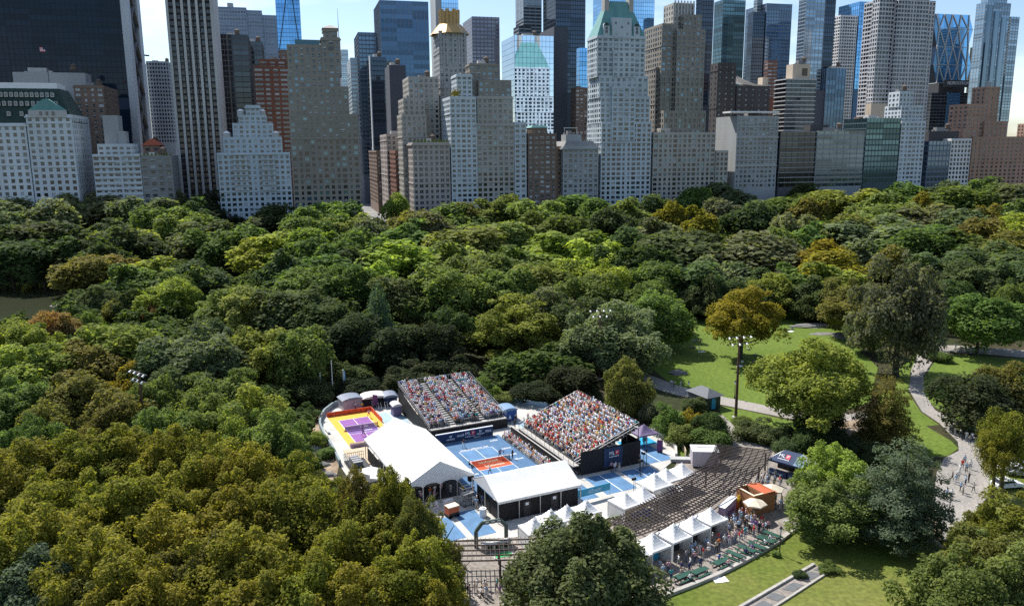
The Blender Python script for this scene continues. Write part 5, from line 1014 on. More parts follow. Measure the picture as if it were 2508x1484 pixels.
# understorey and back trees that close the wood between the ones above
def inpoly(x, y, P):
    c = False; n = len(P)
    for i in range(n):
        (x0, y0), (x1, y1) = P[i], P[i - 1]
        if (y0 > y) != (y1 > y) and x < (x1 - x0) * (y - y0) / (y1 - y0) + x0: c = not c
    return c
WOODS = [[(-60, 560), (2560, 545), (2560, 650), (2330, 670), (2180, 640), (2000, 665), (1880, 640), (1760, 660), (1560, 640), (1500, 690), (1560, 760), (1610, 790), (1600, 880), (1500, 905), (1440, 940), (1340, 965), (1240, 960), (1150, 880), (960, 905), (850, 940), (760, 1000), (730, 1090), (760, 1200), (850, 1300), (980, 1420), (1080, 1700), (-60, 1700), (-60, 850), (70, 830), (180, 790), (215, 700), (170, 668), (-60, 668)],
         [(2380, 690), (2560, 690), (2560, 830), (2460, 820)], [(1780, 600), (1900, 610), (1880, 650), (1790, 650)]]
rf_ = random.Random(42); pos = [(t[2], t[3], t[5] / 2) for t in TREES]; spots = []
for wd in WOODS:
    xs, ys = [p[0] for p in wd], [p[1] for p in wd]
    for _ in range(7000):
        x = rf_.uniform(min(xs), max(xs)); yy = min(ys) + (max(ys) - min(ys)) * rf_.random() ** 1.6
        if not inpoly(x, yy, wd): continue
        X, Y = g(x, yy); rad = rf_.uniform(4.0, 6.0) if Y > 160 else rf_.uniform(3, 4.2)
        if any((X - a) ** 2 + (Y - b_) ** 2 < (.66 * (rad + c_)) ** 2 for a, b_, c_ in pos): continue
        pos.append((X, Y, rad)); spots.append((X, Y, rad, rf_.uniform(5.5, 9.) if Y > 160 else rf_.uniform(4.5, 6.5), yy > 1090))
lo = crown('undergrowth_clump', 901, 22, 900, .125, (.16, .28)); nv = len(lo.vertices); LV = np.zeros(nv * 3, np.float32); lo.vertices.foreach_get('co', LV); LV = LV.reshape(-1, 3); LT = np.zeros(len(lo.polygons), np.float32); lo.attributes['tint'].data.foreach_get('value', LT)
NS = len(spots); UV_ = np.zeros((NS, nv, 3), np.float32); UT = np.zeros((NS, len(LT)), np.float32)
for i, (X, Y, rad, Hh, fr) in enumerate(spots):
    an = rf_.uniform(0, 6.28); ca, sa = math.cos(an), math.sin(an)
    UV_[i, :, 0] = X + 2.3 * rad * (LV[:, 0] * ca - LV[:, 1] * sa); UV_[i, :, 1] = Y + 2.3 * rad * (LV[:, 0] * sa + LV[:, 1] * ca); UV_[i, :, 2] = -.1 + Hh * LV[:, 2]; UT[i] = LT + rf_.uniform(-.25, .25)
me = bpy.data.meshes.new('undergrowth'); n4 = NS * nv; me.vertices.add(n4); me.vertices.foreach_set('co', UV_.ravel()); me.loops.add(n4); me.loops.foreach_set('vertex_index', np.arange(n4, dtype=np.int32)); me.polygons.add(n4 // 4); me.polygons.foreach_set('loop_start', np.arange(0, n4, 4, dtype=np.int32))
ta_ = me.attributes.new('tint', 'FLOAT', 'FACE'); ta_.data.foreach_set('value', np.clip(UT, 0, 1).ravel()); me.materials.append(LEAF); me.update(calc_edges=True)
ug = put('undergrowth', me); ug.color = (.065, .098, .026, 1); ug['kind'] = 'stuff'; ug['label'] = 'dense low undergrowth closing the gaps between the park trees'; ug['category'] = 'undergrowth'
print('undergrowth clumps', NS, 'trees', len(TREES))
# labels for the wood: by colour, size and the thing it stands below or beside
LAND_BACK = [(90, 'below the white mansard hotel'), (215, 'below the white hotel corner'), (345, 'below the low white balconied building'), (455, 'below the striped black tower'), (720, 'below the stepped blue-grey apartments'), (890, 'below the tan hotel with lantern tower'), (1000, 'at the foot of the avenue'), (1105, 'below the pinkish corner building'), (1260, 'below the white apartment building'),
             (1380, 'below the brown brick block'), (1475, 'below the grey stone house with mansard'), (1600, 'below the copper roofed tower'), (1760, 'below the tan deco tower'), (1900, 'below the grey club house'), (2120, 'below the long banded apartments'), (2270, 'below the teal gridded block'), (2385, 'below the blue panelled building'), (9999, 'below the brown brick complex')]
LAND_MID = [(300, 'on the far bank of the pond'), (520, 'beside the pond'), (700, 'between pond and avenue view'), (880, 'in the wood above the flagpoles'), (1100, 'beyond the rear grandstand'), (1330, 'straight behind both grandstands'), (1560, 'above the big dark grandstand tree'), (1760, 'above the lawn conifer'), (1960, 'above the golden lawn tree'), (2140, 'beside the silvery tree'), (2330, 'behind the silvery tree'), (9999, 'in the far corner wood')]
LAND_NEAR = [(160, 'at the near pond shore'), (340, 'around the half hidden light mast'), (520, 'behind the olive-gold wood'), (780, 'between the pond wood and the flagpoles'), (9999, 'near the rink')]
LAND_FRONT = [(150, 'in the olive foreground wood at the picture corner'), (330, 'in the olive foreground wood, outer part'), (560, 'in the middle of the olive foreground wood'), (780, 'in the olive foreground wood towards the rink'), (960, 'hiding the tent side of the rink'), (9999, 'beside the lower pergola')]
seen = {}
for tr_ in TREES:
    x, yt, X, Y, H, wm, ck, kind, depth, lab, root = tr_
    if not lab:
        tab = LAND_BACK if depth > 360 else (LAND_MID if depth > 195 else (LAND_NEAR if yt < 1046 else LAND_FRONT))
        place = next(p for lim, p in tab if x < lim)
        size = 'tall ' if H > 24.5 else ('small ' if wm < 7 else ('broad ' if wm > 15.5 else ''))
        lab = f'{size}{TC[ck][1]} {KINDW[kind]} {place}'
    root['label'] = lab; seen.setdefault(lab, []).append(root)
ORDW = ('first', 'second', 'third', 'fourth', 'fifth', 'sixth', 'seventh', 'eighth', 'ninth', 'tenth', 'eleventh', 'twelfth')
for lab, rs in seen.items():
    if len(rs) > 1:
        rs.sort(key=lambda o: o.location.x / o.location.y)
        for i, r_ in enumerate(rs):
            r_['group'] = 'trees: ' + lab
            if i < 12 and len(lab.split()) <= 11: r_['label'] = f'{lab}, {ORDW[i]} from the pond side'

# ================================================================== the rink venue
# centre court (net at the frame origin, length along q)
ct = vthing('centre_court', 'blue pickleball court with white lines and orange-red kitchen', 'court', 0, 0, .12)
mb = MB(); mb.quad((-3.05, -6.7, .004), (3.05, -6.7, .004), (3.05, 6.7, .004), (-3.05, 6.7, .004)); mb.build('playing_surface', M['rink_blue'], ct)
mb = MB(); mb.quad((-3.0, -2.13, .010), (3.0, -2.13, .010), (3.0, 2.13, .010), (-3.0, 2.13, .010)); mb.build('kitchen', M['court_orange'], ct)
def line(parent, x0, y0, x1, y1, w=.09, z=.018, m='court_line'):
    mb = MB(); 
    if abs(x1 - x0) > abs(y1 - y0): mb.quad((x0 - w / 2, y0 - w / 2, z), (x1 + w / 2, y0 - w / 2, z), (x1 + w / 2, y0 + w / 2, z), (x0 - w / 2, y0 + w / 2, z))
    else: mb.quad((x0 - w / 2, y0 + w / 2, z), (x0 + w / 2, y0 + w / 2, z), (x0 + w / 2, y1 - w / 2, z), (x0 - w / 2, y1 - w / 2, z))
    return mb.build('line', M[m], parent)
for s_ in (-1, 1):
    line(ct, -3.05, 6.7 * s_, 3.05, 6.7 * s_); line(ct, -3.05, 2.13 * s_, 3.05, 2.13 * s_); line(ct, 3.05 * s_, -6.7, 3.05 * s_, 6.7)
    line(ct, 0, 2.13 if s_ > 0 else -6.7, 0, 6.7 if s_ > 0 else -2.13)
smudge(ct, M['cream_print'], -1.9, 1.6, .35, .02, .85, 9, True, seed=1); smudge(ct, M['cream_print'], -1.5, 2.0, -1.25, .02, .85, 10, True, seed=2)
smudge(ct, M['white_print'], -2.6, 1.5, 6.95, .012, .55, 14, True, seed=3); smudge(ct, M['white_print'], 1.7, 2.6, 6.95, .012, .6, 3, True, seed=4)
for k, (x, y, w_) in enumerate(((3.9, 9.0, 1.5), (4.2, 4.6, 1.7), (3.7, 1.6, 1.9), (4.0, -.6, 1.8), (-5.3, 2.4, 1.2), (-5.6, -1.2, 1.8), (-5.4, -3.4, 1.8), (-5.9, 5.0, 1.5))):
    smudge(ct, M['white_print'], x, x + w_, y, .012, .62, 4, True, seed=10 + k)
nt_ = vthing('court_net', 'low dark net across the orange-red kitchen of the blue court', 'net', 0, 0, .12)
m_net, nn, nb_ = _base('net_mesh'); nb_.inputs['Base Color'].default_value = (.02, .02, .022, 1)
tb_ = nn.nodes.new('ShaderNodeBsdfTransparent'); mxn_ = nn.nodes.new('ShaderNodeMixShader'); mxn_.inputs['Fac'].default_value = .45
nn.links.new(tb_.outputs['BSDF'], mxn_.inputs[1]); nn.links.new(nb_.outputs['BSDF'], mxn_.inputs[2]); nn.links.new(mxn_.outputs['Shader'], nn.nodes['Material Output'].inputs['Surface'])
def net(root, half):
    mb = MB(); mb.box(-half, -.01, .05, half, .01, .84); mb.build('mesh', m_net, root)
    mb = MB(); mb.box(-half, -.03, .845, half, .03, .92); mb.build('top_band', M['white_paint'], root)
    for s_ in (-1, 1): mb = MB(); mb.tube((s_ * half, 0, 0), (s_ * half, 0, .95), .05, .05, 8); mb.box(s_ * half - .25, -.3, 0, s_ * half + .25, .3, .06); mb.build('post', M['dark_metal'], root)
net(nt_, 3.35)
# purple and gold court
pc = vthing('purple_court', 'purple court inside a gold mat with pink-white lines', 'court', -14.85, 26.4, .12)
mb = MB(); mb.quad((-4.3, -8.7, 0), (4.3, -8.7, 0), (4.3, 8.9, 0), (-4.3, 8.9, 0)); mb.build('gold_mat', M['court_gold'], pc)
mb = MB(); mb.quad((-2.85, -6.9, .008), (2.85, -6.9, .008), (2.85, 5.9, .008), (-2.85, 5.9, .008)); mb.build('playing_surface', M['court_purple'], pc)
mb = MB(); mb.quad((-2.8, -2.6, .014), (2.8, -2.6, .014), (2.8, 1.6, .014), (-2.8, 1.6, .014)); mb.build('kitchen', M['court_violet'], pc)
for a in ((-2.85, 5.9, 2.85, 5.9), (-2.85, -6.9, 2.85, -6.9), (-2.85, -6.9, -2.85, 5.9), (2.85, -6.9, 2.85, 5.9), (-2.85, -2.6, 2.85, -2.6), (0, 1.6, 0, 5.9), (0, -6.9, 0, -2.6)): line(pc, *a, .1, .02)
smudge(pc, M['white_print'], .0, 1.6, .3, .022, .8, 5, True, seed=21); smudge(pc, M['white_print'], .2, 1.8, -1.7, .022, .8, 5, True, seed=22)
pn = vthing('court_net', 'dark net stretched across the purple court', 'net', -14.85, 25.9, .12); net(pn, 3.1)
MM('flame_print', (.50, .07, .03), .6, .55, 1.3)
for lab, p0, q0, p1, q1 in (('red and orange patterned board along the back of the purple court', -19.2, 35.45, -10.5, 35.45), ('red and orange patterned board along the grandstand side of the purple court', -10.45, 35.4, -10.45, 27.5)):
    brd = vthing('court_barrier', lab, 'barrier', p0, q0, .1); dx, dy = p1 - p0, q1 - q0; n = max(4, int(math.hypot(dx, dy) / 1.45))
    for k in range(n):
        mb = MB(); a = Vector((dx * k / n, dy * k / n, .45)); c = Vector((dx * (k + .98) / n, dy * (k + .98) / n, .45)); mb.bar(a, c, .12, .9); mb.build('board', M['flame_print'], brd)
bx_ = vthing('low_planter', 'low weathered wooden box at the near end of the purple court', 'planter', -17.0, 17.2, .1); mb = MB(); mb.box(-2.2, -.45, 0, 2.6, .45, .75); mb.build('box', M['mauve_print'], bx_); mb = MB(); mb.box(-2.1, -.35, .752, 2.5, .35, .80); mb.build('fill', M['earth'], bx_)
ramp = vthing('timber_ramp', 'pale timber ramp deck below the purple court', 'deck', -18.5, 12.5, .1)
for k in range(10): mb = MB(); mb.box(-2.2 + k * .42, -4, 0, -2.2 + k * .42 + .40, 4, .14 + .01 * (k % 3)); mb.build('plank', M['timber'], ramp)
be = vthing('bench_seat', 'white bench with a dark bag beside the gold mat', 'bench', -21.0, 27.0, .1); mb = MB(); mb.box(-.25, -1.2, .42, .25, 1.2, .5); mb.build('seat', M['white_paint'], be)
for yy in (-1, 1): mb = MB(); mb.box(-.2, yy - .05, 0, .2, yy + .05, .42); mb.build('leg', M['steel'], be)

# sponsor wall behind the blue court
wl = vthing('sponsor_wall', 'dark navy sponsor wall with white marks and red square behind the blue court', 'wall', .2, 11.75, .1)
mb = MB(); mb.box(-5.6, 0, 0, 5.4, .18, 1.75); wp_ = mb.build('panel', M['navy_fabric'], wl); mb = MB(); mb.box(-5.6, -.06, 1.752, 5.4, .24, 1.86); mb.build('top_rail', M['white_print'], wl)
smudge(wp_, M['white_print'], -3.6, -2.0, -.01, .45, .35, 7, seed=31); smudge(wp_, M['white_print'], -3.1, -2.5, -.01, .95, .4, 2, seed=32); smudge(wp_, M['white_print'], -1.6, -.2, -.01, .85, .38, 6, seed=33); smudge(wp_, M['white_print'], 2.2, 3.7, -.01, .62, .3, 7, seed=34); smudge(wp_, M['white_print'], 2.7, 3.2, -.01, 1.05, .4, 2, seed=35); smudge(wp_, M['white_print'], 3.9, 5.1, -.01, .85, .4, 5, seed=36); smudge(wp_, M['white_print'], 1.6, 3.0, -.01, .18, .2, 6, seed=37)
def logo(parent, x, y, z, s, rot):
    """ML in white beside a red square that holds a white paddle-shaped P, a thin line of small print below."""
    lettering('ML', s, M['white_print'], parent, (x - s * .45, y - .02, z), rot)
    R = Matrix.Rotation(rot[2], 3, 'Z') @ Matrix.Rotation(rot[0], 3, 'X')
    def at(a, b_, c_): v = R @ Vector((a, b_, c_)); return (x + v.x, y - .02 + v.y, z + v.z)
    mb = MB(); mb.quad(at(s * .28, -s * .42, .005), at(s * 1.12, -s * .42, .005), at(s * 1.12, s * .46, .005), at(s * .28, s * .46, .005)); mb.build('logo_square', M['red_print'], parent)
    lettering('P', s * .85, M['white_print'], parent, at(s * .70, 0, .02), rot)
    mb = MB()
    for k in range(9): mb.quad(at(-s * 1.1 + k * s * .25, -s * .75, .01), at(-s * .93 + k * s * .25, -s * .75, .01), at(-s * .93 + k * s * .25, -s * .58, .01), at(-s * 1.1 + k * s * .25, -s * .58, .01))
    mb.build('small_print', M['white_print'], parent)
logo(wp_, .9, -.0, 1.15, .85, (math.pi / 2, 0, 0))

# ---------------------------------------------------------------- grandstands
SEATS = []       # (world x, y, z, facing angle, stand, row)
def grandstand(label, p, q, rz, width, rows, dep, rise, z0, aisles, stand):
    st = vthing('grandstand', label, 'grandstand', p, q, .1, rz); R = PH + rz; ox, oy = W(p, q)
    def wpt(x, y): return (ox + x * math.cos(R) - y * math.sin(R), oy + x * math.sin(R) + y * math.cos(R))
    mb = MB(); mb.box(0, 0, z0 - .12, width, 1.05, z0); mb.build('walkway', M['bench_grey'], st)
    mb = MB(); mb.box(0, -.02, 0, width, .0, z0 - .13); mb.build('front_skirt', M['black_fabric'], st)
    for i in range(rows):
        y = 1.05 + i * dep; z = z0 + (i + 1) * rise
        mb = MB(); mb.box(0, y, z - .06, width, y + dep, z); mb.build('footboard', M['dark_bench'], st)
        mb = MB(); mb.box(0, y + .01, z0 + i * rise if i else z0, width, y + .03, z - .065); mb.build('riser', M['dark_metal'], st)
        spans = []; x = 0.
        for a, w_ in aisles: spans.append((x, a)); x = a + w_
        spans.append((x, width))
        for a, c in spans:
            mb = MB(); mb.box(a + .05, y + .42, z + .40, c - .05, y + .72, z + .44); mb.build('bench', M['dark_bench'], st)
            n = int((c - a - .1) / .46)
            for k in range(n):
                if random.random() < .985: SEATS.append((*wpt(a + .28 + k * .46 + random.uniform(-.05, .05), y + .52 + random.uniform(-.04, .04)), z + .1, R, stand, i))
        for a, w_ in aisles: mb = MB(); mb.box(a, y + .1, z + .001, a + w_, y + dep * .55, z + rise * .5); mb.build('step', M['aluminium'], st)
    L_ = 1.05 + rows * dep; zt = z0 + rows * rise
    for x in (-.08, width + .02):                              # side rails and skirt
        mb = MB(); mb.bar((x, .1, z0 + 1.05), (x, L_, zt + 1.1), .06); mb.bar((x, .1, z0 + .55), (x, L_, zt + .6), .05)
        for k in range(9): yy = .1 + (L_ - .1) * k / 8; zz = z0 + (zt - z0) * k / 8; mb.bar((x, yy, zz), (x, yy, zz + 1.1), .05)
        mb.build('side_rail', M['steel'], st)
    mb = MB(); mb.bar((0, L_, zt + 1.1), (width, L_, zt + 1.1), .06)
    for k in range(11): xx = width * k / 10; mb.bar((xx, L_, zt), (xx, L_, zt + 1.1), .05)
    mb.build('back_rail', M['steel'], st)
    mb = MB(); mb.bar((0, .08, z0 + 1.0), (width, .08, z0 + 1.0), .05)
    for k in range(13): xx = width * k / 12; mb.bar((xx, .08, z0), (xx, .08, z0 + 1.0), .04)
    mb.build('front_rail', M['dark_metal'], st)
    mb = MB()
    for i in range(0, rows + 1, 3):                            # scaffold frame underneath
        y = 1.05 + i * dep; z = z0 + i * rise - .1
        for k in range(6): xx = .1 + (width - .2) * k / 5; mb.bar((xx, y, 0), (xx, y, z), .08)
        mb.bar((.1, y, z * .5), (width - .1, y, z * .5), .06)
        if i: mb.bar((.1, y - 3 * dep, 0), (.1, y, z * .8), .06); mb.bar((width - .1, y - 3 * dep, 0), (width - .1, y, z * .8), .06)
    mb.build('scaffold', M['dark_metal'], st)
    for a, w_ in aisles:
        mb = MB(); mb.bar((a - .03, 1.2, z0 + .95), (a - .03, L_ * .92, zt + .55), .05)
        for k in range(7): yy = 1.2 + (L_ * .92 - 1.2) * k / 6; zz = z0 + (zt - z0) * yy / L_; mb.bar((a - .03, yy, zz), (a - .03, yy, zz + .95), .05)
        if stand == 'side': mb.build('aisle_rail', M['dark_metal'], st)
    return st, L_, zt
rear, L1, zt1 = grandstand('rear grandstand full of spectators, facing the camera, two pale stairways', -5.3, 14.8, 0, 15.1, 21, .815, .155, 1.7, [(4.2, 1.0), (10.0, 1.0)], 'rear')
side, L2, zt2 = grandstand('side grandstand packed with spectators beside the blue court, black skirt below', 9.3, 8.7, -math.pi / 2, 19.6, 15, .75, .285, 1.7, [(2.9, .35), (8.9, .35), (14.2, .35)], 'side')
mb = MB(); mb.quad((-.12, 0, 0), (-.12, L1, 0), (-.12, L1, zt1 - .2), (-.12, 0, 1.6)); mb.build('side_skirt', M['black_fabric'], rear)
mb = MB(); mb.box(19.68, 1.3, 0, 19.78, 12.6, 3.9); mb.box(14.2, 12.5, 0, 19.67, 12.6, 3.9); mb.build('side_skirt', M['black_fabric'], side)
bn = vthing('hanging_banner', 'blue banner with white and red logo on the black grandstand skirt', 'banner', 16.6, -11.16, .1); mb = MB(); mb.box(-1.75, 0, .5, 1.75, .05, 3.7); bc_ = mb.build('cloth', M['navy_fabric'], bn); logo(bc_, .1, -.0, 2.75, .85, (math.pi / 2, 0, 0))
bk = vthing('courtside_wall', 'low black wall behind the courtside chairs', 'wall', 8.75, 2.2, .1); mb = MB(); mb.box(-.05, -10.8, 0, .05, 8.6, 1.55); mb.build('panel', M['black_fabric'], bk); mb = MB(); mb.box(-.12, -10.8, 1.551, .12, 8.6, 1.6); mb.build('cap', M['bench_grey'], bk)
bw = vthing('courtside_wall', 'tall black backdrop under the rear grandstand front', 'wall', 2, 14.4, .1); mb = MB(); mb.box(-7.4, 0, 0, 7.8, .06, 1.6); mb.build('panel', M['black_fabric'], bw); mb = MB(); mb.box(-7.4, -.03, 1.601, 7.8, .09, 1.68); mb.build('cap', M['dark_metal'], bw)
for r_ in range(2):
    for k in range(26):
        pq = (6.95 + r_ * .85, 9.6 - k * .62); SEATS.append((*W(*pq), .1 + .12 * r_ + .1 - .1, PH - math.pi / 2, 'courtside', r_))
cs = vthing('chair_row', 'two rows of white courtside chairs along the blue court', 'chairs', 7.4, 2, .1)
for r_ in range(2):
    for k in range(26): mb = MB(); x, y = -.45 + r_ * .85, 7.6 - k * .62; mb.box(x - .1, y - .2, .40, x + .3, y + .2, .44); mb.box(x + .28, y - .2, .44, x + .33, y + .2, .85); mb.box(x - .08, y - .18, 0, x - .04, y - .14, .4); mb.box(x - .08, y + .14, 0, x - .04, y + .18, .4); mb.box(x + .26, y - .18, 0, x + .3, y - .14, .4); mb.box(x + .26, y + .14, 0, x + .3, y + .18, .4); mb.build('chair', M['white_paint'], cs)

# ---------------------------------------------------------------- tents
def gable_tent(name, label, p, q, rz, lx, ly, eave, ridge, poles, swag=True, walls=None):
    """Ridge along local y; lx wide, ly long."""
    t = vthing(name, label, 'tent', p, q, .1, rz); mb = MB(); n = 6; hx = lx / 2
    def sag(u, v): return -.10 * math.sin(math.pi * u) * (.6 + .4 * abs(math.sin(math.pi * v * n)))
    for s_ in (-1, 1):
        for i in range(n * 2):
            v0, v1 = i / (2 * n), (i + 1) / (2 * n)
            for j in range(3):
                a0, a1 = j / 3, (j + 1) / 3
                P_ = lambda a, v: (s_ * hx * (1 - a), -ly / 2 + ly * v, eave + (ridge - eave) * a + sag(a, v))
                mb.quad(P_(a0, v0), P_(a0, v1), P_(a1, v1), P_(a1, v0))
    rfo = mb.build('roof', M['white_fabric'], t, smooth=True)
    for i in range(0, n + 1):
        for s_ in (-1, 1): mb = MB(); y = -ly / 2 + .03 + (ly - .06) * i / n; mb.bar((s_ * hx, y, eave + .02), (0, y, ridge + .02), .06, .02); mb.build('seam', M['white_fabric'], rfo)
    for s_ in (-1, 1):
        mb = MB(); y = s_ * (ly / 2 - .02)
        mb.poly([(-hx, y, eave), (hx, y, eave), (0, y, ridge - .02)]); mb.build('gable', M['white_fabric'], t)
        mb = MB(); k = poles
        for i in range(k):                                    # scalloped valance
            x0, x1 = -hx + lx * i / k, -hx + lx * (i + 1) / k
            pts = [(x0, y, eave - .01)] + [(x0 + (x1 - x0) * u, y + .01 * s_, eave - .15 - .45 * (abs(2 * u - 1) ** 3)) for u in np.linspace(0, 1, 9)] + [(x1, y, eave - .01)]
            mb.poly(pts)
        if swag: mb.build('valance', M['white_fabric'], t)
        mb2 = MB(); mb2.box(s_ * hx - .04, -ly / 2, eave - .35, s_ * hx + .04, ly / 2, eave - .01); mb2.build('eave_band', M['white_fabric'], t)
        for i in range(k + 1):
            x = -hx + lx * i / k; mb = MB(); mb.tube((x * .985, y * .99, 0), (x * .985, y * .99, eave - .05), .075, .075, 8); mb.build('pole', M['tent_pole'], t)
        for i in range(1, 4): yy = -ly / 2 + ly * i / 4; mb = MB(); mb.tube((s_ * (hx - .08), yy, 0), (s_ * (hx - .08), yy, eave - .05), .07, .07, 8); mb.build('pole', M['tent_pole'], t)
    return t
tA = gable_tent('big_tent', 'large white gable tent covering the seats beside the blue court', -12.8, .4, 0, 10.8, 21.8, 3.5, 6.45, 4)
tB = gable_tent('long_tent', 'white gable tent with black side walls below the blue court', -1.45, -15.7, math.pi / 2, 9.3, 13.3, 3.2, 5.3, 2, False)
mb = MB(); mb.box(-4.3, -6.3, 0, -4.25, 6.3, 2.7)          # black wall under the long tent (camera side)
mb.box(-4.24, 6.2, 0, 3.6, 6.25, 2.6); mb.box(-4.24, -6.25, 0, 4.2, -6.2, 2.7); mb.build('side_wall', M['black_fabric'], tB)
for k in range(2): mb = MB(); y = -2.4 + k * 4.4; mb.box(-4.36, y - .55, 0, -4.31, y + .55, 2.3); mb.build('door_panel', M['dark_metal'], tB); mb = MB(); mb.box(-4.40, y - .25, 1.75, -4.365, y + .25, 2.15); mb.build('door_sign', M['white_print'], tB)
fl_ = vthing('tent_floor', 'dark flooring and bar counter inside the large white tent', 'counter', -12.8, 0, .1); mb = MB(); mb.box(-5.1, -9.2, .01, 5.1, 10, .06); mb.build('floor', M['black_fabric'], fl_); mb = MB(); mb.box(-4.6, -6.5, .07, 2.2, -5.7, 1.1); mb.build('counter', M['dark_metal'], fl_); mb = MB(); mb.box(-5.3, -9, .07, -5.22, 10, 2.4); mb.build('back_wall', M['black_fabric'], fl_)
ter = vthing('bar_terrace', 'black fenced bar terrace along the large white tent', 'terrace', -19.9, 4.0, .1)
mb = MB(); mb.box(-1.9, -7, 0, 1.4, 7.2, .35); mb.build('platform', M['dark_metal'], ter)
for a in (((-1.9, -7), (-1.9, 7.2)), ((-1.9, 7.2), (1.4, 7.2))):
    mb = MB(); (x0, y0), (x1, y1) = a; mb.bar((x0, y0, 1.5), (x1, y1, 1.5), .07); mb.bar((x0, y0, .95), (x1, y1, .95), .05); n = 10
    for k in range(n + 1): mb.bar((x0 + (x1 - x0) * k / n, y0 + (y1 - y0) * k / n, .3), (x0 + (x1 - x0) * k / n, y0 + (y1 - y0) * k / n, 1.5), .05)
    mb.build('railing', M['dark_metal'], ter)
for k in range(4): mb = MB(); mb.box(-1.2, 3.4 + k * .9, .35, .3, 4.0 + k * .9, 1.2); mb.build('bar_unit', M['grey_plastic'], ter)
def umbrella(label, p, q, m, r, z, group=None):
    u = vthing('parasol', label, 'parasol', p, q, .1, random.uniform(0, 1), group); mb = MB(); mb.tube((0, 0, 0), (0, 0, z + .3), .035, .03, 8); mb.build('pole', M['steel'], u)
    mb = MB(); n = 6
    for k in range(n):
        a0, a1 = 2 * math.pi * k / n, 2 * math.pi * (k + 1) / n; c = (0, 0, z + .45)
        p0, p1 = (r * math.cos(a0), r * math.sin(a0), z - .25), (r * math.cos(a1), r * math.sin(a1), z - .25); mdl = tuple((a + b_) / 2 * .97 for a, b_ in zip(p0[:2], p1[:2])) + (z - .22,)
        mb.poly([c, p0, mdl]); mb.poly([c, mdl, p1]); mb.quad(p0, p1, (p1[0], p1[1], p1[2] - .15), (p0[0], p0[1], p0[2] - .15))
    mb.build('canopy', m, u); mb = MB(); mb.tube((0, 0, 0), (0, 0, .1), .35, .3, 12); mb.build('base', M['dark_metal'], u); return u
umbrella('white parasol on the bar terrace, farther from the camera', -20.2, .6, M['white_fabric'], 1.7, 2.5); umbrella('white parasol on the bar terrace, nearer the camera', -19.4, -1.5, M['white_fabric'], 1.7, 2.4)

def peak_tent(label, p, q, rz=0., s=3.05, sy=None, eave=2.35, peak=1.75, wall=(), group=None, m='white_fabric', wallm='white_fabric', peaks=1):
    """Square canopy whose sides sweep up to a peak; peaks=2 joins two along local x."""
    sy = sy or s; t = vthing('peak_tent', label, 'tent', p, q, .08, rz, group); n = 6; W_ = s * peaks
    mb = MB()
    for k in range(peaks):
        cx_ = -W_ / 2 + s * (k + .5)
        def pt(i, j):
            u, v = -1 + 2 * i / (2 * n), -1 + 2 * j / (2 * n); d_ = max(abs(u), abs(v)); return (cx_ + u * s / 2, v * sy / 2, eave + peak * (1 - d_) ** 1.55 + .16 * (1 - d_) - .05 * math.sin(math.pi * min(1, abs(u) * abs(v))) * d_)
        for i in range(2 * n):
            for j in range(2 * n): mb.quad(pt(i, j), pt(i + 1, j), pt(i + 1, j + 1), pt(i, j + 1))
    cnp = mb.build('canopy', M[m], t, smooth=True)
    mb = MB(); h = .26
    for x0, y0, x1, y1 in ((-W_ / 2, -sy / 2, W_ / 2, -sy / 2), (-W_ / 2, sy / 2, W_ / 2, sy / 2), (-W_ / 2, -sy / 2, -W_ / 2, sy / 2), (W_ / 2, -sy / 2, W_ / 2, sy / 2)): mb.quad((x0, y0, eave - h), (x1, y1, eave - h), (x1, y1, eave), (x0, y0, eave))
    mb.build('valance', M[m], cnp)
    xs = [-W_ / 2 + s * k for k in range(peaks + 1)]
    for x in xs:
        for y in (-sy / 2, sy / 2): mb = MB(); mb.tube((x * .985, y * .985, 0), (x * .985, y * .985, eave - .03), .045, .045, 8); mb.build('leg', M['white_paint'], t)
    for w_ in wall:
        mb = MB(); a, c = W_ / 2 - .06, sy / 2 - .06
        {'n': lambda: mb.box(-a, c, 0, a, c + .03, eave - .2), 's': lambda: mb.box(-a, -c - .03, 0, a, -c, eave - .2), 'w': lambda: mb.box(-a - .03, -c, 0, -a, c, eave - .2), 'e': lambda: mb.box(a, -c, 0, a + .03, c, eave - .2)}[w_]()
        mb.build('side_wall', M[wallm], t)
    return t
A1_ = math.radians(8)
ORD = ('first', 'second', 'third', 'fourth', 'last')
for k, (p, q) in enumerate(((1.6, -39.0), (4.9, -38.3), (8.7, -37.5), (12.3, -36.7), (16.0, -35.8))):
    peak_tent(('white peak tent at the near end of the row facing the picnic tables', 'second white peak tent from the dark foreground tree facing the picnic tables', 'middle white peak tent of the five facing the picnic tables', 'fourth white peak tent from the dark foreground tree facing the picnic tables', 'white peak tent at the far end of the row, next to the mauve wall')[k], p, q, A1_, 3.3, 3.4, 2.5, 1.35 + .05 * (k % 3), ('w', 'n', 'e') if k else ('w', 'n', 'e'), 'white peak tents facing the picnic tables')
    ctr = vthing('vendor_counter', ('dark counter inside the near end white tent', 'teal lined counter inside the second white tent', 'dark counter inside the middle white tent', 'dark counter inside the fourth white tent', 'dark counter inside the far end white tent')[k], 'counter', p, q + .4, .08, A1_); mb = MB(); mb.box(-1.2, -.3, 0, 1.2, .3, .95); mb.build('front', M['teal_print' if k == 1 else 'dark_metal'], ctr); mb = MB(); mb.box(-1.25, -.36, .951, 1.25, .34, 1.0); mb.build('worktop', M['timber'], ctr)
peak_tent('double peaked white tent beside the pergola with blue counter', 10.2, -26.4, A1_, 3.3, 3.6, 2.5, 1.4, ('w',), None, peaks=2, wallm='white_fabric')
peak_tent('single white peak tent between the two double peaked ones', 15.4, -24.0, A1_, 3.9, 3.9, 2.9, 1.55, ('e',))
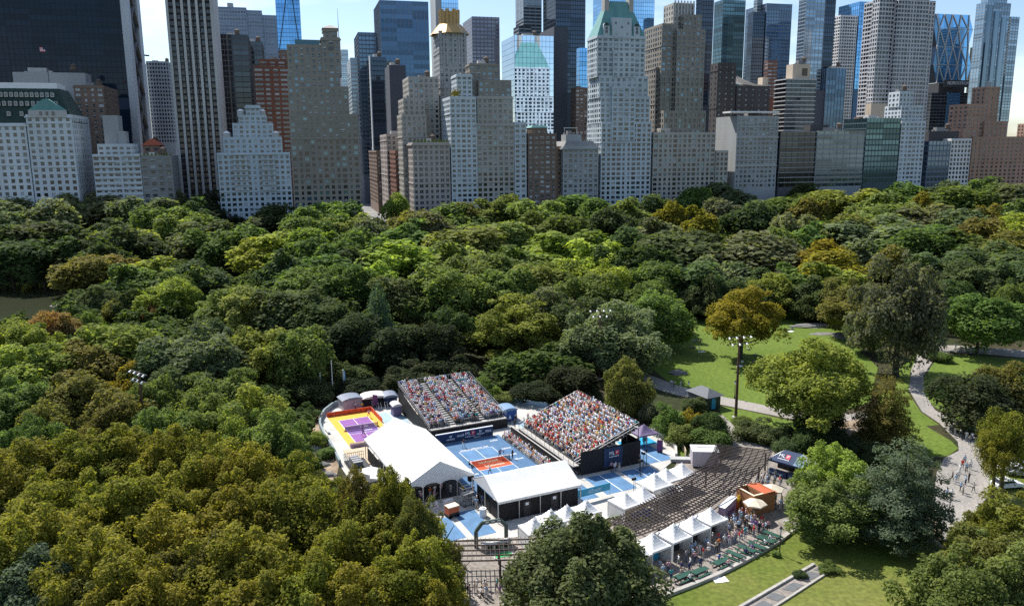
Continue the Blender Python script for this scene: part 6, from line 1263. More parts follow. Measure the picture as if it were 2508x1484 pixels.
peak_tent('double peaked white tent nearest the grey box trailer', 20.4, -22.0, A1_, 3.3, 3.6, 2.5, 1.4, (), None, peaks=2)
peak_tent('white peak tent beside the dark arch', -6.3, -27.8, 0, 3.2, 3.2, 2.45, 1.35, ('w',)); peak_tent('white peak tent behind the dark foreground tree, next to the one by the arch', -3.4, -27.0, 0, 3.1, 3.1, 2.7, 1.35, ('w', 's'))
peak_tent('double peaked white tent partly hidden by the dark foreground tree', .8, -26.6, .05, 3.1, 3.1, 2.6, 1.4, (), None, peaks=2)
peak_tent('faded purple canopy at the curved rink wall', 27.2, -4.3, 0, 4.0, 3.4, 2.4, 1.3, (), None, 'purple_fabric')
bc = vthing('blue_counter', 'royal blue draped counter under the double peaked tent by the pergola', 'counter', 10.6, -27.6, .08, A1_); mb = MB(); mb.box(-1.7, -.35, 0, 1.7, .35, 1.0); bdr = mb.build('drape', M['blue_fabric'], bc); smudge(bdr, M['white_print'], -.9, .6, -.36, .35, .3, 5, seed=41)
for k in range(3): mb = MB(); mb.box(-1.2 + k, -.15, 1.001, -.9 + k, .15, 1.35); mb.build('display_box', M['white_print'], bc)
aw = vthing('striped_awning', 'small black and white striped awning cart at the pergola edge', 'cart', 17.6, -25.6, .08, A1_)
for k in range(8): mb = MB(); mb.quad((-1.2 + k * .3, -.8, 2.0), (-.9 + k * .3, -.8, 2.0), (-.9 + k * .3, .3, 2.5), (-1.2 + k * .3, .3, 2.5)); mb.quad((-1.2 + k * .3, -.8, 1.7), (-.9 + k * .3, -.8, 1.7), (-.9 + k * .3, -.8, 2.0), (-1.2 + k * .3, -.8, 2.0)); mb.build('awning_strip', M['white_paint' if k % 2 else 'black_fabric'], aw)
for x in (-1.15, 1.15): mb = MB(); mb.tube((x, -.75, 0), (x, -.75, 2.0), .04, .04, 6); mb.tube((x, .25, 0), (x, .25, 2.45), .04, .04, 6); mb.build('post', M['white_paint'], aw)
mb = MB(); mb.box(-1.1, -.5, .3, 1.1, .3, 1.0); mb.build('cart_body', M['dark_metal'], aw)

# blue branded canopy
bt = vthing('blue_canopy', 'navy and white hipped canopy with red and white logo over a dark counter', 'tent', 40.3, -26.2, .08, -math.radians(70)); l2, w2, ev, rd = 3.35, 1.75, 2.5, 4.0
mb = MB(); r2 = l2 - 1.9
mb.quad((-l2, -w2, ev), (l2, -w2, ev), (r2, 0, rd), (-r2, 0, rd)); mb.quad((-l2, w2, ev), (l2, w2, ev), (r2, 0, rd), (-r2, 0, rd)); bcn = mb.build('canopy', M['navy_fabric'], bt)
for s_ in (-1, 1):
    mb = MB(); mb.poly([(s_ * l2, -w2, ev), (s_ * l2, w2, ev), (s_ * r2, 0, rd)]); mb.build('end_panel', M['white_fabric'], bt)
MM('light_blue_fabric', (.17, .27, .40), .7, .06); mb = MB(); mb.poly([(l2 - .02, -w2 - .012, ev + .015), (.7, -w2 - .012, ev + .015), (1.0, -.5, 3.59), (r2 + .02, -.012, rd + .012)]); mb.build('pale_swoosh', M['light_blue_fabric'], bcn)
sl = math.atan2(rd - ev, w2); logo(bcn, -1.05, -w2 * .52, ev + (rd - ev) * .5 + .03, .85, (sl, 0, 0))
mb = MB(); mb.box(-l2, -w2 - .02, ev - .3, l2, -w2, ev); mb.box(-l2, w2, ev - .3, l2, w2 + .02, ev); mb.build('valance', M['navy_fabric'], bt)
for x in (-l2, 0, l2):
    for y in (-w2, w2): mb = MB(); mb.tube((x, y, 0), (x, y, ev), .04, .04, 6); mb.build('leg', M['dark_metal'], bt)
for k in range(2): mb = MB(); mb.box(-l2 + .2 + k * 3.2, -w2 - .1, 0, -l2 + 3.1 + k * 3.2, -w2 + .5, 1.0); mb.build('counter', M['navy_fabric'], bt); smudge(bt, M['pale_print'], -l2 + .5 + k * 3.2, -l2 + 2.6 + k * 3.2, -w2 - .105, .4, .25, 8, seed=50 + k)
mb = MB(); mb.box(-l2, w2 - .06, 0, l2, w2 - .02, ev - .3); mb.build('back_wall', M['black_fabric'], bt)

# terracotta food stall
fs = vthing('food_stall', 'terracotta food stall with flat red roof and open-topped back half', 'stall', 27.0, -32.4, .08, 0)
def wallbox(x0, y0, x1, y1, z0, z1, m, nm='wall'): mb = MB(); mb.box(x0, y0, z0, x1, y1, z1); mb.build(nm, m, fs)
wallbox(-2.0, -1.75, -1.85, 1.75, 0, 3.0, M['terracotta_wall']); wallbox(-1.84, 1.6, 1.6, 1.75, 0, 3.0, M['terracotta_wall']); wallbox(-1.84, -1.75, 2.0, -1.6, 0, 3.0, M['terracotta_wall']); wallbox(1.85, -1.59, 2.0, 1.55, 0, 2.9, M['terracotta_wall']); wallbox(-.25, -1.59, -.15, 1.59, 0, 2.9, M['terracotta_wall'], 'partition')
mb = MB(); mb.quad((-.2, -1.8, 3.02), (2.3, -1.8, 2.75), (2.3, 1.8, 2.75), (-.2, 1.8, 3.02)); mb.quad((2.3, -1.8, 2.75), (2.3, 1.8, 2.75), (2.3, 1.8, 2.5), (2.3, -1.8, 2.5)); mb.quad((-.2, -1.8, 3.02), (2.3, -1.8, 2.75), (2.3, -1.8, 2.6), (-.2, -1.8, 2.87)); mb.build('roof', M['terracotta'], fs)
for x0, y0, x1, y1 in ((-2.06, -1.82, -1.8, 1.82), (-1.79, 1.56, -.25, 1.82), (-1.79, -1.82, -.25, -1.56)): wallbox(x0, y0, x1, y1, 3.001, 3.08, M['cream_print'], 'coping')
wallbox(2.01, -1.2, 2.3, 1.2, .95, 1.02, M['timber'], 'serving_shelf'); mb = MB(); mb.box(2.003, -1.2, 1.05, 2.012, 1.2, 2.2); mb.build('serving_hatch', M['black_fabric'], fs)
umbrella('cream parasol in front of the terracotta food stall', 24.6, -34.9, M['cream_fabric'], 1.65, 2.6); umbrella('cream parasol behind the terracotta food stall', 30.2, -32.3, M['cream_fabric'], 1.7, 2.6)
mw = vthing('printed_wall', 'mauve printed wall panel between white tents and terracotta stall', 'wall', 21.6, -32.8, .08, math.radians(28))
mb = MB(); mb.box(-2.4, -.5, 0, 2.0, .4, 2.35); mb.build('panel', M['mauve_print'], mw); mb = MB(); mb.box(-2.45, -.55, 2.351, 2.05, .45, 2.42); mb.build('cap', M['white_paint'], mw); smudge(mw, M['plum_print'], -2.0, 1.4, -.51, .7, .8, 7, seed=61)
mb = MB(); mb.box(2.3, -.3, 0, 4.3, .0, 1.9); mb.build('side_panel', M['terracotta'], mw)
bl = vthing('balloon_cluster', 'yellow balloons beside the terracotta stall wall', 'balloons', 24.0, -32.4, .08)
for k in range(5):
    mb = MB(); a, c, d_ = random.uniform(-.4, .4), random.uniform(-.3, .3), 2.2 + random.uniform(-.4, .5); n = 8
    for i in range(5):
        t0, t1 = math.pi * i / 5, math.pi * (i + 1) / 5
        for j in range(n):
            A_, B_ = 2 * math.pi * j / n, 2 * math.pi * (j + 1) / n; f_ = lambda t, an: (a + .22 * math.sin(t) * math.cos(an), c + .22 * math.sin(t) * math.sin(an), d_ - .27 * math.cos(t)); mb.quad(f_(t0, A_), f_(t0, B_), f_(t1, B_), f_(t1, A_))
    mb.bar((a, c, d_ - .27), (0, 0, .1), .012); mb.build('balloon', M['car_yellow'], bl)
# grey box trailer, portable booths
gb = vthing('box_trailer', 'plain lilac-grey box trailer with dark roof slot at the pergola end', 'trailer', 30.9, -16.2, .08, -math.radians(30)); mb = MB(); mb.box(-2.1, -1.5, .25, 2.1, 1.5, 2.75); mb.build('body', M['grey_box'], gb); mb = MB(); mb.box(-2.15, -1.55, 2.751, 2.15, 1.55, 2.83); mb.build('roof', M['white_paint'], gb); mb = MB(); mb.box(-1.3, .25, 2.831, 1.3, .42, 2.87); mb.build('roof_slot', M['dark_metal'], gb); mb = MB(); mb.box(-1.9, -1.4, 0, 1.9, 1.4, .249); mb.build('base', M['dark_metal'], gb)
sk = vthing('grey_ramp', 'low grey ramp between rink railing and grey box trailer', 'ramp', 28.6, -13.4, .08, -math.radians(30)); mb = MB(); mb.box(-1.9, -.6, 0, 1.9, .6, .5); mb.build('body', M['grey_plastic'], sk); mb = MB(); mb.box(-1.95, -.65, .501, 1.95, .65, .56); mb.build('deck', M['aluminium'], sk)
def dome_booth(label, p, q, lx, ly, h, mw_, mr, rz=0.):
    o = vthing('domed_booth', label, 'booth', p, q, .1, rz); mb = MB(); mb.box(-lx, -ly, 0, lx, -ly + .08, h); mb.box(-lx, ly - .08, 0, lx, ly, h); mb.box(-lx, -ly + .081, 0, -lx + .08, ly - .081, h); mb.box(lx - .08, -ly + .081, 0, lx, ly - .081, h); mb.build('wall', M[mw_], o)
    mb = MB(); n = 10
    for k in range(n):
        a0, a1 = -1 + 2 * k / n, -1 + 2 * (k + 1) / n; f_ = lambda a: h + .45 * (1 - a * a) ** .7; mb.quad((a0 * (lx + .2), -ly - .2, f_(a0) - .1), (a1 * (lx + .2), -ly - .2, f_(a1) - .1), (a1 * (lx + .2), ly + .2, f_(a1)), (a0 * (lx + .2), ly + .2, f_(a0)))
        mb.quad((a0 * (lx + .2), -ly - .2, h - .15), (a1 * (lx + .2), -ly - .2, h - .15), (a1 * (lx + .2), -ly - .2, f_(a1) - .1), (a0 * (lx + .2), -ly - .2, f_(a0) - .1))
    mb.build('roof', M[mr], o); return o
MM('dome_grey', (.17, .20, .26), .6, .25, 2.); MM('booth_white', (.62, .58, .58), .6, .08, 1.)
dome_booth('lilac booth with blue sheeted roof behind the purple court', -13.6, 39.2, 2.0, 1.5, 2.2, 'grey_box', 'dome_grey', .1); d2 = dome_booth('cream domed booth with dark open front behind the purple court', -8.9, 38.6, 2.3, 1.5, 2.1, 'black_fabric', 'booth_white', -.1); dome_booth('blue domed booth beside the rear grandstand', -5.9, 37.6, 1.3, 1.4, 2.1, 'navy_fabric', 'dome_grey', -.1); dome_booth('small white capped booth tucked against the rear grandstand side', -6.7, 30.6, .8, .9, 2.2, 'purple_fabric', 'booth_white')
dome_booth('bright blue booth between the two grandstands', 11.6, 18.6, 1.5, 1.4, 2.3, 'blue_fabric', 'light_blue_fabric')
rf = vthing('red_flag', 'plum feather banner beside the black chairs', 'banner', -9.7, 36.4, .1); mb = MB(); mb.tube((0, 0, 0), (0, 0, 3), .03, .02, 6); mb.build('pole', M['steel'], rf); mb = MB(); mb.quad((.03, 0, .5), (1.0, 0, .7), (1.0, 0, 2.7), (.03, 0, 3)); mb.build('cloth', M['plum_print'], rf)
for k in range(3):
    ch = vthing('director_chair', ('black tall chair next to the plum banner', 'middle black tall chair by the cream booth', 'black tall chair nearest the rear grandstand')[k], 'chair', -8.6 + k * 1.3, 35.3, .1); mb = MB(); mb.box(-.28, -.25, .7, .28, .25, .76); mb.build('seat', M['black_fabric'], ch); mb = MB(); mb.box(-.28, .22, .9, .28, .26, 1.4); mb.build('backrest', M['black_fabric'], ch)
    for x in (-.26, .26):
        for y in (-.23, .23): mb = MB(); mb.box(x - .025, y - .025, 0, x + .025, y + .025, 1.4 if y > 0 else .95); mb.build('leg', M['white_paint'], ch)
pb = vthing('upright_banner', 'plum upright banner before the curved rink wall', 'banner', 27.6, -8.6, .1, -.6); mb = MB(); mb.box(-.5, -.04, .15, .5, .04, 2.2); mb.build('panel', M['plum_print'], pb); mb = MB(); mb.box(-.4, -.3, 0, .4, .3, .15); mb.build('foot', M['dark_metal'], pb)
tl = vthing('teal_banner', 'long teal banner with pale lettering beside the white long tent', 'banner', 7.9, -19.5, .1, math.radians(4)); mb = MB(); mb.box(-2.9, -.04, .9, 2.9, .04, 2.0); tlc = mb.build('cloth', M['teal_print'], tl); smudge(tlc, M['pale_print'], -1.1, 1.2, -.045, 1.15, .6, 7, seed=71)
for x in (-2.9, 2.9): mb = MB(); mb.tube((x, 0, 0), (x, 0, 2.05), .04, .04, 6); mb.build('post', M['steel'], tl)
# arch, service counter, lift, cart, barriers
ar = vthing('entrance_arch', 'dark green inflatable arch with chamfered shoulders above the lower pergola', 'arch', -11.3, -25.3, .08, -math.radians(6)); pts = [(-2.1, 0), (-2.1, 2.3), (-1.25, 3.3), (1.2, 3.3), (2.05, 2.4), (2.05, 0)]; MM('arch_dark', (.07, .10, .085), .6, .2, 2.); mb = MB()
for a, c in zip(pts[:-1], pts[1:]): mb.tube((a[0], 0, a[1]), (c[0], 0, c[1]), .27, .27, 10)
mb.build('arch_tube', M['arch_dark'], ar)
for k in range(3): mb = MB(); mb.box(-.9 + k * .8, -.37, 3.15, -.4 + k * .8, -.3, 3.45); mb.build('arch_mark', M['grey_plastic'], ar)
sc_ = vthing('service_counter', 'pale service counter with dark screens behind the arch', 'counter', -11.2, -26.6, .08, -math.radians(6)); mb = MB(); mb.box(-1.9, -.4, 0, 1.9, .4, 1.0); mb.build('body', M['bench_grey'], sc_); mb = MB(); mb.box(-2.0, -.5, 1.001, 2.0, .5, 1.06); mb.build('top', M['rink_concrete'], sc_)
for k in range(3): mb = MB(); mb.box(-1.3 + k * 1.1, -.46, .3, -.7 + k * 1.1, -.41, .8); mb.build('screen', M['black_fabric'], sc_)
pgm = vthing('putting_mat', 'bright green mat on the paving below the arch', 'mat', -11.0, -28.3, .07, -math.radians(6)); mb = MB(); mb.box(-1.1, -.6, 0, 1.1, .6, .03); mb.build('turf', M['green_mat'], pgm); mb = MB(); mb.box(-1.4, -.8, 0, -1.11, .8, .05); mb.box(1.11, -.8, 0, 1.4, .8, .05); mb.build('border', M['bench_grey'], pgm)
li = vthing('scissor_lift', 'grey scissor lift with raised cage beside the two large tents', 'lift', -9.6, -12.8, .1, .2); mb = MB(); mb.box(-.9, -.5, .15, .9, .5, .6); mb.build('chassis', M['grey_plastic'], li)
for x in (-.7, .7):
    for y in (-.5, .5): mb = MB(); mb.tube((x, y - .08, .22), (x, y + .08, .22), .22, .22, 12); mb.build('wheel', M['tyre'], li)
mb = MB()
for k in range(3):
    for y in (-.35, .35): mb.bar((-.7, y, .6 + k * .4), (.7, y, 1.0 + k * .4), .08); mb.bar((.7, y, .6 + k * .4), (-.7, y, 1.0 + k * .4), .08)
mb.build('scissor_arms', M['steel'], li); mb = MB(); mb.box(-1, -.5, 1.8, 1, .5, 1.9); mb.build('platform', M['steel'], li); mb = MB()
for z in (2.3, 2.8):
    for a, c in (((-1, -.5), (1, -.5)), ((1, -.5), (1, .5)), ((1, .5), (-1, .5)), ((-1, .5), (-1, -.5))): mb.bar((*a, z), (*c, z), .05)
for x in (-1, 0, 1):
    for y in (-.5, .5): mb.bar((x, y, 1.9), (x, y, 2.8), .05)
mb.build('guard_rail', M['steel'], li)
oc = vthing('orange_cart', 'orange generator cart on the pale deck below the large tent', 'cart', -12.9, -15.2, .1, .15); mb = MB(); mb.box(-.85, -.6, .35, .85, .6, 1.55); mb.build('body', M['orange_paint'], oc); mb = MB(); mb.box(-.87, -.62, 1.551, .87, .62, 1.66); mb.build('lid', M['cream_print'], oc); mb = MB(); mb.box(-.8, -.63, .36, .8, -.605, .7); mb.build('grille', M['dark_metal'], oc)
for x in (-.6, .6): mb = MB(); mb.tube((x, -.7, .3), (x, .7, .3), .3, .3, 12); mb.build('wheel', M['tyre'], oc)
for k in range(2):
    bq_ = vthing('water_barrier', ('white water barrier in front of the large tent, nearer the olive trees', 'white water barrier in front of the large tent, nearer the lift')[k], 'barrier', -14.5 + k * 2.4, -11.6 - .1 * k, .1, .1); mb = MB(); mb.prism([(-.9, -.3), (.9, -.3), (.9, .3), (-.9, .3)], 0, .9, 0, .75); mb.build('body', M['white_paint'], bq_); mb = MB(); mb.box(-.6, -.31, .3, .6, -.27, .42); mb.build('groove', M['grey_plastic'], bq_)
wb_ = vthing('white_tank', 'white plastic tank beside the corner of the long tent', 'tank', -9.0, -17.2, .1); mb = MB(); mb.tube((0, 0, 0), (0, 0, 1.2), .55, .5, 14); mb.tube((0, 0, 1.2), (0, 0, 1.35), .3, .25, 10); mb.build('body', M['white_paint'], wb_)
sp = vthing('speaker_stand', 'black speaker stack on a stand beside the large tent corner', 'speaker', -7.9, -10.2, .1); mb = MB(); mb.tube((0, 0, 0), (0, 0, 2.6), .05, .05, 6); mb.bar((-.6, 0, .03), (.6, 0, .03), .06); mb.bar((0, -.6, .03), (0, .6, .03), .06); mb.build('stand', M['dark_metal'], sp); mb = MB(); mb.box(-.4, -.3, 2.4, .4, .3, 3.3); mb.build('cabinet', M['black_fabric'], sp)
pl = vthing('planter_box', 'narrow grey planter with hedge beside the double peaked tent', 'planter', 8.2, -28.6, .07, -math.radians(38)); mb = MB(); mb.box(-2.6, -.35, 0, 2.6, .35, .5); mb.build('trough', M['rink_concrete'], pl)
for k in range(11): mb = MB(); a = -2.4 + k * .48; mb.prism([(a + .28 * math.cos(t), .26 * math.sin(t)) for t in np.linspace(0, 5.4, 7)], .501, .95 + .12 * (k % 3), 0, .6); mb.build('hedge_clump', M['roof_plant'], pl)
for k, (p, q) in enumerate(((13.9, -21.0), (19.8, -14.0), (21.0, -13.2), (18.8, -15.6), (22.2, -12.4))):
    pf = vthing('light_stand', ('dark work light stand behind the double peaked tent', 'dark stand at the end of the black skirt, first', 'dark stand at the end of the black skirt, second', 'dark stand on the shaded court by the black skirt', 'dark stand by the bright practice court')[k], 'stand', p, q, .1, k); mb = MB(); mb.tube((0, 0, 0), (0, 0, 2.6), .06, .04, 6)
    for t in range(3): mb.bar((0, 0, .5), (.5 * math.cos(2.1 * t), .5 * math.sin(2.1 * t), .02), .05)
    mb.build('tripod', M['dark_metal'], pf); mb = MB(); mb.box(-.35, -.12, 2.45, .35, .12, 2.8); mb.build('head', M['black_fabric'], pf)
# ---------------------------------------------------------------- pergolas
def pergola(label, inner, outer, nr, ns, z, posts=8, wr=.13, ws=.09):
    c = (np.array(inner).mean(0) + np.array(outer).mean(0)) / 2; ox, oy = (W(*c)); pg = thing('pergola', label, 'pergola', (ox, oy, .06), PH)
    def res(P_, n):
        P_ = np.array(P_, float) - c; d_ = np.r_[0, np.cumsum(np.linalg.norm(np.diff(P_, axis=0), axis=1))]; t = np.linspace(0, d_[-1], n); return np.stack([np.interp(t, d_, P_[:, 0]), np.interp(t, d_, P_[:, 1])], 1)
    I, O_ = res(inner, ns), res(outer, ns)
    for i in range(ns): mb = MB(); a, b_ = I[i], O_[i]; d_ = (b_ - a) / np.linalg.norm(b_ - a) * .35; mb.bar((*(a - d_), z + .22), (*(b_ + d_), z + .22), ws, .14); mb.build('slat', M['pergola_wood'], pg)
    seg = 10
    for j in range(nr):
        f_ = j / (nr - 1); C = I * (1 - f_) + O_ * f_; idx = np.linspace(0, ns - 1, seg + 1).astype(int)
        for a, b_ in zip(idx[:-1], idx[1:]): mb = MB(); mb.bar((*C[a], z + .06 + .004 * (a % 2)), (*C[b_], z + .06 + .004 * (a % 2)), wr, .16); mb.build('beam', M['pergola_wood'], pg)
    for f_ in (.08, .92):
        C = I * (1 - f_) + O_ * f_
        for a in np.linspace(1, ns - 2, posts).astype(int): mb = MB(); mb.box(C[a][0] - .1, C[a][1] - .1, 0, C[a][0] + .1, C[a][1] + .1, z - .03); mb.build('post', M['pergola_wood'], pg)
    return pg
pergola('long curved dark timber pergola sweeping round the food plaza', [(2.7, -32.2), (10.2, -29.3), (16.2, -27.4), (21.5, -24.7), (26.0, -22.6), (29.8, -19.8), (33.2, -16.6)], [(1.6, -36.8), (6.7, -36.4), (13.6, -34.9), (19.0, -33.2), (24.9, -31.2), (34.0, -26.6), (39.0, -22.6)], 10, 60, 3.0, wr=.10, ws=.075)
pergola('dark timber pergola grid below the green arch', [(-17.4, -27.6), (-13, -29.6), (-8.2, -31.6), (-2.5, -33.6)], [(-19.3, -32.2), (-14.9, -34.2), (-10.1, -36.2), (-4.4, -38.2)], 5, 30, 3.0, 4, wr=.12, ws=.05)
# ---------------------------------------------------------------- picnic tables
def picnic_proto():
    t = vthing('picnic_table', '', 'picnic table', 0, 0, .07)
    for k in range(3): mb = MB(); mb.box(-1.2, -.39 + k * .27, .72, 1.2, -.39 + k * .27 + .25, .77); mb.build('table_plank', M['green_paint'], t)
    for s_ in (-1, 1):
        mb = MB(); mb.box(-1.2, s_ * .72 - .15, .42, 1.2, s_ * .72 + .15, .47); mb.build('bench_plank', M['green_paint'], t)
        mb = MB(); mb.bar((s_ * .85, -.75, 0), (s_ * .85, -.25, .72), .08); mb.bar((s_ * .85, .75, 0), (s_ * .85, .25, .72), .08); mb.bar((s_ * .85, -.8, .4), (s_ * .85, .8, .4), .07); mb.build('leg_frame', M['dark_metal'], t)
    return t
PT = None
PTS = ((5.7, -43.6, .5), (8.2, -43.6, .5), (12.0, -43.0, .55), (14.6, -42.3, -.95), (16.9, -41.9, -.95), (18.6, -41.9, -.9), (20.8, -41.1, -.9), (22.6, -40.4, -.9))
for k, (p, q, a) in enumerate(PTS):
    o = picnic_proto() if k == 0 else copy_tree(PT); PT = PT or o
    o.location = (*W(p, q), .07); o.rotation_euler = (0, 0, PH + a - .35); o['group'] = 'green picnic tables on the plaza'
    o['label'] = ('dark green picnic table nearest the camera beside the kerb wall', 'second dark green picnic table from the near end of the plaza', 'dark green picnic table standing apart in mid plaza', 'fourth dark green picnic table from the near end of the plaza', 'fifth dark green picnic table from the near end of the plaza', 'sixth dark green picnic table, close to the crowd', 'seventh dark green picnic table, beside the plaza lamp post', 'dark green picnic table at the far end, below the shading tree')[k]
cafe = vthing('cafe_table', 'small round grey table with chair at the plaza edge by the tree', 'table', 27.0, -38.4, .07); mb = MB(); mb.tube((0, 0, .7), (0, 0, .74), .45, .45, 14); mb.build('top', M['grey_plastic'], cafe); mb = MB(); mb.tube((0, 0, 0), (0, 0, .7), .05, .05, 8); mb.tube((0, 0, 0), (0, 0, .04), .3, .3, 12); mb.build('pedestal', M['dark_metal'], cafe)
# ---------------------------------------------------------------- kiosk, lamps, masts
ks = thing('park_kiosk', 'small dark green park kiosk with grey hipped roof and blue door', 'kiosk', (38.6, 153.6, 0), math.radians(-62)); mb = MB(); mb.box(-2.7, -1.7, 0, 2.7, 1.7, 2.7); mb.build('wall', M['kiosk_green'], ks)
mb = MB(); P_ = [(-3.3, -2.3), (3.3, -2.3), (3.3, 2.3), (-3.3, 2.3)]; rr_ = [(-1.1, 0), (1.1, 0)]; z_, zr_ = 2.71, 4.0; mb.quad((*P_[0], z_), (*P_[1], z_), (*rr_[1], zr_), (*rr_[0], zr_)); mb.quad((*P_[2], z_), (*P_[3], z_), (*rr_[0], zr_), (*rr_[1], zr_)); mb.poly([(*P_[1], z_), (*P_[2], z_), (*rr_[1], zr_)]); mb.poly([(*P_[3], z_), (*P_[0], z_), (*rr_[0], zr_)]); mb.poly([(*p, z_ - .005) for p in P_]); mb.build('roof', M['roof_slate'], ks)
for k in range(5): mb = MB(); mb.box(-2.4 + k * .96, -1.76, .9, -1.55 + k * .96, -1.705, 2.3); mb.build('shutter', M['kiosk_shutter'], ks)
mb = MB(); mb.box(2.702, -.6, .1, 2.76, .4, 2.3); dr = mb.build('door', M['bright_blue'], ks); mb = MB(); mb.box(2.762, .2, 1.1, 2.80, .28, 1.2); mb.build('handle', M['steel'], dr)
kiosk_loc = Vector(ks.location)
def mast(label, X, Y, H_, rz):
    m_ = thing('light_mast', label, 'light mast', (X, Y, 0), rz); mb = MB(); mb.tube((0, 0, 0), (0, 0, H_), .30, .16, 10); mb.build('pole', M['rust'], m_); mb = MB(); mb.box(-.55, -.55, 0, .55, .55, .35); mb.build('footing', M['rink_concrete'], m_)
    mb = MB()
    for z in (H_ - .2, H_ - 1.5): mb.bar((-2.6, 0, z), (2.6, 0, z), .12)
    arm_ = mb.build('cross_arm', M['dark_metal'], m_)
    for r_, z in enumerate((H_ - .2, H_ - 1.5)):
        for k in range(4 if r_ == 0 else 3):
            x = -2.3 + k * 1.5 + r_ * .7; mb = MB(); mb.tube((x, -.2, z + .1), (x + .05, -.55, z - .2), .09, .22, 10); mb.build('lamp_head', M['lamp_white'], arm_)
    return m_
mast('tall rusty light mast with white lamps standing by the winding path', 42.77, 145.88, 16.2, .25); X_, Y_ = g(1470, 758, 16); mast('light mast with white lamps sunk in trees behind the side grandstand', X_, Y_, 16, .1); X_, Y_ = g(340, 910, 16); mast('light mast with white lamps half hidden in the olive wood', X_, Y_, 16, -.7)
def lamp_post(label, X, Y, H_=3.7):
    o = thing('lamp_post', label, 'lamp post', (X, Y, 0), 0, 'black park lamp posts'); mb = MB(); mb.tube((0, 0, 0), (0, 0, .5), .16, .1, 8); mb.tube((0, 0, .5), (0, 0, H_ - .6), .07, .055, 8); mb.build('post', M['dark_metal'], o); mb = MB(); mb.prism([(.13 * math.cos(a), .13 * math.sin(a)) for a in np.linspace(0, 5.5, 8)], H_ - .6, H_ - .1, 0, 1.6); mb.build('lantern', M['lamp_white'], o); mb = MB(); mb.prism([(.24 * math.cos(a), .24 * math.sin(a)) for a in np.linspace(0, 5.5, 8)], H_ - .099, H_ + .25, 0, .1); mb.build('cap', M['dark_metal'], o)
for lab, x, y in (('black lamp post on the path beside the kiosk', 1686, 977), ('black lamp post on the lawn path just past the tall mast', 1799, 976), ('black lamp post on the lawn behind the plaza kerb', 1909, 1358), ('black lamp post on the grass inside the path bend', 2270, 943), ('black lamp post at the wide footpath', 2323, 1270)): lamp_post(lab, *g(x, y))
tb2 = thing('litter_bin', 'grey litter bin at the foot of the footpath lamp post', 'bin', (*g(2327, 1278), 0)); mb = MB(); mb.tube((0, 0, 0), (0, 0, .95), .32, .38, 12); mb.build('bin_body', M['grey_plastic'], tb2); mb = MB(); mb.tube((0, 0, .951), (0, 0, 1.0), .4, .38, 12); mb.build('rim', M['dark_metal'], tb2)
for k, (x, y, h_) in enumerate(((787, 978, 5.6), (816, 974, 8.0), (843, 970, 5.6))):
    fp = thing('flag_pole', ('white flagpole nearest the olive wood, bare', 'tallest white flagpole, in the middle of three', 'white flagpole nearest the rear grandstand with hanging pale flag')[k], 'flagpole', (*g(x, y), 0)); mb = MB(); mb.tube((0, 0, 0), (0, 0, h_), .10, .07, 8); mb.tube((0, 0, h_), (0, 0, h_ + .15), .12, .12, 8); mb.build('pole', M['white_paint'], fp)
    if k == 2: mb = MB(); mb.quad((.1, 0, h_ - 2.2), (.45, .08, h_ - 2.3), (.4, 0, h_ - .1), (.1, 0, h_ - .1)); mb.build('flag', M['pale_print'], fp)
# ---------------------------------------------------------------- vehicles
def car_proto(name, mbody, long_=4.5, h_=1.45, van=False):
    me_b = MB(); L2_, w_ = long_ / 2, .9; prof = [(-L2_, .35), (-L2_, .85), (-L2_ + .25, .95), (L2_ - 1.15, .93), (L2_ - .1, .75), (L2_, .45), (L2_, .35)]
    top = [(-L2_ + .35, .94), (-L2_ + .7, h_), (.35, h_), (1.05, .93)] if not van else [(-L2_ + .05, .9), (-L2_ + .15, h_), (L2_ - 1.0, h_), (L2_ - .35, .9)]
    for P_, ww, mi in ((prof, w_, 0), (top, w_ * .86, 0)):
        n = len(P_)
        for s_ in (-1, 1): me_b.poly([(x, s_ * ww, z) for x, z in P_], mi)
        for k in range(n): a, c = P_[k], P_[(k + 1) % n]; me_b.quad((a[0], -ww, a[1]), (c[0], -ww, c[1]), (c[0], ww, c[1]), (a[0], ww, a[1]), mi)
    gl_ = MB(); t0, t1, t2, t3 = top
    for s_ in (-1, 1): y = s_ * (w_ * .86 + .006); gl_.quad((t0[0] + .25, y, t0[1] + .06), (t3[0] - .2, y, t3[1] + .06), (t2[0] - .03, y, t2[1] - .1), (t1[0] + .08, y, t1[1] - .1))
    gl_.quad((t2[0] + .04, -w_ * .8, t2[1] - .05), (t2[0] + .04, w_ * .8, t2[1] - .05), (t3[0] + .01, w_ * .8, t3[1] + .07), (t3[0] + .01, -w_ * .8, t3[1] + .07)); gl_.quad((t1[0] - .04, -w_ * .8, t1[1] - .05), (t1[0] - .04, w_ * .8, t1[1] - .05), (t0[0] - .02, w_ * .8, t0[1] + .07), (t0[0] - .02, -w_ * .8, t0[1] + .07))
    wh = MB(); wh.tube((0, -.1, 0), (0, .1, 0), .33, .33, 14)
    return me_b.mesh('body', M[mbody]), gl_.mesh('windows', M['car_glass']), wh.mesh('wheel', M['tyre']), L2_
CARS = {'w': car_proto('c', 'car_white'), 'd': car_proto('c', 'car_dark'), 'y': car_proto('c', 'car_yellow'), 'g': car_proto('c', 'car_grey'), 'v': car_proto('c', 'car_white', 5.4, 2.2, True)}
def car(label, k, X, Y, rz, group, name='parked_car', parts=True):
    me, gl_, wh, L2_ = CARS[k]; o = thing(name, label, 'van' if k == 'v' else 'car', (X, Y, .05), rz, group); put('body', me, o); put('windows', gl_, o)
    if parts:
        for x in (-L2_ + .85, L2_ - .9):
            for y in (-.82, .82): put('wheel', wh, o, (x, y, .33))
    return o
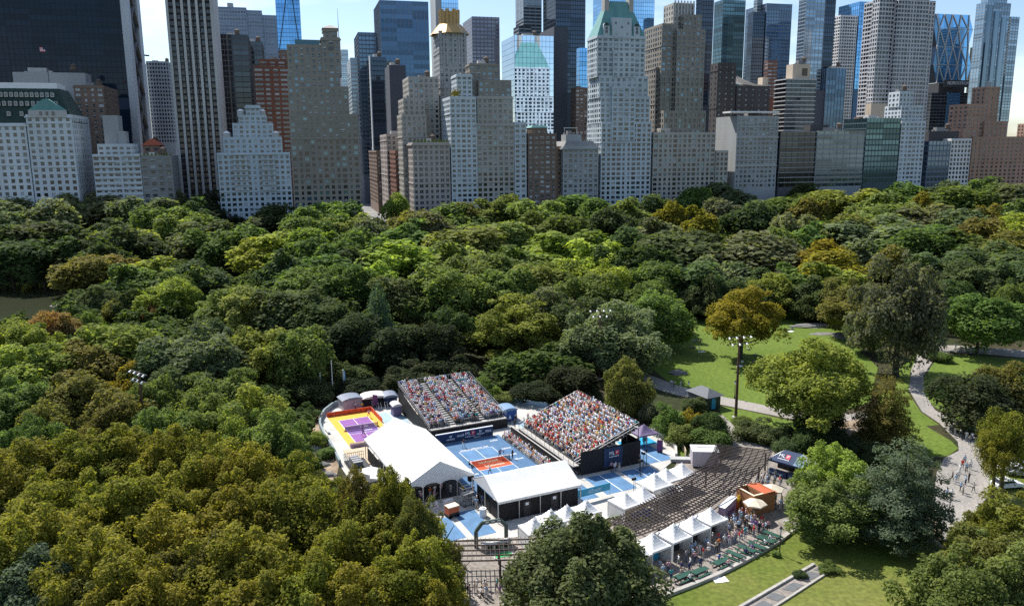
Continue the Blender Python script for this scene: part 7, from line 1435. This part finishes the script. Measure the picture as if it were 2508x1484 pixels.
for k, (x, y, kk, a) in enumerate(((2490, 1096, 'w', 2.9), (2482, 1118, 'w', 2.85), (2500, 1134, 'v', 2.9), (2478, 1158, 'w', 2.8), (2502, 1165, 'g', 2.85), (2466, 1194, 'w', .15), (2330, 1446, 'v', .9))):
    car(('white car at the top of the cars parked beside the footpath', 'second white car from the top beside the footpath', 'white van parked between the white cars beside the footpath', 'white car just below the parked white van', 'grey car behind the lowest parked cars', 'white car parked lowest, sideways on the dry grass', 'white van glimpsed under the lower green tree')[k], kk, *g(x, y), a, None)
rc = random.Random(5); cc_ = {}; OW = ('first', 'second', 'third', 'fourth', 'fifth', 'sixth', 'seventh', 'eighth', 'ninth', 'tenth')
for k in range(16):
    uu = rc.choice((46, 54.5, 63, 71)) + rc.uniform(-.6, .6); vv = 640 + k * 26 + rc.uniform(-6, 6); kk = rc.choice('wwdgyyd'); cc_[kk] = cc_.get(kk, 0) + 1; car({'w': 'white', 'd': 'dark', 'g': 'grey', 'y': 'yellow'}[kk] + f' car on the avenue, {OW[cc_[kk] - 1]} of its colour from the park', kk, *uv(uu, vv), GRID_ROT + math.pi / 2, 'cars on the avenue', 'avenue_car', False)

# ================================================================== people
SKIN = [(.50, .31, .22), (.42, .24, .16), (.30, .17, .11), (.12, .065, .04), (.52, .34, .26)]
HAIR = [(.03, .02, .015), (.06, .035, .02), (.16, .09, .04), (.62, .62, .60), (.30, .20, .09), (.02, .02, .022)]
PANTS = [((.03, .045, .09), 'dark blue trousers'), ((.02, .02, .022), 'black trousers'), ((.45, .40, .32), 'beige shorts'), ((.62, .62, .62), 'white shorts'), ((.12, .16, .24), 'blue jeans'), ((.16, .16, .16), 'grey shorts')]
SHIRT = [((.74, .74, .74), 'white'), ((.36, .50, .68), 'light blue'), ((.03, .045, .13), 'navy'), ((.50, .04, .04), 'red'), ((.02, .02, .022), 'black'), ((.28, .28, .29), 'grey'), ((.62, .36, .40), 'pink'), ((.05, .32, .36), 'teal'), ((.62, .46, .06), 'yellow'), ((.60, .17, .04), 'orange'), ((.14, .16, .06), 'olive'), ((.52, .43, .34), 'beige'), ((.22, .12, .34), 'purple'), ((.05, .14, .42), 'royal blue')]
PM_ = [pick('person_skin', SKIN), objcol('person_shirt'), pick('person_trousers', [p[0] for p in PANTS], True), pick('person_hair', HAIR), mat('person_shoes', (.05, .05, .05), .7, 0)]
def body(pose, sub):
    """A continuous body grown over a jointed skeleton; returns verts, faces, material per face."""
    J = {'pel': (0, 0, .93), 'wst': (0, 0, 1.08), 'che': (0, 0, 1.28), 'nek': (0, 0, 1.48), 'hed': (0, -.015, 1.60), 'top': (0, 0, 1.72)}
    for s_, sx in (('l', -1), ('r', 1)):
        J.update({s_ + 'sh': (.17 * sx, 0, 1.42), s_ + 'el': (.24 * sx, .03, 1.14), s_ + 'ha': (.25 * sx, -.08, .90), s_ + 'fi': (.25 * sx, -.11, .80), s_ + 'hi': (.10 * sx, 0, .90), s_ + 'kn': (.11 * sx, -.02, .49), s_ + 'an': (.11 * sx, .03, .08), s_ + 'to': (.12 * sx, -.13, .04)})
    if pose == 'walk': J.update({'lkn': (-.1, -.14, .5), 'lan': (-.1, -.22, .1), 'lto': (-.1, -.37, .06), 'rkn': (.1, .04, .5), 'ran': (.1, .24, .14), 'rto': (.1, .16, .04), 'lel': (-.24, .12, 1.15), 'lha': (-.24, .14, .92), 'lfi': (-.24, .11, .83), 'rel': (.24, -.05, 1.15), 'rha': (.23, -.24, 1.0), 'rfi': (.22, -.31, .95)})
    if pose == 'hold': J.update({'lel': (-.26, -.04, 1.16), 'lha': (-.10, -.28, 1.16), 'lfi': (-.04, -.34, 1.18), 'rel': (.26, -.03, 1.16), 'rha': (.14, -.28, 1.22), 'rfi': (.08, -.34, 1.26)})
    if pose == 'play': J.update({'lkn': (-.24, -.16, .5), 'lan': (-.30, .0, .09), 'lto': (-.33, -.16, .04), 'rkn': (.22, -.12, .5), 'ran': (.30, .05, .09), 'rto': (.34, -.1, .04), 'rel': (.40, -.12, 1.22), 'rha': (.52, -.34, 1.16), 'rfi': (.55, -.42, 1.16), 'lel': (-.34, -.12, 1.2), 'lha': (-.30, -.36, 1.2), 'lfi': (-.28, -.44, 1.22), 'che': (0, -.1, 1.26), 'nek': (0, -.16, 1.44), 'hed': (0, -.2, 1.56), 'top': (0, -.2, 1.68), 'lsh': (-.17, -.12, 1.38), 'rsh': (.17, -.12, 1.38)})
    if pose in ('sit', 'floor'):
        dz = -.40 if pose == 'sit' else -.80
        J = {k: (a, b_, c + dz) for k, (a, b_, c) in J.items()}
        for s_, sx in (('l', -1), ('r', 1)):
            if pose == 'sit': J.update({s_ + 'hi': (.10 * sx, -.02, .50), s_ + 'kn': (.13 * sx, -.44, .50), s_ + 'an': (.13 * sx, -.42, .09), s_ + 'to': (.14 * sx, -.58, .04), s_ + 'el': (.25 * sx, -.06, .74), s_ + 'ha': (.14 * sx, -.34, .64), s_ + 'fi': (.10 * sx, -.42, .62)})
            else: J.update({s_ + 'hi': (.10 * sx, -.02, .12), s_ + 'kn': (.16 * sx, -.38, .34), s_ + 'an': (.15 * sx, -.74, .08), s_ + 'to': (.16 * sx, -.88, .06), s_ + 'el': (.27 * sx, .16, .36), s_ + 'ha': (.30 * sx, .28, .08), s_ + 'fi': (.31 * sx, .34, .05)})
    if pose == 'lie': J = {k: (a, -(c - .9), .14 + max(-.05, min(.06, -b_ * .2))) for k, (a, b_, c) in J.items()}
    Rd = {'pel': .135, 'wst': .115, 'che': .145, 'nek': .055, 'hed': .098, 'top': .075}
    for s_ in 'lr': Rd.update({s_ + 'sh': .07, s_ + 'el': .046, s_ + 'ha': .036, s_ + 'fi': .03, s_ + 'hi': .092, s_ + 'kn': .062, s_ + 'an': .043, s_ + 'to': .038})
    E_ = [('pel', 'wst'), ('wst', 'che'), ('che', 'nek'), ('nek', 'hed'), ('hed', 'top')]
    for s_ in 'lr': E_ += [('che', s_ + 'sh'), (s_ + 'sh', s_ + 'el'), (s_ + 'el', s_ + 'ha'), (s_ + 'ha', s_ + 'fi'), ('pel', s_ + 'hi'), (s_ + 'hi', s_ + 'kn'), (s_ + 'kn', s_ + 'an'), (s_ + 'an', s_ + 'to')]
    K = list(J); me = bpy.data.meshes.new('p'); me.from_pydata([J[k] for k in K], [(K.index(a), K.index(b_)) for a, b_ in E_], []); o = bpy.data.objects.new('p', me); COL.objects.link(o)
    sm = o.modifiers.new('s', 'SKIN'); sm.use_smooth_shade = True
    if not me.skin_vertices: bpy.context.view_layer.objects.active = o
    lay = me.skin_vertices[0].data
    for i, k in enumerate(K): lay[i].radius = (Rd[k], Rd[k] * (.8 if k in ('che', 'wst', 'pel') else 1)); lay[i].use_root = (k == 'pel')
    if sub: sb = o.modifiers.new('b', 'SUBSURF'); sb.levels = 1; sb.render_levels = 1
    dg = bpy.context.evaluated_depsgraph_get(); ev = bpy.data.meshes.new_from_object(o.evaluated_get(dg)); bpy.data.objects.remove(o)
    V = [tuple(v.co) for v in ev.vertices]; Fc = [tuple(p.vertices) for p in ev.polygons]; mi = []
    hed = Vector(J['hed']); face_dir = Vector((0, -1, 0)) if pose != 'lie' else Vector((0, 0, 1)); upd = Vector((0, 0, 1)) if pose != 'lie' else Vector((0, -1, 0))
    for p in ev.polygons:
        c = p.center; best = min(E_, key=lambda e: _segd(c, Vector(J[e[0]]), Vector(J[e[1]])))
        e = best[1]
        if e in ('hed', 'top'): d_ = c - hed; m_ = 3 if (d_.dot(upd) > .03 or d_.dot(face_dir) < -.02) and e == 'top' or d_.dot(face_dir) < -.04 else 0
        elif e in ('wst', 'che', 'nek') or e[1:] in ('sh', 'el'): m_ = 0 if e == 'nek' and (c - Vector(J['nek'])).dot(upd) > -.01 else 1
        elif e[1:] in ('ha', 'fi'): m_ = 0
        elif e[1:] in ('hi', 'kn'): m_ = 2
        elif e[1:] == 'an': m_ = 0 if pose in ('play',) else 2
        else: m_ = 4
        mi.append(m_)
    bpy.data.meshes.remove(ev); return V, Fc, mi
def _segd(p, a, b_):
    ab = b_ - a; t = max(0, min(1, (p - a).dot(ab) / ab.length_squared)); return (p - a - ab * t).length
POSE = {}
for pz in ('stand', 'walk', 'hold', 'play', 'sit', 'floor', 'lie'):
    V, Fc, mi = body(pz, True); mb = MB(); mb.v, mb.f, mb.m = V, Fc, mi; me = mb.mesh('person', PM_); me.polygons.foreach_set('use_smooth', [True] * len(me.polygons)); POSE[pz] = me
rp = random.Random(77); PEOPLE = {}
CROWDW = [34, 15, 6, 9, 6, 8, 12, 3, 2, 4, 1, 9, 2, 2]
def person(X, Y, z, rz, pose, place, shirt=None, pants=None, act=None, uniq=None, cat='person'):
    si = rp.choices(range(len(SHIRT)), CROWDW)[0] if shirt is None else shirt; pi = rp.randrange(len(PANTS)) if pants is None else pants
    o = put('person', POSE[pose], None, (X, Y, z), rz); s = rp.uniform(.93, 1.07); o.scale = (s, s, s); jit = rp.uniform(.88, 1.1)
    o.color = tuple(min(1., c * jit) for c in SHIRT[si][0]) + ((pi + .5) / len(PANTS),)
    verb = act or {'stand': 'standing', 'walk': 'walking', 'hold': 'gesturing', 'play': 'playing', 'sit': 'sitting', 'floor': 'sitting', 'lie': 'lying'}[pose]
    lab = uniq or f'{SHIRT[si][1]}-topped person in {PANTS[pi][1]}, {verb} {place}'
    tag(o, lab, cat); PEOPLE.setdefault(lab, []).append(o); return o
def vp(p, q, z, rz, pose, place, **k): return person(*W(p, q), z, PH + rz, pose, place, **k)
# players and officials
def paddle(o_p, o_q, z, lab):
    pd = vthing('paddle', lab, 'paddle', o_p, o_q, z); mb = MB(); mb.box(-.10, -.01, 0, .10, .01, .26); mb.build('blade', M['dark_metal'], pd); mb = MB(); mb.box(-.02, -.012, -.13, .02, .012, -.002); mb.build('handle', M['black_fabric'], pd)
vp(2.1, 1.2, .12, 0, 'play', '', shirt=2, pants=1, uniq='player in dark kit at the kitchen line of the blue court'); paddle(2.62, .78, 1.24, 'dark paddle held by the player at the kitchen line')
vp(-1.5, 8.6, .12, .2, 'play', '', shirt=4, pants=3, uniq='player in dark top and white shorts at the back of the blue court'); paddle(-1.0, 8.25, 1.24, 'dark paddle held by the player at the back of the court')
vp(-2.2, -4.4, .12, math.pi, 'play', '', shirt=0, pants=1, uniq='player in white top on the near half of the blue court')
vp(3.95, .1, .12, -1.5, 'stand', '', shirt=4, pants=1, uniq='official in black beside the net post of the blue court'); vp(-4.0, -.1, .12, 1.5, 'sit', '', shirt=4, pants=1, uniq='official in black sitting at the other net post')
vp(-11.9, 31.6, .12, 0, 'play', '', shirt=6, pants=1, uniq='player in pink top in the back corner of the purple court'); vp(-15.6, 21.9, .12, math.pi, 'play', '', shirt=12, pants=1, uniq='player in purple top on the near half of the purple court'); vp(-15.2, 24.0, .12, 0, 'walk', '', shirt=12, pants=0, uniq='player in purple top close to the purple court net')
# plaza crowd
def scatter(n, p0, p1, q0, q1, place, poses, z=.07, slope=0., mind=.55, keep=None):
    pts = []; tries = 0
    while len(pts) < n and tries < n * 60:
        tries += 1; p = rp.uniform(p0, p1); q = rp.uniform(q0, q1) + slope * (p - p0)
        if keep and not keep(p, q): continue
        if all((p - a) ** 2 + (q - b_) ** 2 > mind ** 2 for a, b_ in pts): pts.append((p, q))
    for p, q in pts: vp(p, q, z, rp.uniform(0, 6.28), rp.choice(poses), place)
tabs = lambda p, q: all((p - a) ** 2 + (q - b_) ** 2 > 1.6 for a, b_, _ in PTS)
scatter(56, 17.6, 24.2, -39.4, -34.4, 'in the queue before the mauve wall', ('stand', 'stand', 'hold', 'walk'), slope=.10, mind=.42, keep=tabs)
scatter(18, 10.0, 17.4, -41.0, -38.9, 'in front of the white peak tents', ('stand', 'walk', 'hold'), slope=.2, mind=.7, keep=tabs)
scatter(14, 2.5, 10.0, -43.4, -40.6, 'by the near picnic tables', ('walk', 'stand'), slope=.1, mind=1.0, keep=tabs)
scatter(20, 28.8, 32.6, -37.0, -30.0, 'between terracotta stall and shading tree', ('stand', 'walk', 'hold'), mind=.6, keep=lambda p, q: q < -30.2 - (p - 30) * .4)
scatter(16, 30.0, 37.0, -30.4, -27.4, 'in front of the blue canopy', ('stand', 'walk', 'hold'), slope=.35, mind=.7)
scatter(20, -19.0, -12.6, -36.4, -33.6, 'in front of the lower pergola', ('stand', 'hold', 'walk'), slope=-.42, mind=.5)
scatter(9, -18, -8, -9.6, -7.6, 'under the front edge of the large white tent', ('stand', 'hold'), .16, mind=.7)
scatter(7, -9.4, -7.6, -15.6, -10.5, 'in the gap between the two large tents', ('stand', 'walk'), .1, mind=.7)
scatter(7, 5.4, 8.2, -16.2, -12.6, 'at the long tent corner by the practice court', ('stand', 'walk'), .1, mind=.7)
scatter(9, 10.0, 15.5, 13.0, 17.4, 'on the deck between the grandstands', ('stand', 'walk', 'hold'), .11, mind=.9)
scatter(5, 26.2, 28.2, -5.2, -3.4, 'under the purple canopy', ('stand', 'hold'), .1, mind=.6)
scatter(4, 15.2, 17.6, -12.6, -11.9, 'before the blue skirt banner', ('stand', 'walk'), .1, mind=.5)
scatter(4, -13.5, -7.5, 36.5, 37.3, 'beside the booths behind the purple court', ('stand', 'walk'), .1, mind=.8)
for k, (p, q, a) in enumerate(PTS):
    if k % 2 == 0:
        for s_ in (-1, 1): A_ = a - .35; vp(p - math.sin(A_) * .72 * s_ + .4 * math.cos(A_), q + math.cos(A_) * .72 * s_ + .4 * math.sin(A_), .07, A_ + (0 if s_ > 0 else math.pi), 'sit', ('at the picnic table nearest the kerb end', '', 'at the mid plaza picnic table', '', 'at the fifth picnic table', '', 'at the picnic table by the lamp post')[k])
# walkers on the paths (pixel positions of their feet)
for place, pts in (('on the wide footpath', ((2393, 1259), (2388, 1300), (2318, 1222), (2310, 1225), (2330, 1222), (2352, 1205), (2358, 1212), (2364, 1188), (2372, 1182), (2384, 1206), (2340, 1186), (2346, 1176), (2332, 1178), (2366, 1158), (2356, 1150), (2350, 1160), (2376, 1150), (2362, 1138))),
                   ('at the path junction by the thin olive tree', ((2352, 1072), (2366, 1078), (2380, 1080), (2374, 1090), (2330, 1058), (2338, 1066), (2386, 1068), (2400, 1072))),
                   ('on the upper winding path', ((2275, 868), (2290, 872), (2262, 880), (2296, 876), (2316, 858), (2340, 856), (2308, 850), (2352, 862), (2250, 908))),
                   ('on the lawn path near the kiosk', ((1650, 950), (1667, 951), (1644, 948), (1700, 968))), ('on the path behind the lawn', ((1935, 712), (1948, 722), (1925, 706), (1958, 728)))):
    for x, y in pts: person(*g(x, y), .05, rp.uniform(0, 6.28), rp.choice(('walk', 'walk', 'stand')), place)
for k, (x, y, pz, place) in enumerate(((1702, 836, 'lie', 'on the lawn above the pale blanket'), (1714, 838, 'floor', 'on the lawn above the pale blanket'), (1692, 852, 'floor', 'beside the pale blanket on the lawn'), (1700, 853, 'lie', 'beside the pale blanket on the lawn'), (1712, 854, 'floor', 'beside the pale blanket on the lawn'), (1700, 816, 'lie', 'highest on the open lawn'), (1932, 808, 'lie', 'on the lawn before the dark rock outcrop'), (1940, 808, 'floor', 'on the lawn before the dark rock outcrop'),
                                      (1806, 892, 'floor', 'in the shade of the golden tree'), (1818, 890, 'floor', 'in the shade of the golden tree'), (1850, 872, 'floor', 'at the golden tree shade edge'), (1848, 888, 'lie', 'at the golden tree shade edge'), (1832, 858, 'floor', 'behind the golden tree trunk'))):
    person(*g(x, y), .04, rp.uniform(0, 6.28), pz, place)
for lab, x, y, a in (('pale blanket spread on the lawn by a resting group', 1718, 862, .3), ('white blanket in the shade of the golden tree', 1812, 897, 1.), ('pink and white blanket before the dark rock outcrop', 1937, 812, .6), ('white cloth left on the lawn by the plaza kerb', 1764, 1420, .2)):
    mb = MB()
    for i in range(4):
        for j in range(3): hh = lambda a_, b_: .04 + .025 * math.sin(a_ * 2.3 + b_ * 1.7); mb.quad(*((-.9 + (i + di) * .45, -.6 + (j + dj) * .4, hh(i + di, j + dj)) for di, dj in ((0, 0), (1, 0), (1, 1), (0, 1))))
    tag(mb.build('blanket', M['white_fabric'], None, (*g(x, y), .03), a), lab, 'blanket')
# seated spectators: the largest in view as people, the rest one crowd
n_now = sum(len(v) for v in PEOPLE.values()); room = 300 - n_now
court = [s_ for s_ in SEATS if s_[4] == 'courtside']; sd = sorted([s_ for s_ in SEATS if s_[4] == 'side'], key=lambda s_: s_[0] ** 2 + s_[1] ** 2); rr_ = [s_ for s_ in SEATS if s_[4] == 'rear']
single = (court + sd)[:max(0, room)]; rest = (court + sd)[max(0, room):] + rr_
for X, Y, z, R_, stand, row in single: person(X, Y, z, R_, 'sit', 'in the courtside chairs' if stand == 'courtside' else 'low in the side grandstand corner')
V, Fc, mi = body('sit', False); V = np.array(V); Fa = np.array([f if len(f) == 4 else f + (f[2],) for f in Fc]); mi = np.array(mi)
tri = np.array([t for f in Fc for t in ([(f[0], f[1], f[2])] + ([(f[0], f[2], f[3])] if len(f) == 4 else []))]); tmi = np.array([m_ for f, m_ in zip(Fc, mi) for _ in range(2 if len(f) == 4 else 1)])
nP = len(rest); rs = np.random.default_rng(4); VV = np.zeros((nP, len(V), 3)); CC = np.zeros((nP, len(tri), 4)); CC[..., 3] = 1
sh = np.array([s_[0] for s_ in SHIRT]); cw = np.array(CROWDW, float); cw /= cw.sum(); hats = np.array(HAIR + [(.78, .78, .78), (.74, .72, .70), (.6, .5, .38), (.75, .7, .66), (.05, .06, .12)])
for i, (X, Y, z, R_, stand, row) in enumerate(rest):
    ca, sa = math.cos(R_ + rs.normal() * .25), math.sin(R_ + rs.normal() * .1); s_ = rs.uniform(.94, 1.06); up_ = .38 if rs.random() < .03 else 0
    VV[i, :, 0] = X + s_ * (V[:, 0] * ca - V[:, 1] * sa); VV[i, :, 1] = Y + s_ * (V[:, 0] * sa + V[:, 1] * ca); VV[i, :, 2] = z + s_ * V[:, 2] + up_ * (V[:, 2] > .3) * (V[:, 2] - .3)
    shirt = sh[rs.choice(len(sh), p=cw)] if not (stand == 'side' and row < 4 and rs.random() < .5 and Y > 128) else np.array((.55, .06, .04))
    pal = np.array([np.array(SKIN[rs.integers(5)]) * 1.15, shirt * rs.uniform(.8, 1.1), PANTS[rs.integers(6)][0], hats[rs.integers(len(hats))], (.1, .1, .1)]); CC[i, :, :3] = np.clip(pal[tmi], 0, 1)
TT = (tri[None] + (np.arange(nP) * len(V))[:, None, None]).reshape(-1, 3); me = bpy.data.meshes.new('seated_crowd'); me.vertices.add(nP * len(V)); me.vertices.foreach_set('co', VV.astype(np.float32).ravel()); me.loops.add(TT.size); me.loops.foreach_set('vertex_index', TT.astype(np.int32).ravel()); me.polygons.add(len(TT)); me.polygons.foreach_set('loop_start', np.arange(0, TT.size, 3, dtype=np.int32))
a_ = me.attributes.new('Col', 'FLOAT_COLOR', 'FACE'); a_.data.foreach_set('color', CC.reshape(-1, 4).astype(np.float32).ravel()); me.materials.append(attrcol('crowd_colours')); me.update(calc_edges=True); me.polygons.foreach_set('use_smooth', [True] * len(me.polygons))
cro = put('seated_crowd', me); cro['kind'] = 'stuff'; cro['label'] = 'packed crowd of spectators in bright clothes filling both grandstands'; cro['category'] = 'crowd'
for lab, os_ in PEOPLE.items():
    if len(os_) > 1:
        for o_ in os_: o_['group'] = 'people: ' + lab[:60]
